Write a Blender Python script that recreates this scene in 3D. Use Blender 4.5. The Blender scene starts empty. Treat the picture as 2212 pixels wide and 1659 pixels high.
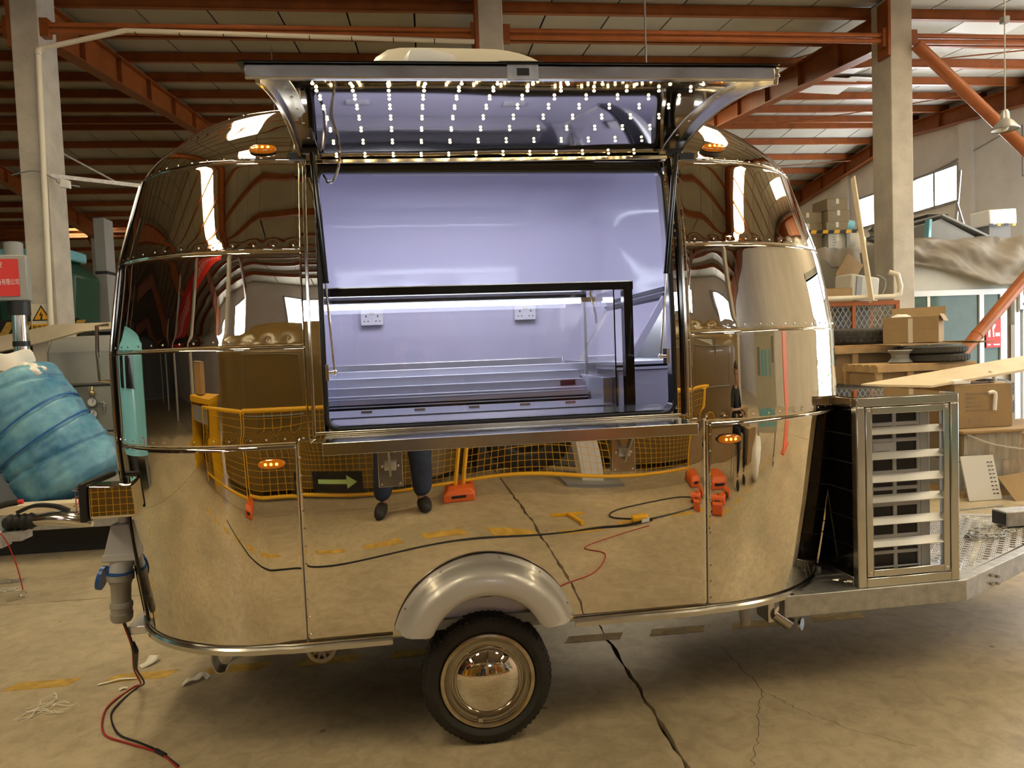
import bpy, math, random
from mathutils import Vector, Matrix
C = bpy.context.scene.collection
S = bpy.context.scene
PI = math.pi
rnd = random.Random(7)

# ------------------------------------------------------------------ camera
CAM_H = 1.55
def cam_matrix(psi, th, ro, pos):
    f = Vector((math.sin(psi)*math.cos(th), math.cos(psi)*math.cos(th), -math.sin(th)))
    r = Vector((math.cos(psi), -math.sin(psi), 0))
    d = f.cross(r)
    r2 = r*math.cos(ro) + d*math.sin(ro)
    d2 = -r*math.sin(ro) + d*math.cos(ro)
    m = Matrix(((r2.x, -d2.x, -f.x), (r2.y, -d2.y, -f.y), (r2.z, -d2.z, -f.z))).to_4x4()
    m.translation = pos
    return m
cd = bpy.data.cameras.new('camera')
cam = bpy.data.objects.new('camera', cd); C.objects.link(cam)
cam.matrix_world = cam_matrix(0.11339348, 0.0476245, 0.0379022, (0, 0, CAM_H))
cd.sensor_fit = 'HORIZONTAL'; cd.sensor_width = 36.0; cd.lens = 1550/2212*36.0
cd.clip_start = 0.02; cd.clip_end = 300
S.camera = cam

# ------------------------------------------------------------------ world, light, exposure
w = bpy.data.worlds.new('world'); S.world = w; w.use_nodes = True
w.node_tree.nodes['Background'].inputs[0].default_value = (0.80, 0.90, 1.0, 1)
w.node_tree.nodes['Background'].inputs[1].default_value = 9.0
S.view_settings.view_transform = 'Standard'; S.view_settings.look = 'None'
S.view_settings.exposure = 0.42; S.view_settings.gamma = 1.0
S.view_settings.use_curve_mapping = False
SKYLIGHT = 13.0
WINDOW = 24.0
LED_WARM = 14.0
LED_COOL = 13.0
S.cycles.use_denoising = True
S.cycles.max_bounces = 9; S.cycles.diffuse_bounces = 4; S.cycles.glossy_bounces = 6
S.cycles.transmission_bounces = 6; S.cycles.transparent_max_bounces = 12
S.cycles.caustics_reflective = False; S.cycles.caustics_refractive = False
S.cycles.sample_clamp_indirect = 4.0
def area(name, loc, rot, sx, sy, power, col):
    d = bpy.data.lights.new(name, 'AREA'); d.shape = 'RECTANGLE'; d.size = sx; d.size_y = sy
    d.energy = power; d.color = col
    o = bpy.data.objects.new(name, d); C.objects.link(o); o.location = loc; o.rotation_euler = rot
    return o

# ------------------------------------------------------------------ materials
def mat(name, col, rough=0.5, metal=0.0, noise=0.0, nscale=6.0, bump=0.0, bscale=40.0, emit=None, estr=0.0,
        trans=0.0, alpha=1.0, ior=1.45, coat=0.0, col2=None, rnoise=0.0, spec=0.5):
    m = bpy.data.materials.new(name); m.use_nodes = True
    nt = m.node_tree; b = nt.nodes['Principled BSDF']
    b.inputs['Base Color'].default_value = (*col, 1)
    b.inputs['Roughness'].default_value = rough
    b.inputs['Metallic'].default_value = metal
    b.inputs['IOR'].default_value = ior
    b.inputs['Specular IOR Level'].default_value = spec
    if coat: b.inputs['Coat Weight'].default_value = coat
    if trans: b.inputs['Transmission Weight'].default_value = trans
    if alpha < 1: b.inputs['Alpha'].default_value = alpha
    if emit: 
        b.inputs['Emission Color'].default_value = (*emit, 1); b.inputs['Emission Strength'].default_value = estr
    if noise or bump or rnoise:
        tc = nt.nodes.new('ShaderNodeTexCoord')
    if noise or rnoise:
        n = nt.nodes.new('ShaderNodeTexNoise'); n.inputs['Scale'].default_value = nscale
        n.inputs['Detail'].default_value = 6; n.inputs['Roughness'].default_value = 0.62
        nt.links.new(tc.outputs['Object'], n.inputs['Vector'])
        if noise:
            r = nt.nodes.new('ShaderNodeValToRGB')
            c2 = col2 or tuple(max(0, c*(1-noise)) for c in col)
            r.color_ramp.elements[0].position = 0.32; r.color_ramp.elements[1].position = 0.68
            r.color_ramp.elements[0].color = (*c2, 1)
            r.color_ramp.elements[1].color = (*[min(1, c*(1+noise*0.4)) for c in col], 1)
            nt.links.new(n.outputs['Fac'], r.inputs['Fac']); nt.links.new(r.outputs['Color'], b.inputs['Base Color'])
        if rnoise:
            mr = nt.nodes.new('ShaderNodeMapRange'); mr.inputs[3].default_value = max(0, rough-rnoise); mr.inputs[4].default_value = rough+rnoise
            nt.links.new(n.outputs['Fac'], mr.inputs[0]); nt.links.new(mr.outputs[0], b.inputs['Roughness'])
    if bump:
        n2 = nt.nodes.new('ShaderNodeTexNoise'); n2.inputs['Scale'].default_value = bscale; n2.inputs['Detail'].default_value = 4
        nt.links.new(tc.outputs['Object'], n2.inputs['Vector'])
        bp = nt.nodes.new('ShaderNodeBump'); bp.inputs['Strength'].default_value = bump; bp.inputs['Distance'].default_value = 0.02
        nt.links.new(n2.outputs['Fac'], bp.inputs['Height']); nt.links.new(bp.outputs['Normal'], b.inputs['Normal'])
    return m
def floor_mat():
    m = mat('concrete_floor', (0.48, 0.392, 0.258), 0.42, noise=0.30, nscale=0.9, rnoise=0.16, bump=0.05, bscale=25)
    nt = m.node_tree; b = nt.nodes['Principled BSDF']
    ramp = next(n for n in nt.nodes if n.type == 'VALTORGB')
    tc = next(n for n in nt.nodes if n.type == 'TEX_COORD')
    n = nt.nodes.new('ShaderNodeTexNoise'); n.inputs['Scale'].default_value = 11; n.inputs['Detail'].default_value = 8; n.inputs['Roughness'].default_value = 0.7
    n.inputs['Distortion'].default_value = 0.6
    r2 = nt.nodes.new('ShaderNodeValToRGB'); r2.color_ramp.elements[0].position = 0.30; r2.color_ramp.elements[1].position = 0.6
    r2.color_ramp.elements[0].color = (0.62, 0.60, 0.57, 1); r2.color_ramp.elements[1].color = (1, 1, 1, 1)
    mx = nt.nodes.new('ShaderNodeMix'); mx.data_type = 'RGBA'; mx.blend_type = 'MULTIPLY'; mx.inputs[0].default_value = 0.8
    nt.links.new(tc.outputs['Object'], n.inputs['Vector']); nt.links.new(n.outputs['Fac'], r2.inputs['Fac'])
    nt.links.new(ramp.outputs['Color'], mx.inputs[6]); nt.links.new(r2.outputs['Color'], mx.inputs[7])
    v = nt.nodes.new('ShaderNodeTexVoronoi'); v.inputs['Scale'].default_value = 3.1
    r3 = nt.nodes.new('ShaderNodeValToRGB'); r3.color_ramp.elements[0].position = 0.028; r3.color_ramp.elements[1].position = 0.05
    r3.color_ramp.elements[0].color = (0.35, 0.33, 0.3, 1); r3.color_ramp.elements[1].color = (1, 1, 1, 1)
    mx2 = nt.nodes.new('ShaderNodeMix'); mx2.data_type = 'RGBA'; mx2.blend_type = 'MULTIPLY'; mx2.inputs[0].default_value = 0.8
    nt.links.new(tc.outputs['Object'], v.inputs['Vector']); nt.links.new(v.outputs['Distance'], r3.inputs['Fac'])
    nt.links.new(mx.outputs[2], mx2.inputs[6]); nt.links.new(r3.outputs['Color'], mx2.inputs[7])
    nt.links.new(mx2.outputs[2], b.inputs['Base Color'])
    return m
_M = {}
_SPEC = dict(
    chrome=dict(col=(0.74, 0.69, 0.60), rough=0.012, metal=1),
    chrome_dull=dict(col=(0.66, 0.64, 0.60), rough=0.13, metal=1, rnoise=0.08, nscale=9),
    steel=dict(col=(0.62, 0.61, 0.58), rough=0.2, metal=1, rnoise=0.1, nscale=14),
    brushed=dict(col=(0.74, 0.74, 0.75), rough=0.38, metal=0.85),
    galv=dict(col=(0.50, 0.50, 0.49), rough=0.45, metal=0.75, noise=0.25, nscale=22),
    rivet=dict(col=(0.8, 0.78, 0.74), rough=0.16, metal=1),
    silver_paint=dict(col=(0.55, 0.54, 0.53), rough=0.36, metal=0.35, coat=0.5),
    black=dict(col=(0.012, 0.012, 0.013), rough=0.45),
    black_gloss=dict(col=(0.008, 0.008, 0.009), rough=0.08),
    dark_gap=dict(col=(0.004, 0.004, 0.004), rough=0.9),
    rubber=dict(col=(0.020, 0.019, 0.018), rough=0.62, noise=0.3, nscale=20),
    tyre_dusty=dict(col=(0.060, 0.057, 0.050), rough=0.8, noise=0.35, nscale=10),
    rim=dict(col=(0.62, 0.54, 0.40), rough=0.22, metal=1, noise=0.3, nscale=18),
    lining=dict(col=(0.66, 0.645, 0.76), rough=0.10, rnoise=0.04, nscale=2.2, bump=0.30, bscale=1.5),
    white=dict(col=(0.68, 0.68, 0.67), rough=0.35),
    white_gloss=dict(col=(0.82, 0.82, 0.82), rough=0.12),
    cream_plastic=dict(col=(0.66, 0.61, 0.49), rough=0.35),
    grey_plastic=dict(col=(0.52, 0.54, 0.56), rough=0.38),
    grey_plug=dict(col=(0.30, 0.29, 0.26), rough=0.45),
    blue_plastic=dict(col=(0.01, 0.09, 0.36), rough=0.3),
    amber=dict(col=(0.50, 0.12, 0.002), rough=0.12, coat=0.8, emit=(1, 0.30, 0.01), estr=0.12),
    amber_led=dict(col=(1, 0.6, 0.1), rough=0.3, emit=(1, 0.50, 0.04), estr=9),
    red_lens=dict(col=(0.55, 0.012, 0.012), rough=0.12, coat=0.8, emit=(1, 0.02, 0.02), estr=0.15),
    led_warm=dict(col=(1, 0.9, 0.7), rough=0.3, emit=(1, 0.72, 0.30), estr=LED_WARM),
    led_cool=dict(col=(1, 1, 1), rough=0.3, emit=(0.80, 0.86, 1.0), estr=LED_COOL),
    glass=dict(col=(1, 1, 1), rough=0.0, trans=1.0, ior=1.45),
    orange_steel=dict(col=(0.25, 0.066, 0.012), rough=0.42, noise=0.30, nscale=3),
    orange_pipe=dict(col=(0.36, 0.105, 0.026), rough=0.4, noise=0.25, nscale=3),
    roof_sheet=dict(col=(0.37, 0.35, 0.29), rough=0.6, noise=0.16, nscale=0.8),
    concrete=dict(col=(0.50, 0.46, 0.39), rough=0.85, noise=0.22, nscale=2.5, bump=0.15, bscale=30),
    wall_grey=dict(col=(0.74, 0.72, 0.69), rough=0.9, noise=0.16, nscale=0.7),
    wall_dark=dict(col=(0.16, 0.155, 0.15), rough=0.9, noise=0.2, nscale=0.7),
    carton=dict(col=(0.36, 0.245, 0.125), rough=0.85, noise=0.10, nscale=5),
    carton_shaded=dict(col=(0.25, 0.20, 0.125), rough=0.88, noise=0.12, nscale=5),  # darker brown, with the shade on the platform cartons put into the colour
    pine=dict(col=(0.52, 0.35, 0.17), rough=0.7, noise=0.25, nscale=7),
    plywood=dict(col=(0.72, 0.60, 0.42), rough=0.6, noise=0.12, nscale=5),
    canvas=dict(col=(0.31, 0.27, 0.215), rough=0.85, noise=0.2, nscale=3, bump=0.25, bscale=9),
    yellow=dict(col=(0.75, 0.40, 0.015), rough=0.4),
    line_yellow=dict(col=(0.55, 0.34, 0.06), rough=0.6, noise=0.4, nscale=14),
    orange_plastic=dict(col=(0.72, 0.13, 0.03), rough=0.4),
    red=dict(col=(0.62, 0.03, 0.025), rough=0.5),
    brown_wrap=dict(col=(0.155, 0.098, 0.030), rough=0.32, noise=0.2, nscale=2, coat=0.2),
    green_dark=dict(col=(0.012, 0.06, 0.035), rough=0.4),
    paper=dict(col=(0.80, 0.76, 0.66), rough=0.8),
    skylight=dict(col=(0.9, 0.85, 0.7), rough=0.8, emit=(1.0, 0.84, 0.54), estr=SKYLIGHT),
    daylight=dict(col=(0.9, 0.9, 0.9), rough=0.8, emit=(0.92, 0.96, 1.0), estr=WINDOW),
    daylight_soft=dict(col=(0.9, 0.9, 0.9), rough=0.8, emit=(0.95, 0.97, 1.0), estr=14.0),
    tray_steel=dict(col=(0.74, 0.75, 0.84), rough=0.35, metal=0.35),
    hatch_skin=dict(col=(0.46, 0.43, 0.40), rough=0.055, metal=1),
    skin=dict(col=(0.46, 0.25, 0.16), rough=0.5),
    hair=dict(col=(0.012, 0.010, 0.009), rough=0.5),
    denim=dict(col=(0.025, 0.035, 0.07), rough=0.8, noise=0.3, nscale=12),
    shirt_brown=dict(col=(0.10, 0.075, 0.04), rough=0.8),
    shirt_navy=dict(col=(0.012, 0.012, 0.016), rough=0.8),
    mid_grey=dict(col=(0.24, 0.24, 0.235), rough=0.5),
    cabinet_grey=dict(col=(0.31, 0.315, 0.30), rough=0.5, noise=0.12, nscale=2),
    light_blue=dict(col=(0.20, 0.52, 0.62), rough=0.15, coat=0.5),
    tarp_blue=dict(col=(0.15, 0.33, 0.40), rough=0.4, noise=0.75, nscale=2.6, bump=0.7, bscale=4.5, col2=(0.012, 0.11, 0.24)),
    film=dict(col=(0.86, 0.84, 0.80), rough=0.12, trans=0.0, alpha=0.30),
    glass_office=dict(col=(0.10, 0.145, 0.12), spec=0.15, rough=0.06, noise=0.25, nscale=1.2),
    cream_board=dict(col=(0.50, 0.485, 0.42), rough=0.7, noise=0.1, nscale=1.5),
    foam=dict(col=(0.85, 0.84, 0.80), rough=0.6),
    wire_red=dict(col=(0.35, 0.02, 0.015), rough=0.4),
    wire_black=dict(col=(0.012, 0.012, 0.02), rough=0.4),
    brass=dict(col=(0.45, 0.36, 0.18), rough=0.35, metal=1),
    green=dict(col=(0.10, 0.30, 0.05), rough=0.8, noise=0.5, nscale=6),
)
def M(k):
    if k not in _M:
        _M[k] = floor_mat() if k == 'floor' else mat(k, **_SPEC[k])
    return _M[k]

# ------------------------------------------------------------------ mesh building
class MB:
    def __init__(s, o=(0, 0, 0)):
        s.v = []; s.f = []; s.o = Vector(o)
    def add(s, vs, fs):
        n = len(s.v); s.v += [Vector(p) for p in vs]; s.f += [tuple(i+n for i in f) for f in fs]; return s
    def box(s, x0, x1, y0, y1, z0, z1):
        return s.add([(x0,y0,z0),(x1,y0,z0),(x1,y1,z0),(x0,y1,z0),(x0,y0,z1),(x1,y0,z1),(x1,y1,z1),(x0,y1,z1)],
                     [(0,3,2,1),(4,5,6,7),(0,1,5,4),(1,2,6,5),(2,3,7,6),(3,0,4,7)])
    def obox(s, c, size, rz=0.0, rx=0.0, ry=0.0):
        R = Matrix.Rotation(rz, 3, 'Z') @ Matrix.Rotation(ry, 3, 'Y') @ Matrix.Rotation(rx, 3, 'X'); c = Vector(c)
        a, b, d = [q/2 for q in size]
        P = [c + R @ Vector(p) for p in ((-a,-b,-d),(a,-b,-d),(a,b,-d),(-a,b,-d),(-a,-b,d),(a,-b,d),(a,b,d),(-a,b,d))]
        return s.add(P, [(0,3,2,1),(4,5,6,7),(0,1,5,4),(1,2,6,5),(2,3,7,6),(3,0,4,7)])
    def hexa(s, b4, t4):
        return s.add(list(b4)+list(t4), [(0,3,2,1),(4,5,6,7),(0,1,5,4),(1,2,6,5),(2,3,7,6),(3,0,4,7)])
    def bar(s, p0, p1, w, h, up=(0, 0, 1)):
        p0 = Vector(p0); p1 = Vector(p1); t = (p1-p0).normalized(); a = t.cross(Vector(up)).normalized()*w/2; b = a.cross(t).normalized()*h/2
        return s.hexa([p0-a-b, p0+a-b, p1+a-b, p1-a-b], [p0-a+b, p0+a+b, p1+a+b, p1-a+b])
    def ring(s, c, ax, r, n):
        ax = Vector(ax).normalized(); u = ax.orthogonal().normalized(); w2 = ax.cross(u)
        return [Vector(c) + (u*math.cos(2*PI*i/n) + w2*math.sin(2*PI*i/n))*r for i in range(n)]
    def loft(s, rings, cap=True, closed=False):
        n = len(rings[0]); base = len(s.v)
        for r in rings: s.v += [Vector(p) for p in r]
        m = len(rings)
        for j in range(m if closed else m-1):
            a = base+j*n; b = base+((j+1) % m)*n
            for i in range(n): s.f.append((a+i, a+(i+1) % n, b+(i+1) % n, b+i))
        if cap and not closed:
            s.f.append(tuple(base+i for i in reversed(range(n)))); s.f.append(tuple(base+(m-1)*n+i for i in range(n)))
        return s
    def cyl(s, p0, p1, r0, r1=None, n=14, cap=True):
        p0 = Vector(p0); p1 = Vector(p1); r1 = r0 if r1 is None else r1
        return s.loft([s.ring(p0, p1-p0, r0, n), s.ring(p1, p1-p0, r1, n)], cap)
    def lathe(s, c, ax, prof, n=32, cap=False, closed=False):
        ax = Vector(ax).normalized(); c = Vector(c)
        return s.loft([s.ring(c+ax*h, ax, max(r, 1e-5), n) for r, h in prof], cap, closed)
    def tube(s, pts, r, n=8, closed=False):
        P = [Vector(p) for p in pts]; m = len(P); rs = []
        up = None
        for i in range(m):
            t = (P[(i+1) % m]-P[i-1]) if closed else (P[min(i+1, m-1)]-P[max(i-1, 0)])
            t.normalize()
            if up is None: up = t.orthogonal().normalized()
            up = (up - t*up.dot(t)).normalized(); w2 = t.cross(up)
            rr = r[i] if isinstance(r, (list, tuple)) else r
            rs.append([P[i] + (up*math.cos(2*PI*k/n)+w2*math.sin(2*PI*k/n))*rr for k in range(n)])
        return s.loft(rs, True, closed)
    def prism(s, poly, d):
        n = len(poly); P = [Vector(p) for p in poly]; d = Vector(d)
        return s.add(P+[p+d for p in P], [tuple(range(n-1, -1, -1)), tuple(range(n, 2*n))] + [(i, (i+1) % n, n+(i+1) % n, n+i) for i in range(n)])
    def grid(s, rows, flip=False):
        base = len(s.v); n = len(rows[0])
        for r in rows: s.v += [Vector(p) for p in r]
        for j in range(len(rows)-1):
            for i in range(n-1):
                a = base+j*n+i; q = (a, a+1, a+n+1, a+n)
                s.f.append(tuple(reversed(q)) if flip else q)
        return s
    def ball(s, c, r, nu=12, nv=8):
        r = Vector(r) if not isinstance(r, (int, float)) else Vector((r, r, r)); c = Vector(c)
        rows = [[c+Vector((r.x*math.sin(PI*j/nv)*math.cos(2*PI*i/nu), r.y*math.sin(PI*j/nv)*math.sin(2*PI*i/nu), r.z*math.cos(PI*j/nv))) for i in range(nu)] for j in range(1, nv)]
        b = len(s.v); s.loft(rows, False); m = len(s.v)
        s.v += [c+Vector((0, 0, r.z)), c-Vector((0, 0, r.z))]
        for i in range(nu):
            s.f.append((m, b+(i+1) % nu, b+i)); s.f.append((m+1, b+(nv-2)*nu+i, b+(nv-2)*nu+(i+1) % nu))
        return s
    def sweep(s, path, prof, side):
        """sweep a closed 2d outline (a along side, b along the normal) along path"""
        P = [Vector(p) for p in path]; sd = Vector(side).normalized(); rs = []
        for i in range(len(P)):
            t = (P[min(i+1, len(P)-1)]-P[max(i-1, 0)]).normalized(); nrm = sd.cross(t).normalized()
            rs.append([P[i]+sd*a+nrm*b for a, b in prof])
        return s.loft(rs, True)
    def mesh(s, name, m=None, smooth=True, angle=35):
        me = bpy.data.meshes.new(name)
        me.from_pydata([tuple(p-s.o) for p in s.v], [], s.f); me.update()
        if m: me.materials.append(M(m) if isinstance(m, str) else m)
        if smooth:
            me.shade_smooth(); me.set_sharp_from_angle(angle=math.radians(angle))
        return me
def part(parent, name, mb, m, label=None, bev=0.0, stuff=False, smooth=True, angle=35):
    o = bpy.data.objects.new(name, mb.mesh(name, m, smooth, angle)); C.objects.link(o)
    if parent: o.parent = parent
    if label: o['label'] = label
    if stuff: o['kind'] = 'stuff'
    if bev:
        b = o.modifiers.new('bevel', 'BEVEL'); b.width = bev; b.segments = 2; b.limit_method = 'ANGLE'; b.angle_limit = math.radians(40)
    return o
def copy_part(src, parent, loc=(0, 0, 0), rot=None):
    o = src.copy(); C.objects.link(o); o.parent = parent; o.location = loc
    if rot: o.rotation_euler = rot
    return o
TL = Vector((0.16723798, 2.74805093, 0.0)); TA = 0.0284698
TR = Matrix.Rotation(TA, 3, 'Z')
def thing(name, label, cat, loc=(0, 0, 0), rz=0.0, group=None, frame='W'):
    o = bpy.data.objects.new(name, None); C.objects.link(o); o.empty_display_size = 0.1
    if frame == 'T': o.location = TL + TR @ Vector(loc); o.rotation_euler = (0, 0, TA+rz)
    else: o.location = loc; o.rotation_euler = (0, 0, rz)
    o['label'] = label; o['category'] = cat
    if group: o['group'] = group
    return o
def solo(name, mb, m, label, cat, frame='W', group=None, bev=0.0, smooth=True, angle=35):
    xs = [p.x for p in mb.v]; ys = [p.y for p in mb.v]; zs = [p.z for p in mb.v]
    mb.o = Vector(((min(xs)+max(xs))/2, (min(ys)+max(ys))/2, min(zs)))
    o = part(None, name, mb, m, None, bev, False, smooth, angle)
    if frame == 'T': o.location = TL + TR @ mb.o; o.rotation_euler = (0, 0, TA)
    else: o.location = mb.o
    o['label'] = label; o['category'] = cat
    if group: o['group'] = group
    return o
def structure(name, mb, m, parent=None, bev=0.0, smooth=True):
    o = part(parent, name, mb, m, None, bev, False, smooth)
    if parent is None: o['kind'] = 'structure'
    return o
def text(parent, body, loc, rot, size, m, name='lettering', ext=0.0008, align='CENTER', sx=1.0):
    cu = bpy.data.curves.new(name, 'FONT'); cu.body = body; cu.size = size; cu.extrude = ext; cu.align_x = align; cu.align_y = 'CENTER'
    cu.materials.append(M(m)); cu.resolution_u = 3
    t_ = bpy.data.objects.new(name, cu); C.objects.link(t_)
    me = bpy.data.meshes.new_from_object(t_.evaluated_get(bpy.context.evaluated_depsgraph_get()))
    bpy.data.objects.remove(t_); bpy.data.curves.remove(cu); me.name = name
    o = bpy.data.objects.new(name, me); C.objects.link(o)
    o.parent = parent; o.location = loc; o.rotation_euler = rot; o.scale = (sx, 1, 1)
    return o
def dup(root, loc=None, rz=None, label=None, group=None):
    r = root.copy(); C.objects.link(r)
    if loc is not None: r.location = loc
    if rz is not None: r.rotation_euler = (0, 0, rz)
    if label: r['label'] = label
    if group: r['group'] = group
    for ch in list(root.children):
        c = ch.copy(); C.objects.link(c); c.parent = r
        for g in list(ch.children):
            d = g.copy(); C.objects.link(d); d.parent = c
    return r
def lerp(a, b, t): return a+(b-a)*t
def smooth_path(pts, n=8):
    P = [Vector(p) for p in pts]; out = []
    for i in range(len(P)-1):
        p0 = P[max(i-1, 0)]; p1 = P[i]; p2 = P[i+1]; p3 = P[min(i+2, len(P)-1)]
        for k in range(n):
            t = k/n
            out.append(0.5*((2*p1)+(p2-p0)*t+(2*p0-5*p1+4*p2-p3)*t*t+(3*p1-p0-3*p2+p3)*t**3))
    return out+[P[-1]]
# ================================================================== THE HALL
RX0, RX1, RY0, RY1 = -32.0, 13.0, -14.0, 42.0
def roof_z(y):
    if y < 2.0: return 7.30-1.70*(2.0-y)/16.0
    k = (y+6.0) % 16.0
    return 6.55 + 0.75*(1-abs(k-8.0)/8.0)
# floor: slabs with open joints between them
fl = structure('floor', MB().box(RX0-14, RX1+14, RY0-8, RY1, -0.30, -0.035), 'dark_gap')
xj = [RX0, -21.0, -11.2, -5.1, 0.875, 6.95, RX1+6]
yj = [RY0, -6.0, -0.55, 5.0, 10.6, 16.0, 26.0, RY1]
def jitter_edge(n, amp, seed):
    r = random.Random(seed); return [r.uniform(-amp, amp) for _ in range(n)]
for i in range(len(xj)-1):
    for j in range(len(yj)-1):
        x0, x1, y0, y1 = xj[i]+0.008, xj[i+1]-0.008, yj[j]+0.005, yj[j+1]-0.005
        near = (yj[j] < 6 and yj[j+1] > 0 and -6 < xj[i] < 3)
        n = 90 if near else 2
        a = 0.008 if near else 0
        ring = []
        e = jitter_edge(n, a, i*100+j*7+1); ring += [(lerp(x0, x1, k/n), y0+e[k]*0.6) for k in range(n)]
        e = jitter_edge(n, a, i*100+j*7+2); ring += [(x1+e[k], lerp(y0, y1, k/n)) for k in range(n)]
        e = jitter_edge(n, a, i*100+j*7+3); ring += [(lerp(x1, x0, k/n), y1+e[k]*0.6) for k in range(n)]
        e = jitter_edge(n, a, i*100+j*7+4); ring += [(x0+e[k], lerp(y1, y0, k/n)) for k in range(n)]
        part(fl, 'floor_slab', MB().prism([(p[0], p[1], -0.1) for p in ring], (0, 0, 0.1)), 'floor', smooth=False)
# worn yellow dashes painted on the floor
dash = None
def dashes(y, x0, x1, step, ln, w):
    x = x0
    while x < x1:
        sk = 0.04
        part(fl, 'painted_dash', MB().prism([(x, y-w/2, 0), (x+ln, y-w/2, 0), (x+ln+sk, y+w/2, 0), (x+sk, y+w/2, 0)], (0, 0, 0.0012)), 'line_yellow', smooth=False)
        x += step
dashes(3.69, -4.88, 2.2, 0.46, 0.30, 0.085)
dashes(0.30, -3.6, 5.0, 0.46, 0.30, 0.085)

for pts in (((1.41, 3.43), (1.41, 3.21), (1.40, 2.98), (1.30, 2.79), (1.20, 2.6), (1.10, 2.43)), ((1.40, 2.98), (1.47, 2.80), (1.60, 2.6), (1.75, 2.45)), ((-1.2, 3.2), (-0.9, 3.12), (-0.7, 3.15))):
    q_ = []; r_ = random.Random(int(pts[0][0]*100))
    for p in smooth_path([(a, b, 0.0008) for a, b in pts], 9): q_.append(p+Vector((r_.uniform(-0.012, 0.012), r_.uniform(-0.006, 0.006), 0)))
    part(fl, 'hairline_crack', MB().grid([[p-Vector((0.0012, 0, 0)), p+Vector((0.0012, 0, 0))] for p in q_]), 'dark_gap', smooth=False)
# roof: sheets side by side on purlins
cl = structure('ceiling', MB().box(RX0, RX1, RY0, RY1, 7.46, 7.52), 'dark_gap')
sky_cols = {}
def slope_sheet(x0, x1, y0, y1, t=0.02):
    z0, z1 = roof_z(y0+1e-4), roof_z(y1-1e-4)
    return MB().hexa([(x0, y0, z0), (x1, y0, z0), (x1, y1, z1), (x0, y1, z1)], [(x0, y0, z0+t), (x1, y0, z0+t), (x1, y1, z1+t), (x0, y1, z1+t)])
slopes = [(-14, -6), (-6, 2), (2, 10), (10, 18), (18, 26), (26, 34), (34, 42)]
SKY = {(-6, 2): (-3, 4, -7, 8), (2, 10): (-3, 4, 9, 11), (10, 18): (5,), (18, 26): (4, 6)}  # right bay and back slope sheets are added to brighten the hall
for y0, y1 in slopes:
    step = 1.0 if y1 <= 26 else 3.3
    n = int(round((RX1-RX0)/step)); src = None; sk = None
    for i in range(n):
        x = RX0+i*step
        if y1 <= 26 and int(round(x)) in SKY.get((y0, y1), ()):
            ya_ = y0+0.6 if round(x) in (-7, 8) else {-6: -1.2, 2: 4.6, 10: 14.9}.get(y0, y0+0.6)
            part(cl, 'skylight_sheet', slope_sheet(x+0.02, x+step-0.02, ya_, y1-1.5 if y0 == 2 else y1-0.6), 'skylight', 'translucent bright roof sheet', smooth=False)
            part(cl, 'roof_sheet', slope_sheet(x+0.008, x+step-0.008, y0, ya_), 'roof_sheet', smooth=False)
            part(cl, 'roof_sheet', slope_sheet(x+0.008, x+step-0.008, y1-1.5 if y0 == 2 else y1-0.6, y1), 'roof_sheet', smooth=False)
            continue
        if src is None:
            src = part(cl, 'roof_sheet', slope_sheet(0.014, step-0.014, y0, y1), 'roof_sheet', smooth=False); src.location = (x, 0, 0)
        else: copy_part(src, cl, (x, 0, 0))
for x, y in ((-13.6, 28.0), (-10.5, 28.6), (-15.2, 31.0), (-9.0, 31.2)):
    part(cl, 'skylight_sheet', slope_sheet(x, x+1.6, y, y+1.5, 0.02).grid([[(x, y, roof_z(y)-0.03), (x+1.6, y, roof_z(y)-0.03)], [(x, y+1.5, roof_z(y+1.5)-0.03), (x+1.6, y+1.5, roof_z(y+1.5)-0.03)]]), 'skylight', 'translucent bright roof sheet', smooth=False)
# loose white insulation sheets hanging off the roof on the right
for x, y, sx, sy, tilt, zz in ((8.55, 14.45, 0.95, 0.75, -0.06, 6.83), (9.15, 14.3, 0.75, 0.6, 0.05, 6.85), (8.3, 13.6, 0.95, 0.55, 0.08, 6.86), (9.15, 10.85, 1.0, 0.5, 0.0, 6.46)):
    part(cl, 'loose_sheet', MB().obox((x, y, zz), (sx, sy, 0.012), 0.03, tilt, 0.03), 'white', 'pale loose sheet sagging below the roof')
# purlins
src = None
ys = [k*1.2 for k in range(-11, 35)]
for y in [11.85, 13.05, 14.25, 15.45, 16.65, 17.75, 18.25, 19.35, 20.55, 21.75, 22.95, 24.15, 25.3, 26.7, 27.9, 29.1, 30.3, 31.5, 32.7, 33.9, 36, 38.5] + [10.6, 9.3, 8.1, 6.9, 5.7, 4.5, 3.3, 2.3, 1.7, 0.6, -0.6, -1.8, -3.0, -4.2, -5.4, -6.6, -7.8, -9.0, -10.2, -11.4, -12.6]:
    if src is None:
        src = part(cl, 'purlin', MB().box(RX0, RX1, -0.03, 0.03, -0.15, 0).box(RX0, RX1, -0.03, 0.045, -0.155, -0.14), 'orange_steel', smooth=False); src.location = (0, y, roof_z(y)-0.015)
    else: copy_part(src, cl, (0, y, roof_z(y)-0.015))
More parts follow.
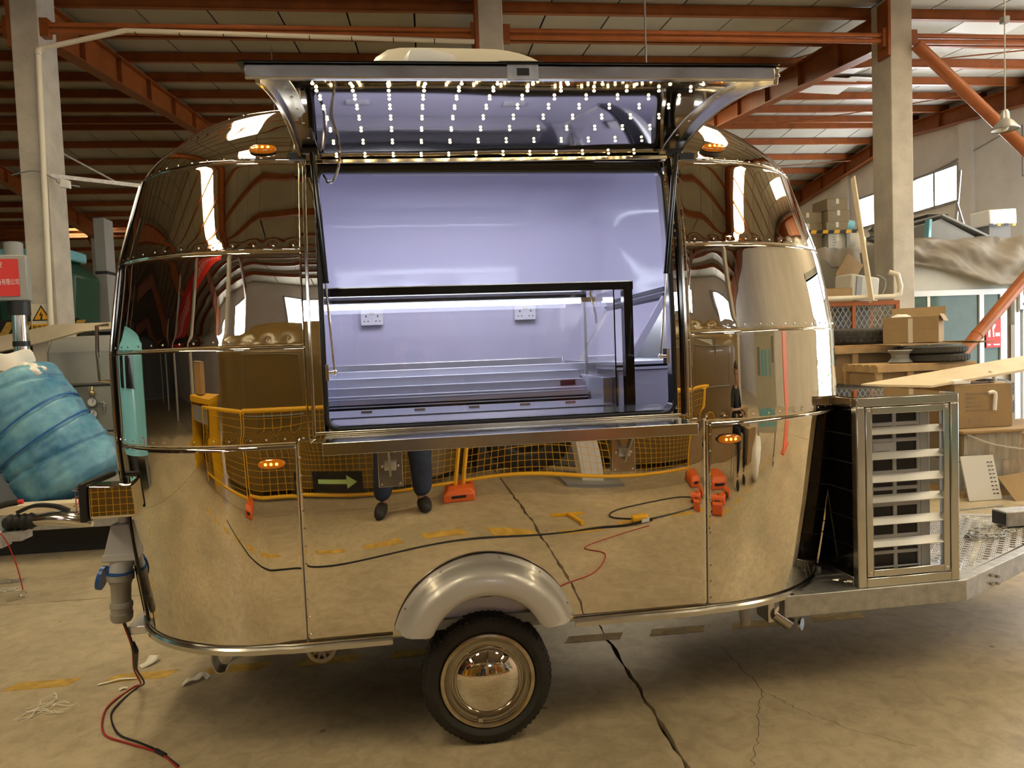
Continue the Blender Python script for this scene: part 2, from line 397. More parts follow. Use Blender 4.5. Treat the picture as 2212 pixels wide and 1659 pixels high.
# rafters, tapered I beams
def rafter(x, ya, yb):
    mb = MB(); za, zb = roof_z(ya+1e-3)-0.17, roof_z(yb-1e-3)-0.17
    da, db = (0.52, 0.34) if roof_z(ya+0.1) < roof_z(yb-0.1) else (0.34, 0.52)
    for w2, top, bot in ((0.012, (za, zb), (za-da, zb-db)), (0.11, (za, zb), (za-0.02, zb-0.02)), (0.11, (za-da+0.02, zb-db+0.02), (za-da, zb-db))):
        mb.hexa([(x-w2, ya, bot[0]), (x+w2, ya, bot[0]), (x+w2, yb, bot[1]), (x-w2, yb, bot[1])], [(x-w2, ya, top[0]), (x+w2, ya, top[0]), (x+w2, yb, top[1]), (x-w2, yb, top[1])])
    for k in range(1, 6):
        y = lerp(ya, yb, k/6); z = lerp(za, zb, k/6); d = lerp(da, db, k/6)
        mb.box(x-0.09, x+0.09, y-0.01, y+0.01, z-d+0.02, z-0.02)
    part(cl, 'rafter', mb, 'orange_steel', smooth=False)
COLX = [-29.3, -23.2, -17.1, -11.05, -4.95, 1.03, 7.07, 12.85]
for x in COLX:
    for ya, yb in slopes[:-2]: rafter(x, ya+0.2, 8.2 if ya == 2 else yb)
# slack tie wires under the roof
for pts in (((7.3, 10.7, 6.38), (10.4, 13.4, 6.62)), ((4.0, 16.0, 6.9), (8.0, 17.2, 6.85), (12.5, 15.0, 6.9)), ((5.0, 19.0, 6.9), (9.0, 21.0, 6.8), (12.5, 20.0, 6.7)), ((7.4, 13.2, 6.62), (12.4, 11.0, 6.40)), ((5.2, 14.2, 6.68), (7.0, 12.0, 6.52))):
    part(cl, 'tie_wire', MB().tube(smooth_path(pts, 6), 0.012, 5), 'orange_steel')
# columns
for i, x in enumerate(COLX[:-1]):
    for y in (-6.0, 10.0, 26.0):
        zt = roof_z(y)-0.03
        c = structure('concrete_column', MB().box(x-0.17, x+0.17, y, y+0.46, 0, zt), 'concrete', bev=0.012)
        part(c, 'bracket', MB().box(x-0.21, x-0.17, y-0.01, y+0.25, 5.65, 6.45).box(x-0.27, x-0.21, y+0.02, y+0.14, 5.78, 6.05).box(x+0.17, x+0.27, y+0.02, y+0.14, 5.80, 6.03), 'orange_steel')
# double tie pipes between the columns
for y in (-6.0, 10.0):
    for i in range(len(COLX)-1):
        xa = COLX[i]+0.26; xb = COLX[i+1]-0.20
        structure('tie_pipe', MB().cyl((xa, y+0.08, 5.96), (xb, y+0.08, 5.96), 0.036, n=10).cyl((xa, y+0.08, 5.88), (xb, y+0.08, 5.88), 0.036, n=10), 'orange_pipe')
# diagonal brace pipes in the right bay
structure('brace_pipe', MB().cyl((7.27, 9.95, 5.78), (10.15, 9.75, 3.05), 0.085), 'orange_pipe')
structure('brace_pipe', MB().cyl((7.74, 9.70, 1.24), (9.75, 9.95, 3.12), 0.085).cyl((8.02, 9.735, 1.50), (8.04, 9.738, 1.52), 0.093), 'orange_pipe')
# walls
wr = structure('wall_right', MB().box(RX1, RX1+0.25, 10.0, RY1, 0, 7.5).box(RX1, RX1+0.25, RY0, 4.6, 0, 7.5).box(RX1, RX1+0.25, 4.6, 10.0, 4.1, 7.5), 'wall_grey', smooth=False)
for y in (16.0, 21.0, 26.0, 31):
    part(wr, 'pilaster', MB().box(RX1-0.10, RX1, y-0.2, y+0.2, 0, 6.7), 'wall_grey', smooth=False)
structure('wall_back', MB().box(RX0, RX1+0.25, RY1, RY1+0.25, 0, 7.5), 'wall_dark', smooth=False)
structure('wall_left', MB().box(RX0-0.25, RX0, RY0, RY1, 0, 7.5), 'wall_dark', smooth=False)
wf = structure('wall_front', MB().box(RX0, RX1, RY0-0.25, RY0, 0, 7.5), 'wall_grey', smooth=False)
# windows
def window(name, axis, c, a0, a1, z0, z1, bays, pane='daylight'):
    mb = MB(); g = []
    d = 0.05
    def bx(u0, u1, za, zb, t0, t1):
        return (t0, t1, u0, u1, za, zb) if axis == 'X' else (u0, u1, t0, t1, za, zb)
    s = -1 if axis == 'X' else 1
    def put(m_, u0, u1, za, zb, dep):
        t = sorted((c, c+s*dep)); m_.box(*bx(u0, u1, za, zb, *t))
    put(mb, a0-0.05, a1+0.05, z0-0.06, z0, 0.06); put(mb, a0-0.05, a1+0.05, z1, z1+0.06, 0.06)
    for k in range(bays+1):
        u = lerp(a0, a1, k/bays); put(mb, u-0.035, u+0.035, z0, z1, 0.05)
    w_ = structure(name, mb, 'cabinet_grey', smooth=False)
    for k in range(bays):
        m2 = MB(); put(m2, lerp(a0, a1, k/bays)+0.035, lerp(a0, a1, (k+1)/bays)-0.035, z0, z1, 0.02)
        part(w_, 'pane', m2, pane, smooth=False)
    return w_
window('window_1', 'X', RX1, 16.3, 20.4, 4.80, 5.62, 5)
k = 2
for x in (-11.5, -7.2, -2.9, 1.6, 6.0, 9.8):
    window('window_%d' % k, 'Y', RY0, x, x+2.2, 4.35, 5.10, 3, 'daylight_soft'); k += 1
window('window_9', 'X', RX1, 10.6, 13.4, 3.3, 5.6, 3, 'daylight_soft')  # glowing window added out of view to brighten the right bay and roof
# open gateway in the right wall: jambs, yard and hedge outside
structure('door_1', MB().box(RX1-0.04, RX1+0.3, 4.45, 4.6, 0, 4.25).box(RX1-0.04, RX1+0.3, 10.0, 10.15, 0, 4.25).box(RX1-0.04, RX1+0.3, 4.45, 10.15, 4.1, 4.25), 'cabinet_grey', smooth=False)
pl = area('door_daylight', (RX1+0.1, 7.3, 2.05), (0, -PI/2, 0), 4.1, 5.4, 0, (1, 1, 1)); pl.data.cycles.is_portal = True
# ================================================================== THE TRAILER (trailer-local frame: x along, y into the body, z up)
trailer = thing('food_trailer', 'polished stainless steel food trailer with rounded ends and open serving hatch', 'trailer', (0, 0, 0), frame='T')
W2 = 0.85
ROWS = [  # z, setback of the side, left end, right end
    (0.46, 0.0265, -1.43, 1.72), (0.84, 0.0145, -1.475, 1.785), (1.23, 0.0, -1.50, 1.83), (1.595, 0.0, -1.50, 1.82),
    (1.945, 0.022, -1.455, 1.755), (2.29, 0.09, -1.37, 1.655), (2.45, 0.20, -1.27, 1.535), (2.575, 0.375, -1.12, 1.36),
    (2.665, 0.62, -0.90, 1.12), (2.70, 0.845, -0.62, 0.85)]
def row(t):
    i = int(max(0, min(len(ROWS)-2, math.floor(t)))); f = t-i
    p0 = ROWS[max(i-1, 0)]; p1 = ROWS[i]; p2 = ROWS[i+1]; p3 = ROWS[min(i+2, len(ROWS)-1)]
    sp = [0.5*((2*b)+(c-a)*f+(2*a-5*b+4*c-d)*f*f+(3*b-a-3*c+d)*f**3) for a, b, c, d in zip(p0, p1, p2, p3)]
    k = 0.80 if t < 5 else 0.0      # the side sheets are nearly flat between their seams
    return [lerp(a, lerp(b, c, f), k) for a, b, c in zip(sp, p1, p2)]
def t_of_z(z):
    lo, hi = 0.0, 9.0
    for _ in range(40):
        m = (lo+hi)/2
        if row(m)[0] < z: lo = m
        else: hi = m
    return lo
def corner(t, side):
    z, s, xl, xr = row(t)
    k = max(0.12, (xr-xl)/3.3)
    if side < 0: return xl, s, min(0.66*k+0.02, 0.7), min(0.65, W2-s)
    return xr, s, min(0.80*k, 0.82), min(0.70, W2-s)
def P(t, side, q, inset=0.0):
    """point of the front half of the shell: q<=0 along end cap and corner (q=-1 mid end), q>0 metres along the straight from the corner"""
    z = row(t)[0]; xe, s, a, b = corner(t, side)
    xe -= side*inset; s += inset; a = max(a-inset, 0.05); b = max(min(b-inset, W2-s), 0.02)
    lin = max(W2-(s+b), 0.0)
    if q <= 0:
        u = q+1.0
        if u < 0.2: return Vector((xe, W2-lin*u/0.2, z))
        g = (u-0.2)/0.8*PI/2
        return Vector((xe-side*a*(1-math.cos(g)), s+b-b*math.sin(g), z))
    return Vector((xe-side*a-side*q, s, z))
def straight_q(t, side, x):
    xe, s, a, b = corner(t, side); return max(-side*(x-(xe-side*a))*1.0, 1e-4)
def wall_pt(x, z, off=0.0):
    t = t_of_z(z); s = row(t)[1]; s2 = row(min(t+0.05, 9))[1]; z2 = row(min(t+0.05, 9))[0]
    n = Vector((0, -(z2-z), (s2-s))).normalized() if z2 > z else Vector((0, -1, 0))
    return Vector((x, s, z)) + n*off
def cap_pt(t, side, q, off=0.0):
    p = P(t, side, q); e = 1e-3
    du = P(t, side, q+e)-P(t, side, q-e); dv = P(min(t+e, 9), side, q)-P(max(t-e, 0), side, q)
    n = du.cross(dv).normalized()
    if n.dot(p-Vector((0.15, W2, 1.2))) < 0: n = -n
    return p+n*off, n
rivets = MB()
def rivet(p, n, r=0.0052):
    n = Vector(n).normalized(); rivets.loft([rivets.ring(p, n, r, 7), rivets.ring(p+n*r*0.5, n, r*0.8, 7), rivets.ring(p+n*r*0.75, n, r*0.3, 7)], True)
def wob(x, z, seed, amp):
    r = random.Random(seed); d = 0
    for k in range(5):
        fx, fz = r.uniform(-7, 7)*(0.6+0.25*k), r.uniform(-5, 5)*(0.6+0.25*k); d += math.sin(fx*x+fz*z+r.uniform(0, 6.28))/(1.2+k)
    return d*amp
def panel(name, t0, t1, side, path, nt, seed, amp=0.0016, pillow=0.0010, label=None, cut=None, riv=(1, 0), m='chrome', wide=None, dimples=True):
    """one shell sheet between rows t0 and t1; path = function (t, u in 0..1) -> (side, q)"""
    nu = len(path); us = path
    rows_ = []
    zz0 = row(t0)[0]; zz1 = row(t1)[0]
    pts = [[None]*nu for _ in range(nt+1)]
    for j in range(nt+1):
        t = lerp(t0, t1, j/nt)
        for i in range(nu):
            sd, q = us[i](t) if callable(us[i]) else us[i]
            pts[j][i] = P(t, sd, q)
    # arc lengths for edge distance
    mid = pts[nt//2]; L = [0.0]
    for i in range(1, nu): L.append(L[-1]+(mid[i]-mid[i-1]).length)
    H = [0.0]
    for j in range(1, nt+1): H.append(H[-1]+(pts[j][nu//2]-pts[j-1][nu//2]).length)
    cen = Vector((0.15, W2, 1.3))
    rp = 0.066
    out = []
    for j in range(nt+1):
        r_ = []
        for i in range(nu):
            du = pts[j][min(i+1, nu-1)]-pts[j][max(i-1, 0)]; dv = pts[min(j+1, nt)][i]-pts[max(j-1, 0)][i]
            n = du.cross(dv)
            if n.length < 1e-9: n = Vector((0, 0, 1))
            n.normalize()
            if n.dot(pts[j][i]-cen) < 0: n = -n
            ex = min(L[i], L[-1]-L[i]); ez = min(H[j], H[-1]-H[j])
            d = -pillow*(math.exp(-ez/0.006))-0.6*pillow*math.exp(-ex/0.006)
            fade = (1-math.exp(-ez/0.06))*(1-math.exp(-ex/0.06))
            d += wob(L[i], H[j], seed, amp)*fade
            if dimples:
                dx = (L[i] % rp)-rp/2; e1 = H[j]-0.018
                d -= 0.0016*math.exp(-(dx*dx+e1*e1)/(2*0.011**2))
            r_.append(pts[j][i]+n*d)
        out.append(r_)
    mb = MB(); mb.grid(out)
    if cut:
        vs = mb.v; mb.f = [f for f in mb.f if not cut(sum((vs[k] for k in f), Vector())/4)]
    # turned edges give the sheet thickness
    o = part(trailer, name, mb, m, label, angle=60)
    so = o.modifiers.new('sheet', 'SOLIDIFY'); so.thickness = 0.004; so.offset = 0
    # rivets along the lower edge
    if riv[0]:
        s_ = rp/2
        while s_ < L[-1]:
            i = min(range(nu), key=lambda a: abs(L[a]-s_)); j = min(range(nt+1), key=lambda b: abs(H[b]-0.018))
            p = out[j][i]; du = out[j][min(i+1, nu-1)]-out[j][max(i-1, 0)]; dv = out[min(j+1, nt)][i]-out[max(j-1, 0)][i]; n = du.cross(dv).normalized()
            if n.dot(p-cen) < 0: n = -n
            if not (cut and cut(p)): rivet(p+n*0.001, n)
            s_ += rp
    if riv[1]:   # along one upright edge: 1 first, 2 last
        i = 1 if riv[1] == 1 else nu-2
        s_ = 0.03
        while s_ < H[-1]-0.02:
            j = min(range(nt+1), key=lambda b: abs(H[b]-s_)); p = out[j][i]
            du = out[j][min(i+1, nu-1)]-out[j][max(i-1, 0)]; dv = out[min(j+1, nt)][i]-out[max(j-1, 0)][i]; n = du.cross(dv).normalized()
            if n.dot(p-cen) < 0: n = -n
            rivet(p+n*0.001, n); s_ += 0.058
    return out
def capq(side, n, q0=-1.0): return [(side, lerp(q0, 0.0, k/n)) for k in range(n+1)]
def upto(side, x, n):
    return [(lambda t, k=k: (side, straight_q(t, side, x)*k/n)) for k in range(1, n+1)]
def mid_x(t, xa, xb, f):
    xe, s_, a, b = corner(t, -1); xf, s2, a2, b2 = corner(t, 1)
    return lerp(max(xa, xe+a), min(xb, xf-a2), f)
XL, XR = -0.622, 0.868
for j, (t0, t1) in enumerate(((2, 3), (3, 4), (4, 5))):
    panel('body_panel', t0, t1, -1, capq(-1, 70)+upto(-1, XL, 26), 34, 11+j, amp=(0.0016, 0.0030, 0.0042)[j], pillow=0.0011)
    panel('body_panel', t0, t1, 1, capq(1, 84)+upto(1, XR, 12), 34, 31+j, amp=(0.0016, 0.0030, 0.0042)[j], pillow=0.0011)
# roof course: two corner sheets and the strip above the hatch
panel('roof_panel', 5, 7, -1, capq(-1, 70)+upto(-1, -0.64, 10), 34, 51, amp=0.0009)
panel('roof_panel', 5, 7, 1, capq(1, 84)+upto(1, 0.90, 10), 34, 52, amp=0.0009)
panel('roof_panel', 5, 7, -1, [(lambda t, k=k: (-1, straight_q(t, -1, mid_x(t, -0.64, 0.90, k/40)))) for k in range(41)], 16, 53, amp=0.0006, riv=(0, 0), dimples=False)
panel('roof_panel', 7, 8.98, -1, capq(-1, 34)+upto(-1, 0.1, 20), 14, 54, amp=0.0008)
panel('roof_panel', 7, 8.98, 1, capq(1, 34)+upto(1, 0.1, 20), 14, 55, amp=0.0008)
# lower course with the wheel arch cut out of the middle sheet
panel('lower_panel', 0, 2, -1, capq(-1, 60)+upto(-1, -0.672, 16), 44, 61, amp=0.0012, riv=(0, 0), dimples=False, pillow=0.0008)
panel('lower_panel', 0, 2, 1, capq(1, 70)+upto(1, 0.93, 4), 44, 62, amp=0.0012, riv=(0, 0), dimples=False, pillow=0.0008)
panel('lower_panel', 0, 2.06, -1, [(lambda t, k=k: (-1, straight_q(t, -1, lerp(-0.672, 0.93, k/110)))) for k in range(111)], 60, 66, amp=0.0036, riv=(0, 0), dimples=False, pillow=0.0008,
      cut=lambda p: abs(p.x-0.01) < 0.30 and p.z < 0.585)
# rivet columns beside the two upright seams of the lower course
for x, dx in ((-0.672, -0.012), (0.93, -0.014)):
    z = 0.50
    while z < 1.22:
        p = wall_pt(x-dx, z, 0.003); rivet(p, (0, -1, 0)); z += 0.068
    part(trailer, 'seam_strip', MB().sweep([wall_pt(x, lerp(0.465, 1.23, k/12)) for k in range(13)], [(-0.0011, -0.003), (0.0011, -0.003), (0.0011, 0.0022), (-0.0011, 0.0022)], (1, 0, 0)), 'mid_grey')
part(trailer, 'rivets', rivets, 'rivet', stuff=True)
# bright lips along the horizontal seams
for t in (2, 3, 4, 5):
    for side, x in ((-1, XL), (1, XR)):
        if t == 2: x = -0.672 if side < 0 else 0.93
        pts = [cap_pt(t, side, lerp(-1, 0, k/40), 0.0015)[0] for k in range(41)]
        qx = straight_q(t, side, x); pts += [P(t, side, qx*k/6)+Vector((0, -0.0015, 0)) for k in range(1, 7)]
        part(trailer, 'seam_lip', MB().tube(pts, 0.0013, 5), 'chrome_dull')
# back half of the shell
back = MB()
for side in (-1, 1):
    for t0, t1 in ((0, 5), (5, 9)):
        rws = []
        for j in range(21):
            t = lerp(t0, t1-0.02, j/20); r_ = []
            for k in range(31):
                p = P(t, side, lerp(-1, 0, k/30)); r_.append(Vector((p.x, 2*W2-p.y, p.z)))
            q = straight_q(t, side, 0.1); p = P(t, side, q); r_.append(Vector((0.1, 2*W2-p.y, p.z))); rws.append(r_)
        back.grid(rws)
part(trailer, 'rear_shell', back, 'chrome')
# ------------------------------------------------------------------ inside lining, floor, ceiling
lin = MB()
def lining(side, t0, t1, x, nt, backside):
    rws = []
    for j in range(nt+1):
        t = lerp(t0, t1, j/nt); r_ = []
        for k in range(21):
            p = P(t, side, lerp(-1, 0, k/20), 0.045); r_.append(p)
        xe = corner(t, side); x0 = r_[-1].x
        for k in range(1, 5): r_.append(Vector((lerp(x0, x, k/4), r_[20].y, row(t)[0])))
        if backside: r_ = [Vector((p.x, 2*W2-p.y, p.z)) for p in r_]
        for p in r_: p.z -= 0.03*max(0, t-5)/4
        rws.append(r_)
    lin.grid(rws, flip=(side > 0) != backside)
for side in (-1, 1):
    lining(side, 0.05, 8.97, 0.1, 60, True)
    lining(side, 0.05, 2.14, 0.1, 12, False)
    lining(side, 2.14, 4.96, XL+0.07 if side < 0 else XR-0.07, 24, False)
    lining(side, 4.96, 8.97, 0.1, 30, False)
o = part(trailer, 'inside_lining', lin, 'lining', 'glossy white inside wall lining', angle=70)
ring_ = [P(0.05, -1, lerp(-1, 0, k/16), 0.02) for k in range(17)]+[P(0.05, 1, lerp(0, -1, k/16), 0.02) for k in range(17)]
ring_ += [Vector((p.x, 2*W2-p.y, p.z)) for p in reversed(ring_[1:-1])]
part(trailer, 'cabin_floor', MB().prism([(p.x, p.y, 0.462) for p in ring_], (0, 0, 0.038)), 'mid_grey', smooth=False)
wt = part(trailer, 'worktop', MB().box(-0.95, 0.62, 1.24, 1.62, 1.455, 1.50).box(-0.93, 0.60, 1.27, 1.62, 0.5, 1.455), 'brushed', 'steel counter along the back wall', bev=0.004)
part(trailer, 'ceiling_vent', MB().box(-0.40, 0.47, 0.95, 1.35, 2.535, 2.60).box(-0.20, 0.30, 1.02, 1.28, 2.525, 2.54), 'white', 'white roof vent panel seen under the ceiling', bev=0.012)
part(trailer, 'vent_latch', MB().obox((-0.32, 0.97, 2.515), (0.05, 0.02, 0.04), 0, 0, 0.5), 'black')
part(trailer, 'vent_latch', MB().obox((0.40, 0.97, 2.52), (0.04, 0.02, 0.02), 0, 0, 0.3), 'black')
# ------------------------------------------------------------------ serving window frame
WL, WR, ZB, ZT = -0.552, 0.795, 1.288, 2.262
def stile(name, xa, xb, za, zb, o0, o1, m, bump=None):
    n = 16; path = [wall_pt(0, lerp(za, zb, k/n)) for k in range(n+1)]
    prof = [(xa, -o0), (xb, -o0), (xb, -o1), (xa, -o1)]
    # outward is -normal of (side x tangent): side=+x, tangent up -> normal = x cross z = -y (outward)
    prof = [(xa, o0), (xb, o0), (xb, o1), (xa, o1)]
    return part(trailer, name, MB().sweep(path, prof, (1, 0, 0)), m, bev=0.002)
stile('window_frame', XL, WL-0.012, 1.245, 2.30, -0.01, 0.012, 'chrome')
stile('window_frame', XL+0.014, XL+0.026, 1.255, 2.30, 0.012, 0.020, 'chrome_dull')
stile('window_frame', WR+0.012, XR, 1.245, 2.30, -0.01, 0.012, 'chrome')
stile('window_frame', XR-0.026, XR-0.014, 1.255, 2.30, 0.012, 0.020, 'chrome_dull')
part(trailer, 'window_frame', MB().prism([(XL, -0.012, 1.232), (XR, -0.012, 1.232), (WR+0.012, -0.012, 1.272), (WL-0.012, -0.012, 1.272)], (0, 0.03, 0)).box(XL+0.02, XR-0.02, -0.02, -0.01, 1.262, 1.272), 'steel', bev=0.002)
part(trailer, 'hinge_rail', MB().sweep([(XL+0.01, 0.088, 2.300), (XR-0.01, 0.088, 2.312)], [(-0.012, -0.012), (0.012, -0.012), (0.012, 0.012), (-0.012, 0.012)], (0, -0.35, 0.9)), 'chrome_dull', bev=0.003)
def loop(x0, x1, z0, z1, r, off, n=6):
    pts = []
    for cx_, cz_, a0 in ((x1-r, z0+r, -90), (x1-r, z1-r, 0), (x0+r, z1-r, 90), (x0+r, z0+r, 180)):
        for k in range(n+1):
            a = math.radians(a0+90*k/n); pts.append((cx_+r*math.cos(a), cz_+r*math.sin(a)))
    full = []
    for i in range(len(pts)):
        a = pts[i]; b = pts[(i+1) % len(pts)]; m_ = max(1, int(math.hypot(b[0]-a[0], b[1]-a[1])/0.08))
        for k in range(m_): full.append((lerp(a[0], b[0], k/m_), lerp(a[1], b[1], k/m_)))
    return [wall_pt(x, z, off) for x, z in full]
part(trailer, 'rubber_seal', MB().tube(loop(WL-0.004, WR+0.004, ZB-0.012, ZT, 0.045, 0.006), 0.0095, 8, True), 'black')
part(trailer, 'black_edging', MB().tube([wall_pt(XR-0.036, lerp(1.27, 2.29, k/16), 0.018) for k in range(17)], 0.009, 6), 'black_gloss')
jm = MB()
op = loop(WL, WR, ZB, ZT+0.01, 0.04, 0.004); ip = [p+Vector((0, 0.06, 0)) for p in op]
jm.grid([op+[op[0]], ip+[ip[0]]]); part(trailer, 'jamb', jm, 'chrome_dull')
part(trailer, 'sill', MB().prism([(WL, -0.004, ZB-0.004), (WL, 0.16, ZB+0.012), (WL, 0.16, ZB-0.03), (WL, -0.004, ZB-0.03)], (WR-WL, 0, 0)), 'steel', bev=0.003)
part(trailer, 'seal_strip', MB().box(WL, WR, 0.075, 0.10, 2.245, 2.285), 'black')
# ------------------------------------------------------------------ lifted hatch with its lights
HX0, HX1 = -0.604, 0.846
def hz(y):  # underside of the hatch
    f = (0.07-y)/0.83
    return 2.296+0.006*f+0.055*4*f*(1-f)
hy = [lerp(0.07, -0.76, k/20) for k in range(21)]
skin_ = MB().grid([[Vector((lerp(HX0, HX1, i/24), y, hz(y)+wob(i/8, y*2, 5, 0.0012))) for i in range(25)] for y in hy], flip=True)
top_ = MB().grid([[Vector((lerp(HX0-0.012, HX1+0.012, i/4), y, hz(y)+0.012)) for i in range(5)] for y in hy])
hatch = part(trailer, 'hatch', skin_, 'hatch_skin', 'raised curved serving hatch with rows of lights', angle=60)
part(hatch, 'outer_skin', top_, 'chrome')
for x0, x1 in ((HX0-0.012, HX0+0.068), (HX1-0.068, HX1+0.012)):
    path = [(0, y, hz(y)+0.012) for y in hy]
    sg = -1 if x0 < 0 else 1
    part(hatch, 'side_rail', MB().sweep(path, [(x0, 0.004), (x1, 0.004), (x1, 0.014), (x0, 0.014)], (1, 0, 0)), 'steel', bev=0.003)
    xm = x0+0.012 if sg < 0 else x1-0.012
    part(hatch, 'side_ridge', MB().sweep(path, [(xm-0.007, -0.012), (xm+0.007, -0.012), (xm+0.007, 0.034), (xm-0.007, 0.034)], (1, 0, 0)), 'chrome_dull', bev=0.002)
    sc = MB()
    for k in range(7): 
        y = lerp(0.02, -0.70, k/6); sc.ball(((x0+x1)/2+(0.016*-sg), y, hz(y)-0.002), (0.006, 0.006, 0.003), 8, 4)
    part(hatch, 'screws', sc, 'rivet', stuff=True)
part(hatch, 'front_lip', MB().box(HX0-0.03, HX1-0.012, -0.772, -0.757, 2.289, 2.325), 'steel', bev=0.003)
part(hatch, 'front_lip', MB().box(HX0-0.045, HX1-0.004, -0.785, -0.73, 2.3255, 2.329), 'black_gloss')
part(hatch, 'light_channel', MB().box(HX0+0.04, HX1-0.04, -0.748, -0.728, 2.298, 2.306), 'chrome_dull')
part(hatch, 'hinge_trim', MB().box(HX0+0.03, HX1-0.03, 0.048, 0.078, 2.280, 2.297), 'chrome_dull', bev=0.003)
lt = part(hatch, 'latch', MB().box(0.055, 0.141, -0.776, -0.768, 2.285, 2.326), 'galv', 'zinc latch plate')
part(hatch, 'latch_slot', MB().box(0.081, 0.115, -0.778, -0.7755, 2.296, 2.315), 'black')
part(hatch, 'latch_handle', MB().loft([[(x, y, z) for x, y in ((0.03+d, -0.76+d), (0.165-d, -0.76+d), (0.165-d, -0.70-d), (0.03+d, -0.70-d))] for d, z in ((0, 2.329), (0, 2.339), (0.012, 2.346))]), 'black')
led_me = MB().ball((0, 0, 0), (0.0052, 0.0052, 0.0040), 8, 6).mesh('led_light', 'led_warm')
for i in range(12):
    for k in range(9):
        x = -0.448-0.029+0.1045*i; y = 0.030-0.0962*k
        o = bpy.data.objects.new('led_light', led_me); C.objects.link(o); o.parent = hatch; o.location = (x, y, hz(y)-0.006)
part(hatch, 'cable_hose', MB().tube(smooth_path([(-0.43, -0.70, 2.305), (-0.435, -0.55, 2.352), (-0.44, -0.3, 2.365), (-0.455, -0.05, 2.345), (-0.462, 0.0, 2.315), (-0.468, -0.01, 2.26), (-0.49, 0.02, 2.215), (-0.515, 0.05, 2.21), (-0.535, 0.085, 2.245)], 8), 0.0055, 7), 'steel')
hatch.rotation_euler = (0, -0.0125, 0); hatch.location = (0.029, 0, -0.00125)
# gas struts
for x0, x1, z1 in ((-0.556, -0.518, 1.491), (0.818, 0.742, 1.502)):
    a = Vector((x0, -0.035, 2.29)); b = Vector((x1, -0.012, z1)); m_ = a.lerp(b, 0.58)
    g = part(trailer, 'gas_strut', MB().cyl(a, m_, 0.0115, n=12).cyl(m_, m_.lerp(b, 0.02), 0.013, n=12), 'black_gloss')
    part(g, 'rod', MB().cyl(m_, b, 0.0045, n=8), 'chrome_dull')
    sg = -1 if x0 < 0 else 1
    part(g, 'ball_mount', MB().ball(b, 0.011).cyl(b, b+Vector((sg*0.025, 0.004, 0)), 0.006).box(min(b.x+sg*0.02, b.x+sg*0.032), max(b.x+sg*0.02, b.x+sg*0.032), -0.03, 0.012, z1-0.03, z1+0.03), 'rivet')
    part(g, 'top_mount', MB().box(x0-0.035, x0+0.02, -0.045, -0.02, 2.285, 2.305).box(x0+sg*0.06-0.03, x0+sg*0.06+0.03, 0.0, 0.02, 2.275, 2.30), 'black')
# counter shelf under the window
sh = part(trailer, 'counter_shelf', MB().prism([(-0.548, -0.25, 1.248), (0.792, -0.25, 1.248), (0.80, -0.012, 1.252), (-0.56, -0.012, 1.252)], (0, 0, 0.008)), 'chrome_dull', 'narrow fold-down counter shelf')
part(sh, 'front_lip', MB().box(-0.548, 0.792, -0.254, -0.246, 1.214, 1.257), 'steel', bev=0.002)
for xa, xb in ((-0.377, -0.285), (0.531, 0.627)):
    br = part(trailer, 'shelf_bracket', MB().box(xa, xb, -0.012, -0.004, 1.05, 1.20), 'steel', bev=0.002)
    xm = (xa+xb)/2
    part(br, 'fold_arm', MB().bar((xm, -0.02, 1.10), (xm, -0.17, 1.245), 0.022, 0.008, (1, 0, 0)).bar((xm+0.02, -0.02, 1.19), (xm+0.02, -0.14, 1.24), 0.02, 0.006, (1, 0, 0)), 'steel')
    part(br, 'hinge_block', MB().box(xm-0.022, xm+0.022, -0.03, -0.012, 1.115, 1.15), 'brushed', bev=0.003)
    sc = MB()
    for dx, dz in ((0.012, 0.012), (-0.012, 0.012)): sc.ball(((xa if dx > 0 else xb)+dx, -0.013, 1.05+dz), (0.005, 0.003, 0.005), 8, 4)
    for dx in (-0.03, 0.03): sc.ball((xm+dx, -0.014, 1.13), (0.006, 0.004, 0.006), 8, 4)
    part(br, 'screws', sc, 'rivet', stuff=True)
# ------------------------------------------------------------------ belt trim round the bottom
for side in (-1, 1):
    pts = [cap_pt(0.0, side, lerp(-1, 0, k/40), 0.004)[0] for k in range(41)]
    pts += [Vector((lerp(pts[-1].x, -0.352 if side < 0 else 0.365, k/8), 0.012, 0.46)) for k in range(1, 9)]
    mb = MB(); rs = []
    for i, p in enumerate(pts):
        t_ = (pts[min(i+1, len(pts)-1)]-pts[max(i-1, 0)]).normalized(); n = Vector((t_.y, -t_.x, 0))*(1 if side < 0 else -1)
        rs.append([p+n*0.0+Vector((0, 0, -0.022)), p+n*0.012+Vector((0, 0, -0.020)), p+n*0.012+Vector((0, 0, -0.002)), p+n*0.006+Vector((0, 0, 0.006)), p+n*0.010+Vector((0, 0, 0.010)), p+n*0.004+Vector((0, 0, 0.014)), p+Vector((0, 0, 0.008))])
    mb.loft(rs); part(trailer, 'skirt_trim', mb, 'steel', 'bright trim along the lower edge')
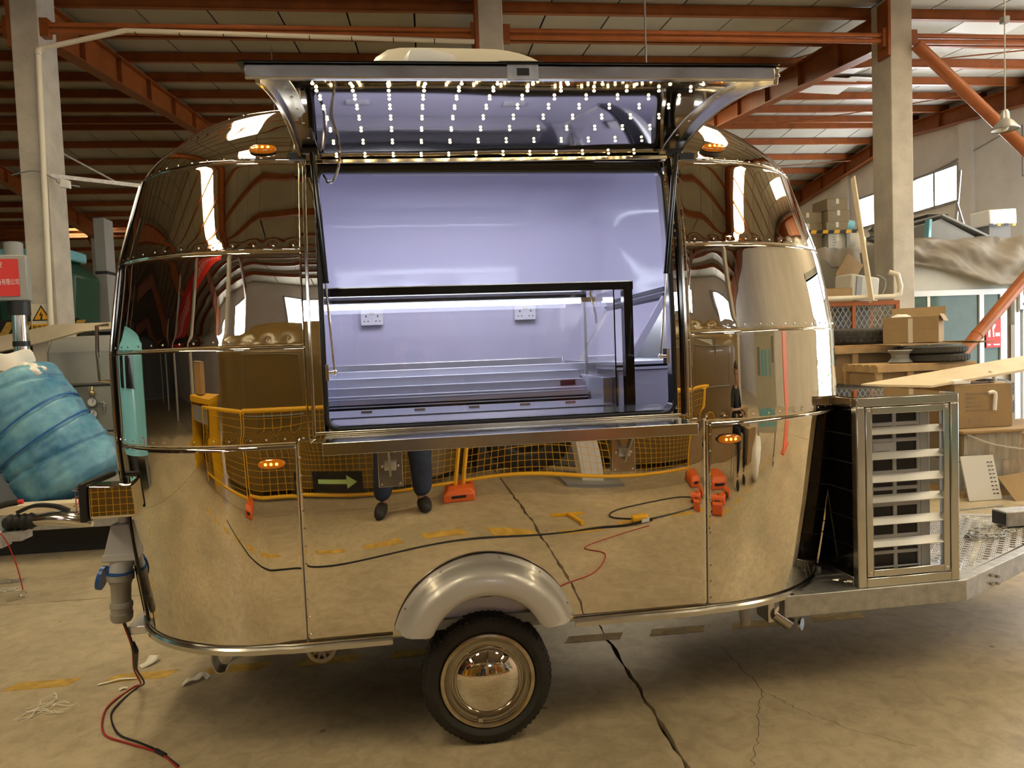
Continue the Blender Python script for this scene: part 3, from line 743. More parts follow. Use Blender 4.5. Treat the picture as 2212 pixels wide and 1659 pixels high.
# ------------------------------------------------------------------ fender and wheel
FC = Vector((0.008, 0, 0.405))
fd = []
prof = [(0.362, 0.010), (0.362, -0.004), (0.350, -0.010), (0.340, -0.018), (0.334, -0.050), (0.318, -0.082), (0.295, -0.097), (0.255, -0.100), (0.238, -0.098), (0.228, -0.086), (0.222, -0.05), (0.222, 0.03)]
a0, a1 = math.radians(14.5), math.radians(165.5)
for k in range(49):
    a = lerp(a0, a1, k/48)
    c_, s_ = math.cos(a), math.sin(a)
    rr = []
    for r, y in prof:
        x = FC.x+r*c_; z = FC.z+r*s_*0.98
        if z < 0.492: z = 0.492+(z-0.492)*0.0+0.0
        rr.append(Vector((x, y, z)))
    fd.append(rr)
fb = MB(); fb.grid(fd)
fend = part(trailer, 'fender', fb, 'silver_paint', 'silver painted wheel arch fender', angle=50)
fend.modifiers.new('sheet', 'SOLIDIFY').thickness = 0.003
sc = MB()
for a in (24, 52, 80, 118, 150): sc.ball((FC.x+0.354*math.cos(math.radians(a)), -0.012, FC.z+0.347*math.sin(math.radians(a))), (0.005, 0.004, 0.005), 8, 4)
part(fend, 'screws', sc, 'rivet', stuff=True)
def wheel(x, y0, name='wheel', flip=1):
    c = Vector((x, y0, 0.257)); ax = (0, flip, 0)   # axis points inward
    tp = [(0.186, 0.018), (0.196, 0.004), (0.215, -0.004), (0.236, 0.002), (0.250, 0.014), (0.2565, 0.030), (0.257, 0.080), (0.2565, 0.13), (0.250, 0.146), (0.23, 0.16), (0.19, 0.15), (0.186, 0.13)]
    wh = part(trailer, name, MB().lathe(c, ax, tp, 64), 'rubber', 'trailer wheel with black tyre and domed hubcap')
    tr = MB()
    for k in range(64):
        a = 2*PI*k/64
        for (r0, h0), (r1, h1) in (((0.2505, 0.008), (0.2595, 0.034)), ((0.2595, 0.04), (0.2595, 0.07)), ((0.2595, 0.078), (0.2595, 0.108))):
            da = 0.034; q = []
            for rr, hh, aa in ((r0, h0, a), (r0, h0, a+da), (r1, h1, a+da+0.015), (r1, h1, a+0.015)):
                q.append(c+Vector((math.cos(aa)*rr, hh*flip, math.sin(aa)*rr)))
            q2 = [p-(p-c-Vector((0, (p-c).y, 0)))*0.025 for p in q]
            tr.hexa(q2, q)
    part(wh, 'tread_blocks', tr, 'rubber', stuff=True, smooth=False)
    part(wh, 'rim', MB().lathe(c, ax, [(0.187, 0.02), (0.190, 0.008), (0.186, 0.003), (0.178, 0.001), (0.172, 0.004), (0.169, 0.012)], 64), 'rim', 'dusty steel wheel rim')
    part(wh, 'trim_ring', MB().lathe(c, ax, [(0.169, 0.012), (0.164, 0.004), (0.160, 0.014), (0.156, 0.007), (0.151, 0.016), (0.147, 0.010), (0.142, 0.024), (0.10, 0.045), (0.02, 0.05)], 64), 'chrome_dull', 'grooved chrome trim ring')
    dome = [(0.138*math.sin(k/14*PI/2), 0.028-0.072*math.cos(k/14*PI/2)) for k in range(15)]
    part(wh, 'hubcap', MB().lathe(c, ax, [(0.140, 0.034)]+list(reversed(dome)), 64), 'chrome', 'polished domed hubcap')
    part(wh, 'valve', MB().box(c.x-0.045, c.x-0.027, c.y+min(0, 0.012*flip)-0.002, c.y+max(0, 0.012*flip), 0.257-0.158, 0.257-0.143), 'steel')
    return wh
wheel(0.008, 0.0); wheel(0.008, 1.70, flip=-1)
# ------------------------------------------------------------------ chassis, deck and drawbar
ch = part(trailer, 'chassis_frame', MB().box(-1.0, 2.2, 0.24, 0.30, 0.37, 0.455).box(-1.0, 2.2, 1.40, 1.46, 0.37, 0.455).box(-1.06, -1.0, 0.30, 1.40, 0.37, 0.455).box(-0.4, -0.34, 0.28, 1.42, 0.36, 0.455).box(0.5, 0.56, 0.28, 1.42, 0.36, 0.455).box(1.3, 1.36, 0.28, 1.42, 0.36, 0.455), 'galv')
part(trailer, 'axle', MB().cyl((0.008, 0.1, 0.257), (0.008, 1.6, 0.257), 0.03).box(-0.16, 0.18, 0.235, 0.265, 0.30, 0.33).box(-0.16, 0.18, 1.435, 1.465, 0.30, 0.33), 'black')
part(trailer, 'underfloor', MB().box(-1.08, 1.35, 0.10, 1.60, 0.44, 0.456).box(-1.34, 1.6, 0.5, 1.2, 0.44, 0.456), 'black')
part(trailer, 'wheel_arch', MB().box(-0.36, 0.37, 0.175, 0.19, 0.44, 0.68).box(-0.36, 0.37, 0.03, 0.19, 0.66, 0.68).box(-0.36, -0.345, 0.03, 0.19, 0.46, 0.68).box(0.36, 0.375, 0.03, 0.19, 0.46, 0.68), 'black')
for sgn, y0 in ((1, 0.088), (-1, 1.612)):
    y1 = y0+0.055*sgn
    def rail(p, q, h=0.095, zt=0.452, wd=0.05):
        p = Vector(p); q = Vector(q); d = (q-p).normalized(); n = Vector((-d.y, d.x, 0))*sgn*wd
        return MB().hexa([p+Vector((0, 0, zt-h)), q+Vector((0, 0, zt-h)), q+n+Vector((0, 0, zt-h)), p+n+Vector((0, 0, zt-h))], [p+Vector((0, 0, zt)), q+Vector((0, 0, zt)), q+n+Vector((0, 0, zt)), p+n+Vector((0, 0, zt))])
    part(trailer, 'drawbar_rail', rail((1.30, y0, 0), (2.165, y0, 0)), 'galv', bev=0.004)
    part(trailer, 'drawbar_rail', rail((2.165, y0, 0), (3.55, W2-0.06*sgn, 0)), 'galv', bev=0.004)
    bo = MB()
    for dx, dz in ((0.22, 0.025), (0.28, 0.045), (0.22, 0.065), (0.28, 0.012)):
        x = 2.165+dx; y = lerp(y0, W2-0.06*sgn, dx/1.385); bo.cyl((x, y-0.012*sgn, 0.357+dz), (x, y+0.004*sgn, 0.357+dz), 0.008, n=8)
    part(trailer, 'bolts', bo, 'galv', stuff=True)
part(trailer, 'deck_plate', MB().box(1.42, 2.165, 0.14, 1.56, 0.440, 0.450), 'galv')
dk = MB(); dk.prism([(2.165, 0.14, 0.440), (3.40, 0.80, 0.440), (3.40, 0.90, 0.440), (2.165, 1.56, 0.440)], (0, 0, 0.010)); 
deck = part(trailer, 'checker_deck', dk, 'galv', 'checker plate deck over the drawbar')
cb = MB()
for i in range(-2, 52):
    for j in range(-12, 40):
        x = 1.70+i*0.034; y = 0.10+j*0.034
        if not (0.17 < y < 1.53): continue
        if x > 2.165:
            f = (x-2.165)/1.385
            if y < lerp(0.15, 0.80, f)+0.03 or y > lerp(1.55, 0.9, f)-0.03: continue
        rz = PI/4 if (i+j) % 2 else -PI/4
        for dd in (-0.0075, 0, 0.0075):
            ox, oy = -math.sin(rz)*dd, math.cos(rz)*dd; cx_, sx_ = math.cos(rz), math.sin(rz)
            L_, w_ = 0.013, 0.0022
            b4 = [Vector((x+ox+cx_*a-sx_*b, y+oy+sx_*a+cx_*b, 0.450)) for a, b in ((-L_, -w_), (L_, -w_), (L_, w_), (-L_, w_))]
            t4 = [Vector((x+ox+cx_*a-sx_*b, y+oy+sx_*a+cx_*b, 0.4525)) for a, b in ((-L_*0.8, -w_*0.5), (L_*0.8, -w_*0.5), (L_*0.8, w_*0.5), (-L_*0.8, w_*0.5))]
            cb.hexa(b4, t4)
part(deck, 'tread_bars', cb, 'chrome_dull', stuff=True, smooth=False)
part(trailer, 'drawbar', MB().box(3.02, 4.2, 0.79, 0.90, 0.455, 0.54), 'galv', 'galvanised box drawbar', bev=0.006)
part(trailer, 'drawbar_end', MB().box(3.014, 3.0205, 0.80, 0.89, 0.465, 0.53), 'black')
part(trailer, 'jockey_bracket', MB().box(2.22, 2.30, 0.62, 0.68, 0.45, 0.58).cyl((2.26, 0.65, 0.58), (2.26, 0.65, 0.62), 0.03), 'galv', bev=0.004)
# ------------------------------------------------------------------ lamps on the shell
def marker(p, n, ang=0.0):
    n = Vector(n).normalized(); u = Vector((0, 0, 1)).cross(n).normalized()*1.0; v = n.cross(u)
    u2 = u*math.cos(ang)+v*math.sin(ang); v2 = v*math.cos(ang)-u*math.sin(ang)
    def oval(a, b, h, k=24): return [p+u2*a*math.copysign(abs(math.cos(2*PI*i/k))**0.75, math.cos(2*PI*i/k))+v2*b*math.sin(2*PI*i/k)+n*h for i in range(k)]
    ml = part(trailer, 'marker_light', MB().loft([oval(0.052, 0.0205, 0.0), oval(0.052, 0.0205, 0.006)]), 'black', 'amber oval side marker light')
    part(ml, 'lens', MB().loft([oval(0.050, 0.019, 0.006), oval(0.049, 0.018, 0.014), oval(0.043, 0.013, 0.019), oval(0.02, 0.005, 0.021)]), 'amber')
    for k in (-1, 0, 1):
        part(ml, 'lamp', MB().ball(p+u2*0.02*k+n*0.0195, 0.0055, 8, 6), 'amber_led')
marker(wall_pt(-0.761, 1.163, 0.002), (-0.04, -1, -0.01))
p = wall_pt(1.024, 1.157, 0.002); marker(p, (0.06, -1, -0.01))
marker(Vector((-0.752, wall_pt(0, 2.33).y, 2.335)), wall_pt(0, 2.33, 1)-wall_pt(0, 2.33))
marker(Vector((1.035, wall_pt(0, 2.335).y, 2.345)), wall_pt(0, 2.335, 1)-wall_pt(0, 2.335))
# orange reflector still in its film on the right end
q_, n_ = cap_pt(1.55, 1, -0.62, 0.012)
rf = part(trailer, 'side_reflector', MB().obox(q_, (0.012, 0.05, 0.12), -0.35), 'amber', 'orange side reflector still wrapped in film', bev=0.004)
part(rf, 'film_wrap', MB().loft([[q_+Vector((0.014*math.cos(a), 0.034*math.sin(a)*(1+0.3*math.sin(3*a+z*40)), z)) for a in [2*PI*i/12 for i in range(12)]] for z in [lerp(-0.09, 0.09, k/9) for k in range(10)]]), 'film')
# tail lamp on the left end
tl = part(trailer, 'tail_lamp', MB().box(-1.520, -1.318, 0.262, 0.56, 0.945, 1.080), 'chrome', 'mirror finished tail lamp housing', bev=0.012)
part(tl, 'lamp_cap', MB().box(-1.548, -1.518, 0.256, 0.565, 0.935, 1.092), 'black', bev=0.008)
part(tl, 'lamp_foot', MB().box(-1.320, -1.296, 0.254, 0.50, 0.930, 1.105), 'black', bev=0.006)
part(tl, 'red_lens', MB().ball((-1.548, 0.40, 1.013), (0.028, 0.13, 0.066), 20, 12), 'red_lens')
gd = MB()
for z in (0.965, 0.998, 1.030, 1.062): gd.tube([(-1.548, 0.265, z), (-1.578, 0.285, z), (-1.588, 0.40, z), (-1.578, 0.52, z), (-1.548, 0.54, z)], 0.0022, 5)
gd.tube([(-1.583, 0.32, 0.94), (-1.583, 0.32, 1.085)], 0.0022, 5)
part(tl, 'wire_guard', gd, 'rivet')
part(tl, 'lamp_bracket', MB().box(-1.32, -1.25, 0.30, 0.40, 0.98, 1.05), 'black')
part(trailer, 'grab_handle', MB().tube([(-1.495, 0.52, 1.48), (-1.535, 0.50, 1.485), (-1.54, 0.50, 1.60), (-1.535, 0.50, 1.715), (-1.495, 0.52, 1.72)], 0.008, 8), 'chrome_dull')
# upright edging strips on the left end
for q in (-0.60, -0.53):
    part(trailer, 'end_moulding', MB().tube([cap_pt(lerp(0.1, 5, k/24), -1, q, 0.003)[0] for k in range(25)], 0.006, 6), 'black_gloss' if q == -0.53 else 'chrome_dull')
for q in (-0.52,):
    part(trailer, 'end_moulding', MB().tube([cap_pt(lerp(0.1, 2, k/16), 1, q, 0.003)[0] for k in range(17)], 0.007, 6), 'chrome')
# power inlet box on the left end
ib = part(trailer, 'power_inlet', MB().hexa([(-1.512, 0.36, 0.775), (-1.385, 0.36, 0.775), (-1.385, 0.46, 0.775), (-1.512, 0.46, 0.775)], [(-1.487, 0.385, 0.895), (-1.405, 0.385, 0.895), (-1.40, 0.45, 0.895), (-1.48, 0.45, 0.895)]).box(-1.516, -1.38, 0.352, 0.46, 0.745, 0.780), 'grey_plastic', 'grey weatherproof power inlet', bev=0.006)
part(ib, 'inlet_socket', MB().cyl((-1.455, 0.405, 0.752), (-1.462, 0.39, 0.690), 0.046, 0.043, 24), 'grey_plastic')
part(ib, 'inlet_gland', MB().cyl((-1.445, 0.42, 0.89), (-1.445, 0.42, 0.94), 0.024, n=16), 'white')
part(ib, 'mounting_plate', MB().box(-1.40, -1.33, 0.37, 0.47, 0.72, 0.91), 'grey_plastic', bev=0.006)
part(ib, 'blue_flap', MB().loft([MB().ring(Vector((-1.545, 0.40, 0.675)), (1, 0, -0.25), 0.050, 20), MB().ring(Vector((-1.530, 0.40, 0.672)), (1, 0, -0.25), 0.050, 20)]).cyl((-1.50, 0.375, 0.715), (-1.50, 0.425, 0.715), 0.009, n=10).bar((-1.50, 0.40, 0.715), (-1.535, 0.40, 0.705), 0.02, 0.006), 'blue_plastic', 'blue hinged cover')
# entry step
part(trailer, 'entry_step', MB().prism([(-1.455, 0.40, 0.422), (-1.372, 0.40, 0.422), (-1.42, 0.6, 0.422), (-1.435, 0.85, 0.422), (-1.435, 1.3, 0.422), (-1.455, 1.3, 0.422)], (0, 0, 0.034)), 'brushed', 'fold-out entry step', bev=0.004)
# things under the floor
cs = part(trailer, 'caster', MB().lathe((-0.684, 0.47, 0.262), (0, 1, 0), [(0.048, 0), (0.066, 0.002), (0.068, 0.01), (0.068, 0.03), (0.06, 0.036), (0.046, 0.03)], 32, closed=False), 'cream_plastic', 'white spoked jockey wheel stowed under the floor')
sp = MB()
for k in range(10):
    a = 2*PI*k/10; sp.bar((-0.684+0.012*math.cos(a), 0.482, 0.262+0.012*math.sin(a)), (-0.684+0.052*math.cos(a), 0.482, 0.262+0.052*math.sin(a)), 0.010, 0.007, (0, 1, 0))
part(cs, 'spokes', sp.cyl((-0.684, 0.475, 0.262), (-0.684, 0.50, 0.262), 0.016), 'cream_plastic')
part(trailer, 'support_leg', MB().bar((-1.13, 0.38, 0.345), (-0.76, 0.40, 0.372), 0.03, 0.022).box(-1.16, -1.08, 0.36, 0.42, 0.335, 0.37).bar((-0.84, 0.39, 0.365), (-0.70, 0.45, 0.385), 0.03, 0.02), 'galv')
part(trailer, 'support_foot', MB().sweep(smooth_path([(-1.105, 0.38, 0.35), (-1.11, 0.38, 0.30), (-1.095, 0.38, 0.255), (-1.06, 0.38, 0.252), (-1.04, 0.38, 0.285), (-0.985, 0.38, 0.315)], 5), [(-0.04, -0.003), (0.04, -0.003), (0.04, 0.003), (-0.04, 0.003)], (0, 1, 0)), 'galv')
part(trailer, 'drain_pipe', MB().cyl((1.235, 0.36, 0.42), (1.248, 0.35, 0.235), 0.022, n=16), 'white', 'white drain pipe')
part(trailer, 'drain_box', MB().box(0.48, 0.66, 0.36, 0.5, 0.335, 0.40), 'white', bev=0.01)
tw = part(trailer, 'tow_socket', MB().cyl((1.37, 0.30, 0.30), (1.43, 0.27, 0.255), 0.036, n=20).box(1.33, 1.36, 0.29, 0.40, 0.26, 0.40), 'steel', 'metal socket hanging under the front corner')
part(tw, 'socket_flap', MB().cyl((1.455, 0.24, 0.262), (1.462, 0.232, 0.262), 0.028, n=20), 'chrome_dull')
# rooftop air conditioner shroud
rs = []
for k in range(21):
    f = k/20; x = lerp(-0.44, 0.65, f)
    h = 0.255*max(0.02, (1-((0.22-f)/0.22)**3.0 if f < 0.22 else (1.0 if f < 0.55 else 1-((f-0.55)/0.45)**2.4))); h = max(h, 0.02)
    wd = 0.34*(0.55+0.45*math.sqrt(max(0, 1-(2*f-1)**4)))
    rs.append([Vector((x, 0.85+wd*math.copysign(abs(math.cos(a))**0.5, math.cos(a)), 2.705+h*abs(math.sin(a))**0.6)) for a in [PI*i/16 for i in range(17)]])
ac = part(trailer, 'roof_air_conditioner', MB().loft(rs), 'cream_plastic', 'off-white rooftop air conditioner shroud', angle=60)
part(ac, 'air_scoop', MB().loft([MB().ring(Vector((x, 0.58, 2.84)), (1, 0, -0.25), r, 16) for x, r in ((-0.21, 0.05), (-0.19, 0.075), (-0.12, 0.08), (0.0, 0.06), (0.16, 0.02))]), 'white')
# ================================================================== THINGS IN AND ON THE TRAILER
# display fridge behind the window
fr = thing('display_fridge', 'glass fronted display fridge with black frame and cool strip light behind the hatch window', 'fridge', (0.05, 0.6, 0.5), frame='T')
def F(): return MB(o=(0.05, 0.6, 0.5))
part(fr, 'cabinet', F().box(-0.72, 0.66, 0.22, 0.78, 0.50, 1.285), 'white')
part(fr, 'top_rail', F().box(-0.72, 0.703, 0.19, 0.235, 1.786, 1.818), 'black_gloss', 'black top frame')
part(fr, 'top_rail_cap', F().box(-0.72, 0.703, 0.188, 0.24, 1.818, 1.822), 'steel')
part(fr, 'side_rail', F().box(0.662, 0.700, 0.19, 0.235, 1.29, 1.786), 'black_gloss', 'black upright frame')
part(fr, 'front_glass', F().box(-0.72, 0.664, 0.205, 0.211, 1.29, 1.79), 'glass')
part(fr, 'side_glass', F().box(0.628, 0.634, 0.235, 0.76, 1.29, 1.79), 'glass')
part(fr, 'top_glass', F().box(-0.72, 0.66, 0.235, 0.62, 1.800, 1.806), 'glass')
part(fr, 'glass_post', F().box(0.622, 0.640, 0.735, 0.755, 1.30, 1.79), 'brushed')
part(fr, 'lamp_bar', F().box(-0.72, 0.60, 0.585, 0.625, 1.785, 1.80), 'black')
part(fr, 'strip_light', F().cyl((-0.72, 0.6, 1.770), (0.575, 0.6, 1.770), 0.0125, n=12), 'led_cool', 'glowing white strip light')
part(fr, 'lamp_bracket', F().box(0.575, 0.65, 0.59, 0.61, 1.765, 1.785).tube([(0.62, 0.6, 1.82), (0.625, 0.58, 1.78), (0.645, 0.57, 1.70), (0.645, 0.565, 1.66)], 0.006, 6), 'brass')
part(fr, 'rear_ledge', F().box(-0.72, 0.70, 0.74, 0.80, 1.437, 1.474), 'tray_steel', 'bright steel ledge at the back', bev=0.003)
part(fr, 'rear_glass', F().box(-0.72, 0.70, 0.765, 0.770, 1.474, 1.79), 'glass')
for y0, y1, z0, z1, m in ((0.66, 0.74, 1.400, 1.442, 'tray_steel'), (0.60, 0.66, 1.365, 1.402, 'tray_steel'), (0.52, 0.60, 1.355, 1.367, 'tray_steel'), (0.505, 0.515, 1.33, 1.356, 'tray_steel')):
    part(fr, 'cooling_step', F().box(-0.72, 0.575, y0, y1, z0, z1), m, bev=0.002)
part(fr, 'air_slot', F().box(-0.72, 0.575, 0.515, 0.60, 1.29, 1.335), 'dark_gap')
for z in (1.338, 1.318): part(fr, 'slot_blade', F().box(-0.72, 0.57, 0.500, 0.508, z, z+0.006), 'tray_steel')
part(fr, 'tray', F().box(-0.72, 0.58, 0.36, 0.50, 1.288, 1.302), 'tray_steel', bev=0.002)
part(fr, 'front_ledge', F().prism([(-0.72, 0.235, 1.29), (-0.72, 0.235, 1.300), (-0.72, 0.36, 1.318), (-0.72, 0.36, 1.29)], (1.34, 0, 0)), 'tray_steel')
for x in (-0.45, -0.23, 0.0, 0.22, 0.42): part(fr, 'ledge_clip', F().box(x, x+0.045, 0.30, 0.308, 1.309, 1.318), 'steel')
part(fr, 'end_panel', F().box(0.585, 0.625, 0.28, 0.74, 1.29, 1.415), 'tray_steel', bev=0.002)
part(fr, 'thermometer', F().box(0.465, 0.535, 0.59, 0.6, 1.372, 1.396), 'black', 'small black digital thermometer')
# second cabinet standing across the right end
f2 = thing('preparation_cabinet', 'white preparation cabinet with slanted glass top across the right end inside the trailer', 'cabinet', (1.08, 0.95, 0.5), frame='T')
def G(): return MB(o=(1.08, 0.95, 0.5))
part(f2, 'body', G().box(0.70, 1.42, 0.44, 1.20, 0.50, 1.435), 'white_gloss', bev=0.004)
part(f2, 'chamfer_panel', G().prism([(0.99, 0.425, 1.43), (1.05, 0.425, 1.46), (1.05, 0.425, 1.26), (1.045, 0.425, 1.26)], (0, 0.012, 0)), 'mid_grey')
part(f2, 'counter_edge', G().box(0.68, 1.42, 0.42, 1.42, 1.437, 1.452).box(0.67, 1.42, 0.41, 1.42, 1.460, 1.478), 'brushed', bev=0.003)
for y in (0.45, 1.40):
    part(f2, 'slanted_post', G().bar((0.76, y, 1.478), (0.96, y, 1.80), 0.03, 0.02, (0, 1, 0)), 'brushed')
part(f2, 'top_frame', G().box(0.93, 1.0, 0.44, 1.42, 1.795, 1.815).box(0.925, 1.0, 0.44, 1.42, 1.765, 1.785), 'black_gloss', bev=0.002)
part(f2, 'slanted_glass', G().prism([(0.765, 0.46, 1.48), (0.772, 0.46, 1.48), (0.957, 0.46, 1.79), (0.95, 0.46, 1.79)], (0, 0.93, 0)), 'glass')
part(f2, 'strip_light', G().cyl((1.0, 0.47, 1.742), (1.0, 1.3, 1.742), 0.012, n=10), 'led_cool')
part(f2, 'rear_panel', G().box(1.06, 1.10, 0.46, 1.40, 1.478, 1.75), 'white')
# twin sockets on the back wall
def socket(x, z, label):
    so = thing('wall_socket', label, 'socket', (x, 1.622, z), frame='T', group='twin sockets on the back wall')
    o_ = MB(o=(0, 0, 0))
    part(so, 'faceplate', MB().box(-0.066, 0.066, -0.012, 0.012, -0.046, 0.046), 'white_gloss', bev=0.004)
    for dx in (-0.034, 0.034):
        part(so, 'pin_holes', MB().box(dx-0.003, dx+0.003, -0.0135, -0.012, 0.002, 0.014).box(dx-0.015, dx-0.007, -0.0135, -0.012, -0.024, -0.019).box(dx+0.007, dx+0.015, -0.0135, -0.012, -0.024, -0.019), 'black', stuff=True)
    for dx in (-0.008, 0.008): part(so, 'switch', MB().box(dx-0.0055, dx+0.0055, -0.0155, -0.012, 0.018, 0.034), 'cream_plastic')
    return so
socket(-0.449, 1.772, 'white twin socket on the back wall, seen under the left part of the strip light')
socket(0.475, 1.776, 'white twin socket on the back wall, seen nearer the slanted cabinet')
# unseen area light added under the ceiling to brighten the cabin
cl_ = area('cabin_fill_light', TL+TR@Vector((0.1, 0.62, 2.50)), (0, 0, TA), 1.6, 0.7, 20, (0.80, 0.80, 1.0))
# grey plug hanging from the inlet, with its two-core cable
pg = thing('cable_plug', 'grey industrial plug pushed into the power inlet on the left end', 'plug', (-1.475, 0.39, 0.49), frame='T')
def Q(): return MB(o=(-1.475, 0.39, 0.49))
ax = (-0.03, 0, -1)
part(pg, 'collar', Q().lathe((-1.462, 0.39, 0.694), ax, [(0.050, 0), (0.052, 0.004), (0.052, 0.03), (0.046, 0.034), (0.042, 0.036)], 28, True), 'grey_plug')
part(pg, 'blue_ring', Q().lathe((-1.462, 0.39, 0.698), ax, [(0.053, 0), (0.053, 0.008)], 28, True), 'blue_plastic')
part(pg, 'barrel', Q().lathe((-1.463, 0.39, 0.66), ax, [(0.044, 0), (0.043, 0.01), (0.040, 0.014), (0.037, 0.09)], 28, True), 'grey_plug', bev=0.0)
part(pg, 'gland', Q().lathe((-1.4655, 0.39, 0.572), ax, [(0.040, 0), (0.044, 0.008), (0.044, 0.022), (0.041, 0.024), (0.041, 0.045), (0.044, 0.047), (0.042, 0.072), (0.036, 0.082)], 28, True), 'grey_plug')
P0 = TL+TR@Vector((-1.468, 0.39, 0.495))
gx = [P0, Vector((-1.72, 4.0-0.75, 0.30))]
red = [P0, P0+Vector((0.02, 0.03, -0.13)), (-1.36, 3.30, 0.20), (-1.40, 3.46, 0.06), (-1.47, 3.56, 0.006), (-1.51, 3.42, 0.006), (-1.50, 3.30, 0.006), (-1.42, 3.12, 0.006), (-1.28, 3.02, 0.006), (-1.14, 2.93, 0.006), (-1.02, 2.80, 0.006), (-0.90, 2.60, 0.006), (-0.95, 2.2, 0.006)]
blk = [P0+Vector((0.006, 0, 0)), P0+Vector((0.026, 0.03, -0.13)), (-1.355, 3.31, 0.20), (-1.39, 3.47, 0.06), (-1.455, 3.54, 0.006), (-1.475, 3.40, 0.006), (-1.46, 3.28, 0.006), (-1.36, 3.11, 0.006), (-1.24, 3.02, 0.006), (-1.135, 2.935, 0.006), (-1.02, 2.81, 0.008)]
root_m = MB(); 
cb_ = thing('power_cable', 'thin red and black power cable trailing from the plug over the floor', 'cable', (-1.2, 3.0, 0.0))
part(cb_, 'red_core', MB(o=(-1.2, 3.0, 0)).tube(smooth_path(red, 8), 0.0042, 6), 'wire_red')
part(cb_, 'black_core', MB(o=(-1.2, 3.0, 0)).tube(smooth_path(blk, 8), 0.0042, 6), 'wire_black')
part(cb_, 'tape_wrap', MB(o=(-1.2, 3.0, 0)).tube([P0+Vector((0.022, 0.03, -0.11)), P0+Vector((0.032, 0.035, -0.15)), Vector((-1.355, 3.305, 0.20))], [0.010, 0.012, 0.008], 8), 'black')
part(cb_, 'tape_wrap', MB(o=(-1.2, 3.0, 0)).tube([(-1.15, 2.945, 0.007), (-1.10, 2.90, 0.007)], 0.009, 8), 'black')
# ------------------------------------------------------------------ cage on the drawbar with the outdoor unit in it
cg = thing('condenser_cage', 'square polished steel cage with six slats standing on the drawbar', 'cage', (1.90, 0.66, 0.452), frame='T')
def K(): return MB(o=(1.90, 0.66, 0.452))
x0, x1, y0, y1, z0, z1 = 1.655, 2.145, 0.10, 1.22, 0.452, 1.285
tb = 0.040
for xa in (x0, x1-tb):
    for ya in (y0, y1-tb): part(cg, 'post', K().box(xa, xa+tb, ya, ya+tb, z0, z1-tb), 'steel', bev=0.004)
for za in (z0, z1-tb):
    for ya in (y0, y1-tb): part(cg, 'cross_rail', K().box(x0 if za > 1 else x0+tb, x1 if za > 1 else x1-tb, ya, ya+tb, za, za+tb), 'steel', bev=0.004)
    for xa in (x0, x1-tb): part(cg, 'side_rail', K().box(xa, xa+tb, y0+tb, y1-tb, za, za+tb), 'steel', bev=0.004)
part(cg, 'lid', K().box(x0, x1, y0, y1, z1, z1+0.004), 'chrome', 'mirror steel lid')
# removable front with slats
dx0, dx1, dz0, dz1 = x0+tb+0.004, x1-tb-0.004, z0+tb+0.004, z1-tb-0.004
dr = part(cg, 'slatted_door', K().box(dx0, dx0+0.030, y0+0.002, y0+0.03, dz0, dz1).box(dx1-0.03, dx1, y0+0.002, y0+0.03, dz0, dz1).box(dx0+0.03, dx1-0.03, y0+0.002, y0+0.03, dz0, dz0+0.03).box(dx0+0.03, dx1-0.03, y0+0.002, y0+0.03, dz1-0.03, dz1), 'steel', bev=0.003)
src = None
for z in (1.135, 1.025, 0.925, 0.835, 0.737, 0.638):
    a_ = rnd.uniform(-0.05, 0.05)
    mb = MB(o=(0, 0, 0)).obox((0, 0, 0), (dx1-dx0-0.05, 0.044, 0.004), 0, math.radians(38)+a_)
    o_ = part(dr, 'slat', mb, 'brushed'); o_.location = ((dx0+dx1)/2-1.90, y0+0.022-0.66, z-0.452)
for sx in (dx0+0.015, dx1-0.015):
    for sz in (dz0+0.015, dz1-0.015): part(dr, 'screw', K().ball((sx, y0+0.001, sz), (0.008, 0.005, 0.008), 10, 5), 'rivet')
# dark tiled side
for i in range(3):
    for j in range(6):
        ya = lerp(y0+tb+0.003, y1-tb-0.003, i/3); yb = lerp(y0+tb+0.003, y1-tb-0.003, (i+1)/3)
        za = lerp(z0+tb+0.002, z1-tb-0.002, j/6); zb = lerp(z0+tb+0.002, z1-tb-0.002, (j+1)/6)
        part(cg, 'dark_panel', K().box(x0+0.012, x0+0.018, ya+0.0025, yb-0.0025, za+0.0025, zb-0.0025), 'black_gloss', smooth=False)
part(cg, 'panel_backing', K().box(x0+0.018, x0+0.022, y0+tb, y1-tb, z0+tb, z1-tb), 'mid_grey', smooth=False)
part(cg, 'cage_foot', K().box(1.56, 1.655, 0.28, 0.36, 0.452, 0.462).cyl((1.60, 0.32, 0.462), (1.60, 0.32, 0.49), 0.012, n=8), 'galv')
ou = thing('outdoor_unit', 'grey air conditioner outdoor unit with dark grille cells inside the slatted cage', 'air conditioner', (1.88, 0.62, 0.494), frame='T')
def O(): return MB(o=(1.88, 0.62, 0.494))
ux0, ux1, uy0, uy1, uz0, uz1 = 1.748, 2.046, 0.15, 1.05, 0.494, 1.24
part(ou, 'casing', O().box(ux0, ux1, uy0+0.013, uy1, uz0, uz1), 'grey_plastic', bev=0.012)
part(ou, 'backing', O().box(ux0+0.01, ux1-0.055, uy0+0.007, uy0+0.0129, uz0+0.01, uz1-0.01), 'black')
gx = [ux0, ux0+0.018, ux0+0.112, ux0+0.132, ux0+0.230, ux0+0.246]
nz = 10; zs = [lerp(uz0+0.02, uz1-0.01, k/nz) for k in range(nz+1)]
gr = O()
for a, b in ((gx[0], gx[1]), (gx[2], gx[3]), (gx[4], gx[5])): gr.box(a, b, uy0, uy0+0.01, uz0+0.004, uz1-0.004)
for k in range(nz+1): gr.box(gx[0], gx[5], uy0+0.0004, uy0+0.01, zs[k]-0.009, zs[k]+0.009)
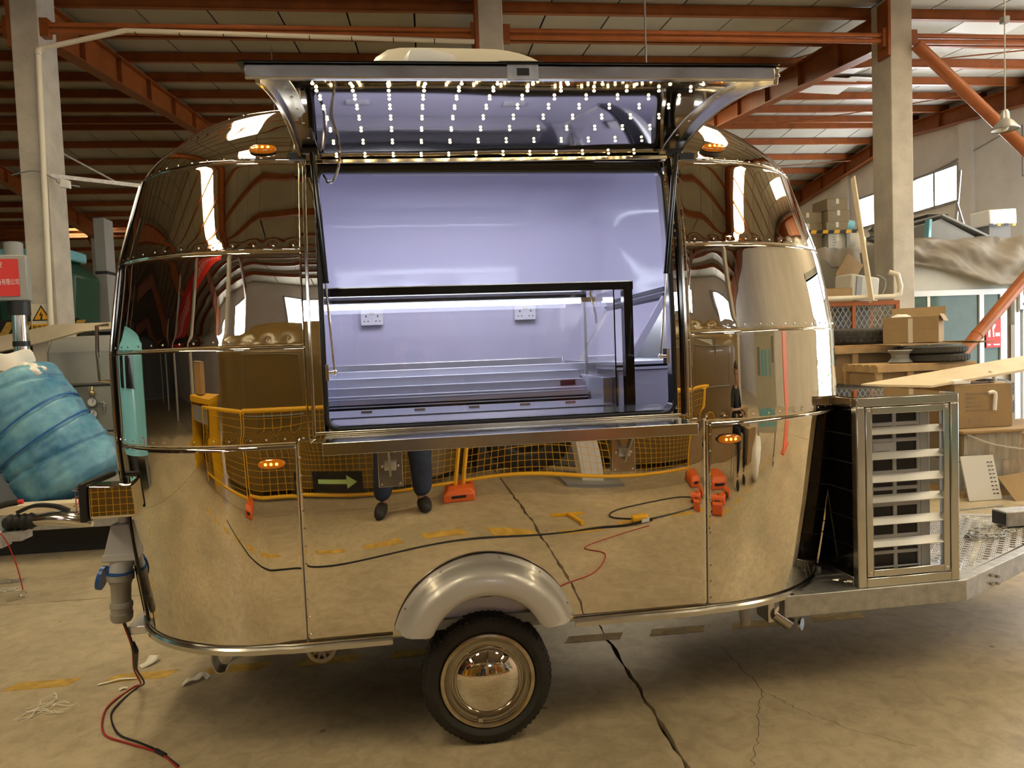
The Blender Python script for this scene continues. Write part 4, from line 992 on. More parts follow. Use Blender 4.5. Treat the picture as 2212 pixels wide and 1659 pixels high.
part(ou, 'grille', gr, 'grey_plastic', bev=0.004)
part(ou, 'side_trim', O().box(gx[5]+0.002, ux1-0.004, uy0+0.002, uy0+0.012, uz0, uz1), 'grey_plastic', bev=0.003)
hd = part(ou, 'carry_handle', O().box(gx[1]-0.006, gx[2]+0.006, uy0-0.004, uy0+0.006, zs[7]+0.006, zs[8]-0.006), 'grey_plastic', bev=0.006)
for k in range(8): part(hd, 'handle_slot', O().box(gx[1]+0.012+k*0.008, gx[1]+0.016+k*0.008, uy0-0.0055, uy0-0.0035, zs[7]+0.016, zs[7]+0.026), 'black')
hl = O()
for k in range(24): hl.box(ux1, ux1+0.001, uy0+0.03, uy0+0.04, lerp(0.52, 1.05, k/24), lerp(0.52, 1.05, k/24)+0.010)
part(ou, 'vent_holes', hl, 'black', stuff=True)
rc = solo('refrigerant_receiver', MB().lathe((2.092, 0.30, 0.56), (0, 0, 1), [(0.02, 0.0), (0.033, 0.012), (0.038, 0.03), (0.038, 0.38), (0.033, 0.40), (0.02, 0.415)], 20, True).cyl((2.092, 0.30, 0.450), (2.092, 0.30, 0.565), 0.018), 'steel', 'upright silver cylinder beside the outdoor unit inside the cage', 'cylinder', frame='T')
# safety chain lying on the deck
cn = thing('safety_chain', 'rusty steel chain heaped on the checker plate deck', 'chain', (2.62, 0.62, 0.4525), frame='T')
lk = MB().tube([(0.013*math.cos(a)+(0.009 if math.cos(a) > 0 else -0.009), 0.0105*math.sin(a), 0) for a in [2*PI*k/14 for k in range(14)]], 0.0036, 6, True).mesh('link', 'galv')
cp = smooth_path([(2.94, 0.785, 0.47), (2.84, 0.80, 0.462), (2.76, 0.74, 0.459), (2.70, 0.70, 0.459), (2.66, 0.66, 0.459), (2.70, 0.62, 0.459), (2.78, 0.66, 0.464), (2.74, 0.72, 0.470), (2.68, 0.66, 0.472), (2.76, 0.63, 0.470), (2.86, 0.65, 0.459), (2.92, 0.70, 0.459), (3.0, 0.72, 0.459)], 14)
acc = 0; last = cp[0]; i = 0
for a, b in zip(cp, cp[1:]):
    acc += (b-a).length
    if acc >= 0.034:
        acc = 0; d = (b-a).normalized(); i += 1
        o = bpy.data.objects.new('link', lk); C.objects.link(o); o.parent = cn; o.location = b-Vector((2.62, 0.62, 0.4525))
        o.rotation_euler = (PI/2*0.72 if i % 2 else 0.25, -math.asin(max(-1, min(1, d.z))), math.atan2(d.y, d.x))
# ================================================================== LEFT SIDE OF THE HALL
def pipe_el(pts, r): return MB().tube(pts, r, 10)
cdt = thing('cable_conduit', 'cream plastic conduit climbing the left concrete column and running under the orange pipe', 'conduit', (-4.85, 9.93, 0.6))
def N(o_): return MB(o=o_)
oc = (-4.85, 9.93, 0.6)
part(cdt, 'riser', N(oc).cyl((-4.87, 9.93, 0.6), (-4.77, 9.93, 5.56), 0.035), 'cream_plastic')
part(cdt, 'elbow', N(oc).tube([(-4.77, 9.93, 5.52), (-4.768, 9.93, 5.58), (-4.72, 9.94, 5.615)], 0.042, 12), 'cream_plastic')
part(cdt, 'sloping_run', N(oc).cyl((-4.74, 9.94, 5.605), (-3.72, 9.98, 5.86), 0.032), 'cream_plastic')
part(cdt, 'level_run', N(oc).cyl((-3.72, 9.98, 5.86), (0.80, 10.0, 5.775), 0.032), 'cream_plastic')
tw_ = N(oc)
for k in range(8): x = -3.6+k*0.55; tw_.lathe((x, 9.99, 5.85-0.018*k*0.55-0.01), (1, 0, 0), [(0.036, 0), (0.036, 0.012)], 10)
part(cdt, 'cable_ties', tw_, 'black', stuff=True)
sg = thing('warning_sign', 'yellow electric shock warning sign with black lightning triangle on the left column', 'sign', (-4.965, 9.985, 2.01))
os_ = (-4.965, 9.985, 2.01)
part(sg, 'plate', N(os_).box(-5.095, -4.84, 9.978, 9.992, 2.015, 2.375), 'cream_plastic', bev=0.003)
part(sg, 'caption_band', N(os_).box(-5.09, -4.845, 9.976, 9.979, 2.02, 2.115), 'yellow')
tri = lambda r, y: [(-4.9675+r*math.sin(a), y, 2.225+r*math.cos(a)) for a in (0, 2*PI/3, 4*PI/3)]
part(sg, 'triangle_border', N(os_).prism(tri(0.135, 9.975), (0, 0.003, 0)), 'black')
part(sg, 'triangle', N(os_).prism(tri(0.105, 9.973), (0, 0.003, 0)), 'yellow')
part(sg, 'lightning_bolt', N(os_).prism([(-4.962, 9.971, 2.285), (-4.998, 9.971, 2.222), (-4.972, 9.971, 2.226), (-4.982, 9.971, 2.185), (-4.995, 9.971, 2.19), (-4.965, 9.971, 2.160), (-4.955, 9.971, 2.20), (-4.965, 9.971, 2.19), (-4.945, 9.971, 2.242), (-4.968, 9.971, 2.238)], (0, 0.003, 0)), 'black')
text(sg, '有电危险', (0, -0.011, 0.058), (PI/2, 0, 0), 0.062, 'black')
solo('junction_box', MB().box(-5.07, -4.88, 9.90, 10.0, 1.90, 1.985), 'cream_plastic', 'cream junction box under the yellow warning sign', 'junction box', bev=0.012)
solo('steel_angle', MB().bar((-4.75, 10.0, 4.02), (-3.1, 10.3, 3.86), 0.03, 0.05), 'galv', 'thin steel angle reaching out from the left column towards the trailer roof', 'bar')
solo('slack_wire', MB().tube(smooth_path([(-5.2, 9.96, 4.02), (-4.9, 9.9, 4.06), (-4.7, 9.97, 3.98), (-4.64, 9.99, 3.92), (-4.45, 10.1, 3.90)], 6), 0.009, 5), 'mid_grey', 'slack grey wire tied round the left column', 'wire')
solo('slanting_rod', MB().cyl((-4.95, 10.462, 4.52), (-4.05, 10.45, 3.985), 0.014, n=8), 'galv', 'thin rod slanting down from the left column to the steel angle', 'rod')
solo('floodlight', MB().prism([(-4.62, 9.92, 3.86), (-4.50, 9.92, 3.84), (-4.50, 9.92, 3.94), (-4.60, 9.92, 3.97)], (0, 0.06, 0)), 'white', 'small white lamp housing on the angle beside the left column', 'lamp', bev=0.006)
# hydraulic press with its red sign
op_ = (0, 0, 0)
pr = thing('hydraulic_press', 'grey workshop press with a red company sign at the left edge', 'press', (-3.765, 7.35, 0), 0.22)
part(pr, 'head', MB().box(-1.0, 0.0, 0.0, 0.14, 2.195, 2.625), 'cabinet_grey', bev=0.01)
part(pr, 'motor', MB().cyl((-0.12, 0.09, 2.60), (-0.12, 0.09, 2.745), 0.08, n=24).cyl((-0.12, 0.09, 2.745), (-0.12, 0.09, 2.755), 0.07, n=24), 'mid_grey')
part(pr, 'ram_collar', MB().cyl((-0.11, 0.1, 2.06), (-0.11, 0.1, 2.20), 0.095, n=24), 'black')
part(pr, 'ram_band', MB().cyl((-0.11, 0.1, 1.76), (-0.11, 0.1, 1.81), 0.073, n=24), 'black')
part(pr, 'ram', MB().cyl((-0.11, 0.1, 1.0), (-0.11, 0.1, 2.10), 0.067, n=24), 'chrome_dull', 'chrome ram')
part(pr, 'frame_post', MB().box(-1.0, -0.8, 0.05, 0.45, 0, 2.2), 'cabinet_grey')
part(pr, 'bed', MB().box(-1.0, 0.0, 0.0, 0.5, 0.85, 1.0).box(-0.9, -0.1, 0.05, 0.45, 0, 0.85), 'mid_grey')
part(pr, 'sign_plate', MB().box(-0.95, -0.065, -0.012, -0.002, 2.235, 2.585), 'red', 'red sign with worn white characters')
text(pr, '备有限公司', (-0.152, -0.013, 2.365), (PI/2, 0, 0), 0.062, 'white', sx=0.58)
text(pr, '安', (-0.212, -0.013, 2.525), (PI/2, 0, 0), 0.062, 'white', sx=0.7)
# blue bundle leaning on the drawbar bed
bc = Vector((-3.40, 6.72, 0.935)); bax = Vector((-0.56, 0.05, 0.83)).normalized()
bu_ = bax.orthogonal().normalized(); bv_ = bax.cross(bu_); rr = random.Random(3); ph = [rr.uniform(0, 6.28) for _ in range(14)]
rings = []
for j in range(121):
    f = j/120; h = lerp(-0.57, 0.56, f)
    r0 = 0.432*(1-(max(0, abs(2*f-1)-0.86)/0.14)**2*0.16)*(0.985+0.015*math.sin(f*9))
    ring = []
    for i in range(72):
        a = 2*PI*i/72
        r = r0*(1+0.012*math.sin(3*a+ph[0]+4*f)+0.010*math.sin(7*a+ph[1]+9*f)+0.010*math.sin(13*a-14*f+ph[2])+0.008*math.sin(22*a+17*f+ph[3])+0.007*math.sin(5*a-31*f+ph[4])+0.005*math.sin(2*a+73*f+ph[5])*math.sin(3*a+5*f)+0.004*math.sin(4*a-110*f+ph[6])*math.sin(2*a+ph[7]))
        for fb_ in (0.30, 0.46, 0.60, 0.86): r *= 1-0.05*math.exp(-((f-fb_+0.05*math.sin(a+fb_*9))/0.018)**2)
        ring.append(bc+bax*h+(bu_*math.cos(a)+bv_*math.sin(a))*r)
    rings.append(ring)
bb = thing('blue_bundle', 'big bundle wrapped in wrinkled blue plastic leaning at the left', 'bundle', (-3.1, 6.6, 0.36)); ob = (-3.1, 6.6, 0.36)
part(bb, 'wrapping', N(ob).loft(rings), 'tarp_blue', angle=80)
for fb_ in (0.46, 0.60):
    h = lerp(-0.55, 0.57, fb_); part(bb, 'rope', N(ob).tube([bc+bax*(h-0.055*math.sin(a+fb_*9))+(bu_*math.cos(a)+bv_*math.sin(a))*0.424 for a in [2*PI*i/40 for i in range(40)]], 0.006, 5, True), 'blue_plastic')
# rag sack and rags behind it
def crumple(c, r, seed, amp=0.22, nu=26, nv=16):
    q = random.Random(seed); ks = [(Vector((q.gauss(0, 1), q.gauss(0, 1), q.gauss(0, 1)))*q.uniform(1.2, 4.5), q.uniform(0, 6.28)) for _ in range(9)]
    mb = MB().ball((0, 0, 0), 1.0, nu, nv); c = Vector(c); r = Vector(r)
    for i, p in enumerate(mb.v):
        d = 1+amp*sum(abs(math.sin(k.dot(p)+f)) - 0.6 for k, f in ks)/5
        mb.v[i] = c+Vector((p.x*r.x, p.y*r.y, p.z*r.z))*d
    return mb
wk = thing('rag_sack', 'open off-white woven sack behind the blue bundle under the press', 'sack', (-3.74, 6.85, 1.40)); ow = (-3.74, 6.85, 1.40)
part(wk, 'sack_body', N(ow).loft([[Vector((-3.74, 6.85, z))+Vector((0.23*k_*math.cos(a)*(1+0.08*math.sin(5*a+z*20)), 0.2*k_*math.sin(a), 0.02*math.sin(4*a+z*9))) for a in [2*PI*i/40 for i in range(40)]] for z, k_ in ((1.40, 0.9), (1.48, 1.06), (1.56, 1.0), (1.62, 0.98), (1.675, 0.97), (1.70, 0.93), (1.66, 0.86), (1.58, 0.8))], False), 'paper', angle=80)
rags = ('paper', 'off-white crumpled rag'), ('carton_shaded', 'tan crumpled rag'), ('red', 'dark red crumpled rag')
for k, (x, z, r, m, lb) in enumerate(((-3.42, 1.52, 0.10, 'paper', 'crumpled white rag at the top of the blue bundle, nearest the column'), (-3.54, 1.50, 0.06, 'red', 'crumpled red rag between the white rags on the blue bundle'), (-3.70, 1.47, 0.10, 'carton_shaded', 'crumpled tan rag tucked beside the blue bundle'))):
    solo('rag', crumple((x, 6.60+0.05*k, z), (r*1.2, r, r*0.7), 40+k, 0.5), m, lb, 'rag', group='rags on the blue bundle', angle=80)
# grey control cabinet with hood and gauges
kc = thing('control_cabinet', 'grey control cabinet with two round gauges under a dark hood behind the blue bundle', 'cabinet', (-3.5, 8.4, 0)); ok_ = (-3.5, 8.4, 0)
part(kc, 'body', N(ok_).box(-3.98, -2.7, 8.02, 8.9, 0.0, 1.34), 'mid_grey', bev=0.01)
part(kc, 'door', N(ok_).box(-3.575, -2.75, 7.995, 8.02, 0.86, 1.325), 'cabinet_grey', bev=0.008)
part(kc, 'lower_door', N(ok_).box(-3.575, -2.75, 7.995, 8.02, 0.15, 0.845), 'cabinet_grey', bev=0.008)
hood = []
for k in range(15):
    a = k/14*PI/2; hood.append((-3.98, 8.35-0.35*math.cos(a) if k else 7.98, 1.34+0.56*math.sin(a)))
part(kc, 'hood', N(ok_).prism([(-3.96, 7.98, 1.345), (-3.96, 7.98, 1.70), (-3.96, 8.10, 1.86), (-3.96, 8.9, 1.90), (-3.96, 8.9, 1.345)], (1.3, 0, 0)), 'cabinet_grey', bev=0.03)
for z in (1.17, 1.045):
    g = part(kc, 'gauge', N(ok_).lathe((-3.53, 7.995, z), (0, -1, 0), [(0.05, 0), (0.05, 0.03), (0.042, 0.03), (0.042, 0.022)], 24), 'rivet')
    part(g, 'dial', N(ok_).cyl((-3.53, 7.972, z), (-3.53, 7.97, z), 0.042, n=24), 'white_gloss')
    part(g, 'needle', N(ok_).bar((-3.53, 7.969, z-0.01), (-3.515, 7.969, z+0.03), 0.005, 0.002, (0, 1, 0)), 'black')
part(kc, 'valve', N(ok_).ball((-3.53, 7.97, 1.265), (0.03, 0.03, 0.03)).cyl((-3.53, 7.97, 1.265), (-3.53, 7.99, 1.33), 0.012), 'brass')
part(kc, 'door_handle', N(ok_).box(-3.435, -3.415, 7.97, 7.99, 1.05, 1.17).box(-3.46, -3.40, 7.965, 7.975, 1.135, 1.155), 'rivet', bev=0.003)
for z in (0.90, 0.83): part(kc, 'knob', N(ok_).ball((-3.50, 7.97, z), 0.022), 'black')
tri2 = [(-3.22+0.03*math.sin(a), 7.993, 1.20+0.03*math.cos(a)) for a in (0, 2*PI/3, 4*PI/3)]
part(kc, 'hazard_label', N(ok_).prism(tri2, (0, 0.002, 0)), 'yellow')
solo('wooden_board', MB().prism([(-4.5, 7.85, 1.70), (-3.9, 7.85, 1.815), (-3.55, 7.85, 1.905), (-2.7, 7.85, 1.965), (-2.7, 7.85, 2.0), (-3.8, 7.85, 1.985), (-4.6, 7.85, 1.83)], (0, 0.10, 0)), 'plywood', 'bent pale board lying over the hood of the grey control cabinet', 'board')
solo('switch_box', MB().box(-3.90, -3.80, 7.93, 8.0, 1.22, 1.34), 'white', 'small white switch box hanging by the blue bundle top', 'switch box', bev=0.01)
# grey post and machinery beyond the column
gp = thing('grey_post', 'square grey post with two black straps standing beyond the left column', 'post', (-5.46, 13.0, 0)); og = (-5.46, 13.0, 0)
part(gp, 'shaft', N(og).box(-5.56, -5.38, 13.0, 13.35, 0, 4.05), 'cabinet_grey', bev=0.01)
for z in (3.1, 3.02-0.95): part(gp, 'strap', N(og).box(-5.57, -5.37, 12.99, 13.36, z, z+0.05), 'black')
gm = thing('green_machine', 'green machine with a round dark port beyond the left column', 'machine', (-5.9, 12.2, 0)); om = (-5.9, 12.2, 0)
part(gm, 'body', N(om).prism([(-6.6, 12.0, 1.9), (-6.05, 12.0, 1.95), (-5.5, 12.0, 2.15), (-5.45, 12.0, 3.0), (-5.75, 12.0, 3.25), (-6.6, 12.0, 3.25)], (0, 0.9, 0)), 'green_dark', bev=0.05)
part(gm, 'port', N(om).cyl((-5.62, 11.985, 2.85), (-5.62, 12.0, 2.85), 0.09, n=20), 'black')
part(gm, 'pedestal', N(om).box(-6.5, -5.5, 12.1, 12.8, 0, 1.95), 'mid_grey')
st = thing('striped_board', 'yellow and black striped guard board below the green machine', 'board', (-5.8, 11.6, 1.5)); ot = (-5.8, 11.6, 1.5)
part(st, 'panel', N(ot).box(-6.5, -5.25, 11.6, 11.63, 1.5, 2.28), 'black')
for k in range(5): x = -6.45+k*0.25; part(st, 'stripe', N(ot).prism([(x, 11.595, 1.95), (x+0.12, 11.595, 1.95), (x+0.30, 11.595, 2.25), (x+0.18, 11.595, 2.25)], (0, 0.006, 0)), 'line_yellow')
part(st, 'post', N(ot).box(-6.4, -6.34, 11.62, 11.7, 0, 1.6).box(-5.4, -5.34, 11.62, 11.7, 0, 1.6), 'mid_grey')
solo('tarpaulin', MB().box(-6.6, -5.62, 12.05, 12.85, 3.252, 3.42), 'light_blue', 'faded blue sheet folded on top of the green machine', 'sheet', bev=0.03)
# a second trailer drawbar poking in from the left
db = thing('trailer_drawbar', 'grey drawbar of another trailer with coupling and rubber boot poking in at the left', 'drawbar', (-3.2, 5.35, 0)); od = (-3.2, 5.35, 0)
part(db, 'beam', N(od).box(-4.4, -2.93, 5.18, 5.30, 0.335, 0.455), 'galv', 'dull galvanised beam', bev=0.006)
part(db, 'beam_cap', N(od).box(-2.93, -2.80, 5.17, 5.31, 0.38, 0.44), 'galv')
part(db, 'rubber_boot', N(od).lathe((-2.95, 5.26, 0.49), (1, 0, 0.03), [(0.035, 0)]+[(0.058 if k % 2 else 0.045, 0.02+k*0.022) for k in range(9)]+[(0.035, 0.22)], 20, True), 'rubber', 'black corrugated rubber boot')
part(db, 'coupling_head', N(od).loft([[Vector((x, 5.26+w_*math.cos(a), z+h*math.sin(a))) for a in [2*PI*i/16 for i in range(16)]] for x, z, w_, h in ((-2.76, 0.497, 0.04, 0.035), (-2.66, 0.505, 0.055, 0.045), (-2.55, 0.50, 0.06, 0.055), (-2.44, 0.475, 0.05, 0.045), (-2.38, 0.45, 0.02, 0.02))]), 'chrome_dull', 'shiny coupling head', angle=50)
part(db, 'coupling_lever', N(od).sweep(smooth_path([(-2.86, 5.26, 0.56), (-2.75, 5.26, 0.60), (-2.62, 5.26, 0.59), (-2.53, 5.26, 0.55)], 5), [(-0.02, -0.012), (0.02, -0.012), (0.02, 0.012), (-0.02, 0.012)], (0, 1, 0)), 'black')
part(db, 'handbrake', N(od).bar((-3.3, 5.30, 0.50), (-3.02, 5.30, 0.60), 0.02, 0.035), 'galv')
part(db, 'handbrake_grip', N(od).tube(smooth_path([(-3.03, 5.30, 0.595), (-2.95, 5.30, 0.615), (-2.87, 5.30, 0.625)], 4), [0.022]*8+[0.018], 12), 'rubber', 'black rubber grip')
part(db, 'grip_button', N(od).cyl((-2.87, 5.30, 0.625), (-2.845, 5.30, 0.628), 0.017), 'red')
part(db, 'release_cable', N(od).tube(smooth_path([(-3.25, 5.16, 0.50), (-3.05, 5.14, 0.52), (-2.90, 5.13, 0.44), (-2.82, 5.12, 0.25), (-2.785, 5.12, 0.06)], 7), 0.004, 6), 'wire_red')
part(db, 'release_pin', N(od).tube([(-2.785+0.02*math.cos(a), 5.12, 0.028+0.02*math.sin(a)) for a in [2*PI*i/14 for i in range(14)]], 0.006, 6, True).bar((-2.80, 5.11, 0.018), (-2.86, 5.06, 0.008), 0.012, 0.008), 'rivet')
part(db, 'stand_post', N(od).box(-3.22, -3.16, 5.2, 5.26, 0, 0.34), 'galv')
for nm, pts in (('safety_chain', [(-3.6, 5.45, 0.01), (-3.3, 5.5, 0.01), (-3.12, 5.52, 0.012), (-2.99, 5.54, 0.01)]), ('safety_chain', [(-3.5, 5.22, 0.01), (-3.2, 5.25, 0.012), (-3.02, 5.31, 0.012), (-2.93, 5.33, 0.01)])):
    sc_ = thing(nm, 'rusty chain lying on the floor under the left drawbar, '+('the farther one' if pts[0][1] > 5.4 else 'the nearer one'), 'chain', pts[1]); pc = smooth_path(pts, 12); acc = 0; i = 0
    for a, b in zip(pc, pc[1:]):
        acc += (b-a).length
        if acc > 0.034:
            acc = 0; i += 1; d = (b-a).normalized(); o = bpy.data.objects.new('link', lk); C.objects.link(o); o.parent = sc_; o.location = b-Vector(pts[1]); o.rotation_euler = (1.1 if i % 2 else 0.2, 0, math.atan2(d.y, d.x))
bt = thing('trailer_bed', 'low dark trailer bed with a plank carrying the blue bundle', 'bed', (-3.4, 6.6, 0)); obt = (-3.4, 6.6, 0)
part(bt, 'plank', N(obt).box(-4.6, -2.35, 6.10, 6.26, 0.385, 0.455), 'plywood', bev=0.003)
part(bt, 'bearer', N(obt).box(-4.6, -2.30, 6.14, 6.24, 0.24, 0.385), 'galv')
part(bt, 'platform', N(obt).box(-4.6, -2.45, 6.26, 7.15, 0.20, 0.285), 'black')
part(bt, 'skid', N(obt).box(-4.5, -2.5, 6.35, 6.45, 0, 0.2).box(-4.5, -2.5, 7.0, 7.1, 0, 0.2), 'black')
# litter on the floor
def scrap(pts, label, m='paper', w_=0.03):
    mb = MB(); P_ = smooth_path(pts, 5); rws = []
    for i, p in enumerate(P_):
        t = (P_[min(i+1, len(P_)-1)]-P_[max(i-1, 0)]).normalized(); n = Vector((-t.y, t.x, 0)).normalized()*w_/2
        rws.append([p-n, p+n])
    mb.grid(rws); o = solo('paper_scrap', mb, m, label, 'scrap', group='paper scraps on the floor'); o.modifiers.new('sheet', 'SOLIDIFY').thickness = 0.001
scrap([(-1.535, 3.80, 0.002), (-1.50, 3.83, 0.012), (-1.49, 3.87, 0.03)], 'curled square paper scrap left of the trailer corner', w_=0.055)
scrap([(-1.245, 3.54, 0.002), (-1.22, 3.55, 0.022), (-1.195, 3.575, 0.012), (-1.17, 3.60, 0.024), (-1.14, 3.60, 0.002)], 'wavy paper strip in the edge of the trailer shadow', w_=0.045)
scrap([(-1.665, 3.625, 0.003), (-1.62, 3.635, 0.008), (-1.57, 3.655, 0.010), (-1.50, 3.66, 0.004)], 'long white paper strip on the yellow dash beside the cable', w_=0.016)
scrap([(-1.535, 3.545, 0.002), (-1.52, 3.555, 0.008), (-1.50, 3.56, 0.003)], 'tiny white scrap beside the cable in front of the yellow dash', w_=0.022)
sx = MB(); q = random.Random(5)
for k in range(11):
    p = Vector((-1.86+q.uniform(-0.05, 0.05), 3.36+q.uniform(-0.07, 0.07), 0.004)); path = [p]; a = q.uniform(-0.6, 0.6)
    for _ in range(7): a += q.uniform(-0.8, 0.8); p = p+Vector((0.03*math.cos(a), 0.022*math.sin(a), q.uniform(-0.003, 0.006))); p.z = max(0.003, p.z); path.append(p)
    sx.tube(smooth_path(path, 3), 0.0022, 4)
solo('tangled_string', sx, 'paper', 'tangle of frayed white string on the floor at lower left', 'string')
# ================================================================== RIGHT SIDE OF THE HALL
# office built under the mezzanine
of = structure('wall_office', MB().box(7.35, 12.9, 11.05, 11.15, 2.24, 3.02).box(7.35, 12.9, 11.05, 11.15, 0, 0.95).box(7.35, 12.9, 11.05, 16.0, 2.98, 3.06).box(7.35, 7.42, 11.15, 16.0, 0, 2.98).box(11.2, 12.9, 11.05, 11.15, 0.95, 2.24), 'cream_board', smooth=False)
wo = structure('window_8', MB().box(7.42, 9.62, 11.0, 11.06, 2.17, 2.26).box(7.42, 9.62, 11.0, 11.06, 0.90, 0.98).box(7.42, 7.50, 11.0, 11.06, 0.98, 2.17).box(9.12, 9.20, 11.0, 11.06, 0.98, 2.17).box(9.50, 9.62, 11.0, 11.06, 0.98, 2.17), 'white', smooth=False)
part(wo, 'mullion', MB().box(8.20, 8.25, 11.02, 11.06, 0.98, 2.17), 'cream_plastic', smooth=False)
for a, b in ((7.50, 8.20), (8.25, 9.12), (9.20, 9.50)): part(wo, 'pane', MB().box(a, b, 11.03, 11.04, 0.98, 2.17), 'glass_office', smooth=False)
do = structure('door_2', MB().box(9.74, 9.84, 10.98, 11.06, 0, 2.25).box(10.7, 10.8, 10.98, 11.06, 0, 2.25).box(9.84, 10.7, 10.98, 11.06, 2.16, 2.25).box(9.90, 9.98, 10.99, 11.04, 0.05, 2.10).box(10.56, 10.64, 10.99, 11.04, 0.05, 2.10).box(9.98, 10.56, 10.99, 11.04, 2.02, 2.10).box(9.98, 10.56, 10.99, 11.04, 0.05, 0.25), 'white', smooth=False)
part(do, 'pane', MB().box(9.98, 10.56, 11.01, 11.02, 0.25, 2.02), 'glass_office', smooth=False)
part(do, 'dark_jamb', MB().box(9.66, 9.73, 10.97, 11.0, 0.3, 1.65), 'brown_wrap')
ps = thing('fire_notice', 'red fire safety notice stuck on the office window', 'notice', (9.36, 10.99, 1.28)); on = (9.36, 10.99, 1.28)
part(ps, 'sheet', N(on).box(9.225, 9.49, 10.985, 10.995, 1.285, 1.755), 'red')
part(ps, 'extinguisher_icon', N(on).box(9.255, 9.295, 10.98, 10.986, 1.46, 1.62).cyl((9.275, 10.98, 1.62), (9.275, 10.986, 1.65), 0.018).prism([(9.34, 10.98, 1.46), (9.37, 10.98, 1.46), (9.36, 10.98, 1.58), (9.40, 10.98, 1.66), (9.35, 10.98, 1.70), (9.33, 10.98, 1.60)], (0, 0.006, 0)), 'white')
part(ps, 'text_line', N(on).box(9.24, 9.30, 10.98, 10.986, 1.32, 1.345).box(9.35, 9.47, 10.98, 10.986, 1.32, 1.345).box(9.385, 9.47, 10.98, 10.986, 1.47, 1.53), 'white', stuff=True)
ns = thing('no_smoking_sign', 'white no smoking sign above the office door at the right edge', 'sign', (10.0, 10.9, 2.0)); on2 = (10.0, 10.9, 2.0)
part(ns, 'plate', N(on2).box(9.80, 10.16, 10.94, 10.955, 1.90, 2.34), 'white', bev=0.003)
part(ns, 'red_ring', N(on2).lathe((9.975, 10.945, 2.18), (0, -1, 0), [(0.085, 0), (0.115, 0), (0.115, 0.008), (0.085, 0.008)], 28, closed=True).bar((9.915, 10.938, 2.24), (10.035, 10.938, 2.12), 0.025, 0.006, (0, 1, 0)), 'red')
part(ns, 'cigarette', N(on2).box(9.92, 10.03, 10.935, 10.942, 2.165, 2.19), 'black')
part(ns, 'caption', N(on2).box(9.86, 9.94, 10.935, 10.942, 1.97, 2.01).box(9.96, 10.04, 10.935, 10.942, 1.97, 2.01), 'black', stuff=True)
part(ns, 'hanger', N(on2).box(9.78, 9.81, 10.95, 11.0, 1.86, 2.4), 'mid_grey')
# canvas draped over the edge of the office roof
cv = []
for i in range(61):
    f = i/60; x = lerp(7.38, 11.4, f)
    drop = 0.16+0.62*min(1, f*2.0)**0.75+0.03*math.sin(f*17)
    col = []
    for j in range(23):
        g = j/22
        z = 3.10-drop*g+0.018*math.sin(9*f*6+g*3)*(1-g)
        y = 11.0-0.10*math.sin(PI*min(1, g*1.1))-0.07*g-0.07*math.sin(f*34+7*g+1.5*math.sin(f*9))*(0.3+0.7*(1-g))-0.05*math.sin(f*13-11*g)-0.03*abs(math.sin(f*52-14*g))
        if g > 0.86: y -= 0.05*math.sin((g-0.86)/0.14*PI)
        col.append(Vector((x, y, z)))
    cv.append([Vector((x, 11.7, 3.12+0.06*math.sin(f*22)+0.03*math.sin(f*51))), Vector((x, 11.3, 3.13+0.05*math.sin(f*26+1)))]+col)
cvm = solo('canvas_sheet', MB().grid(cv), 'canvas', 'dusty brown canvas draped over the office roof edge at right', 'canvas', angle=80)
cvm.modifiers.new('sheet', 'SOLIDIFY').thickness = 0.006
# goods on top of the office
dt = thing('steel_duct', 'grey sheet metal duct box with a tilted lid on the office roof', 'duct', (8.9, 11.6, 3.06)); odt = (8.9, 11.6, 3.06)
part(dt, 'box', N(odt).prism([(8.52, 11.4, 3.06), (9.5, 11.4, 3.06), (9.5, 11.4, 3.12), (8.75, 11.4, 3.50), (8.52, 11.4, 3.42)], (0, 0.7, 0)), 'cabinet_grey')
part(dt, 'lid', N(odt).obox((9.16, 11.72, 3.36), (0.98, 0.8, 0.035), 0, 0, 0.42), 'cabinet_grey')
wb = thing('wrapped_pack', 'white wrapped pack with yellow and black tape on the office roof at right', 'pack', (9.85, 11.6, 3.3)); owb = (9.85, 11.6, 3.3)
part(wb, 'pack', N(owb).obox((9.80, 11.5, 3.50), (0.56, 0.4, 0.26), 0.1, 0, -0.05), 'foam', bev=0.02)
for k in range(4): part(wb, 'tape', N(owb).obox((9.58+k*0.14, 11.28, 3.36), (0.07, 0.008, 0.045), 0.1), 'yellow' if k % 2 else 'black')
part(wb, 'stand', N(owb).box(9.6, 10.0, 11.35, 11.65, 3.1, 3.375), 'mid_grey')
solo('insulation_sheet', MB().obox((8.46, 11.34, 3.28), (0.05, 0.10, 0.40), 0.1, 0, 0.08), 'light_blue', 'pale blue panel leaning against the duct box on the office roof', 'panel')
solo('dark_blue_crate', MB().box(9.1, 9.5, 12.2, 12.6, 3.45, 3.72).box(9.1, 9.14, 12.2, 12.6, 3.06, 3.45).box(9.46, 9.5, 12.2, 12.6, 3.06, 3.45), 'shirt_navy', 'dark blue crate behind the duct box', 'crate')
pn = thing('metal_pans', 'pile of shiny metal pans on a dark frame on the office roof beside the column', 'pans', (7.9, 11.5, 3.06)); opn = (7.9, 11.5, 3.06)
for k, (x, z, r) in enumerate(((7.75, 3.36, 0.20), (8.0, 3.33, 0.17), (7.7, 3.27, 0.19), (8.12, 3.22, 0.13))): part(pn, 'pan', N(opn).lathe((x, 11.5+0.1*(k % 2), z), (0.1*k-0.15, 0.2, 1), [(0.02, 0), (r*0.7, 0), (r, 0.07), (r*1.05, 0.07)], 20), 'steel')
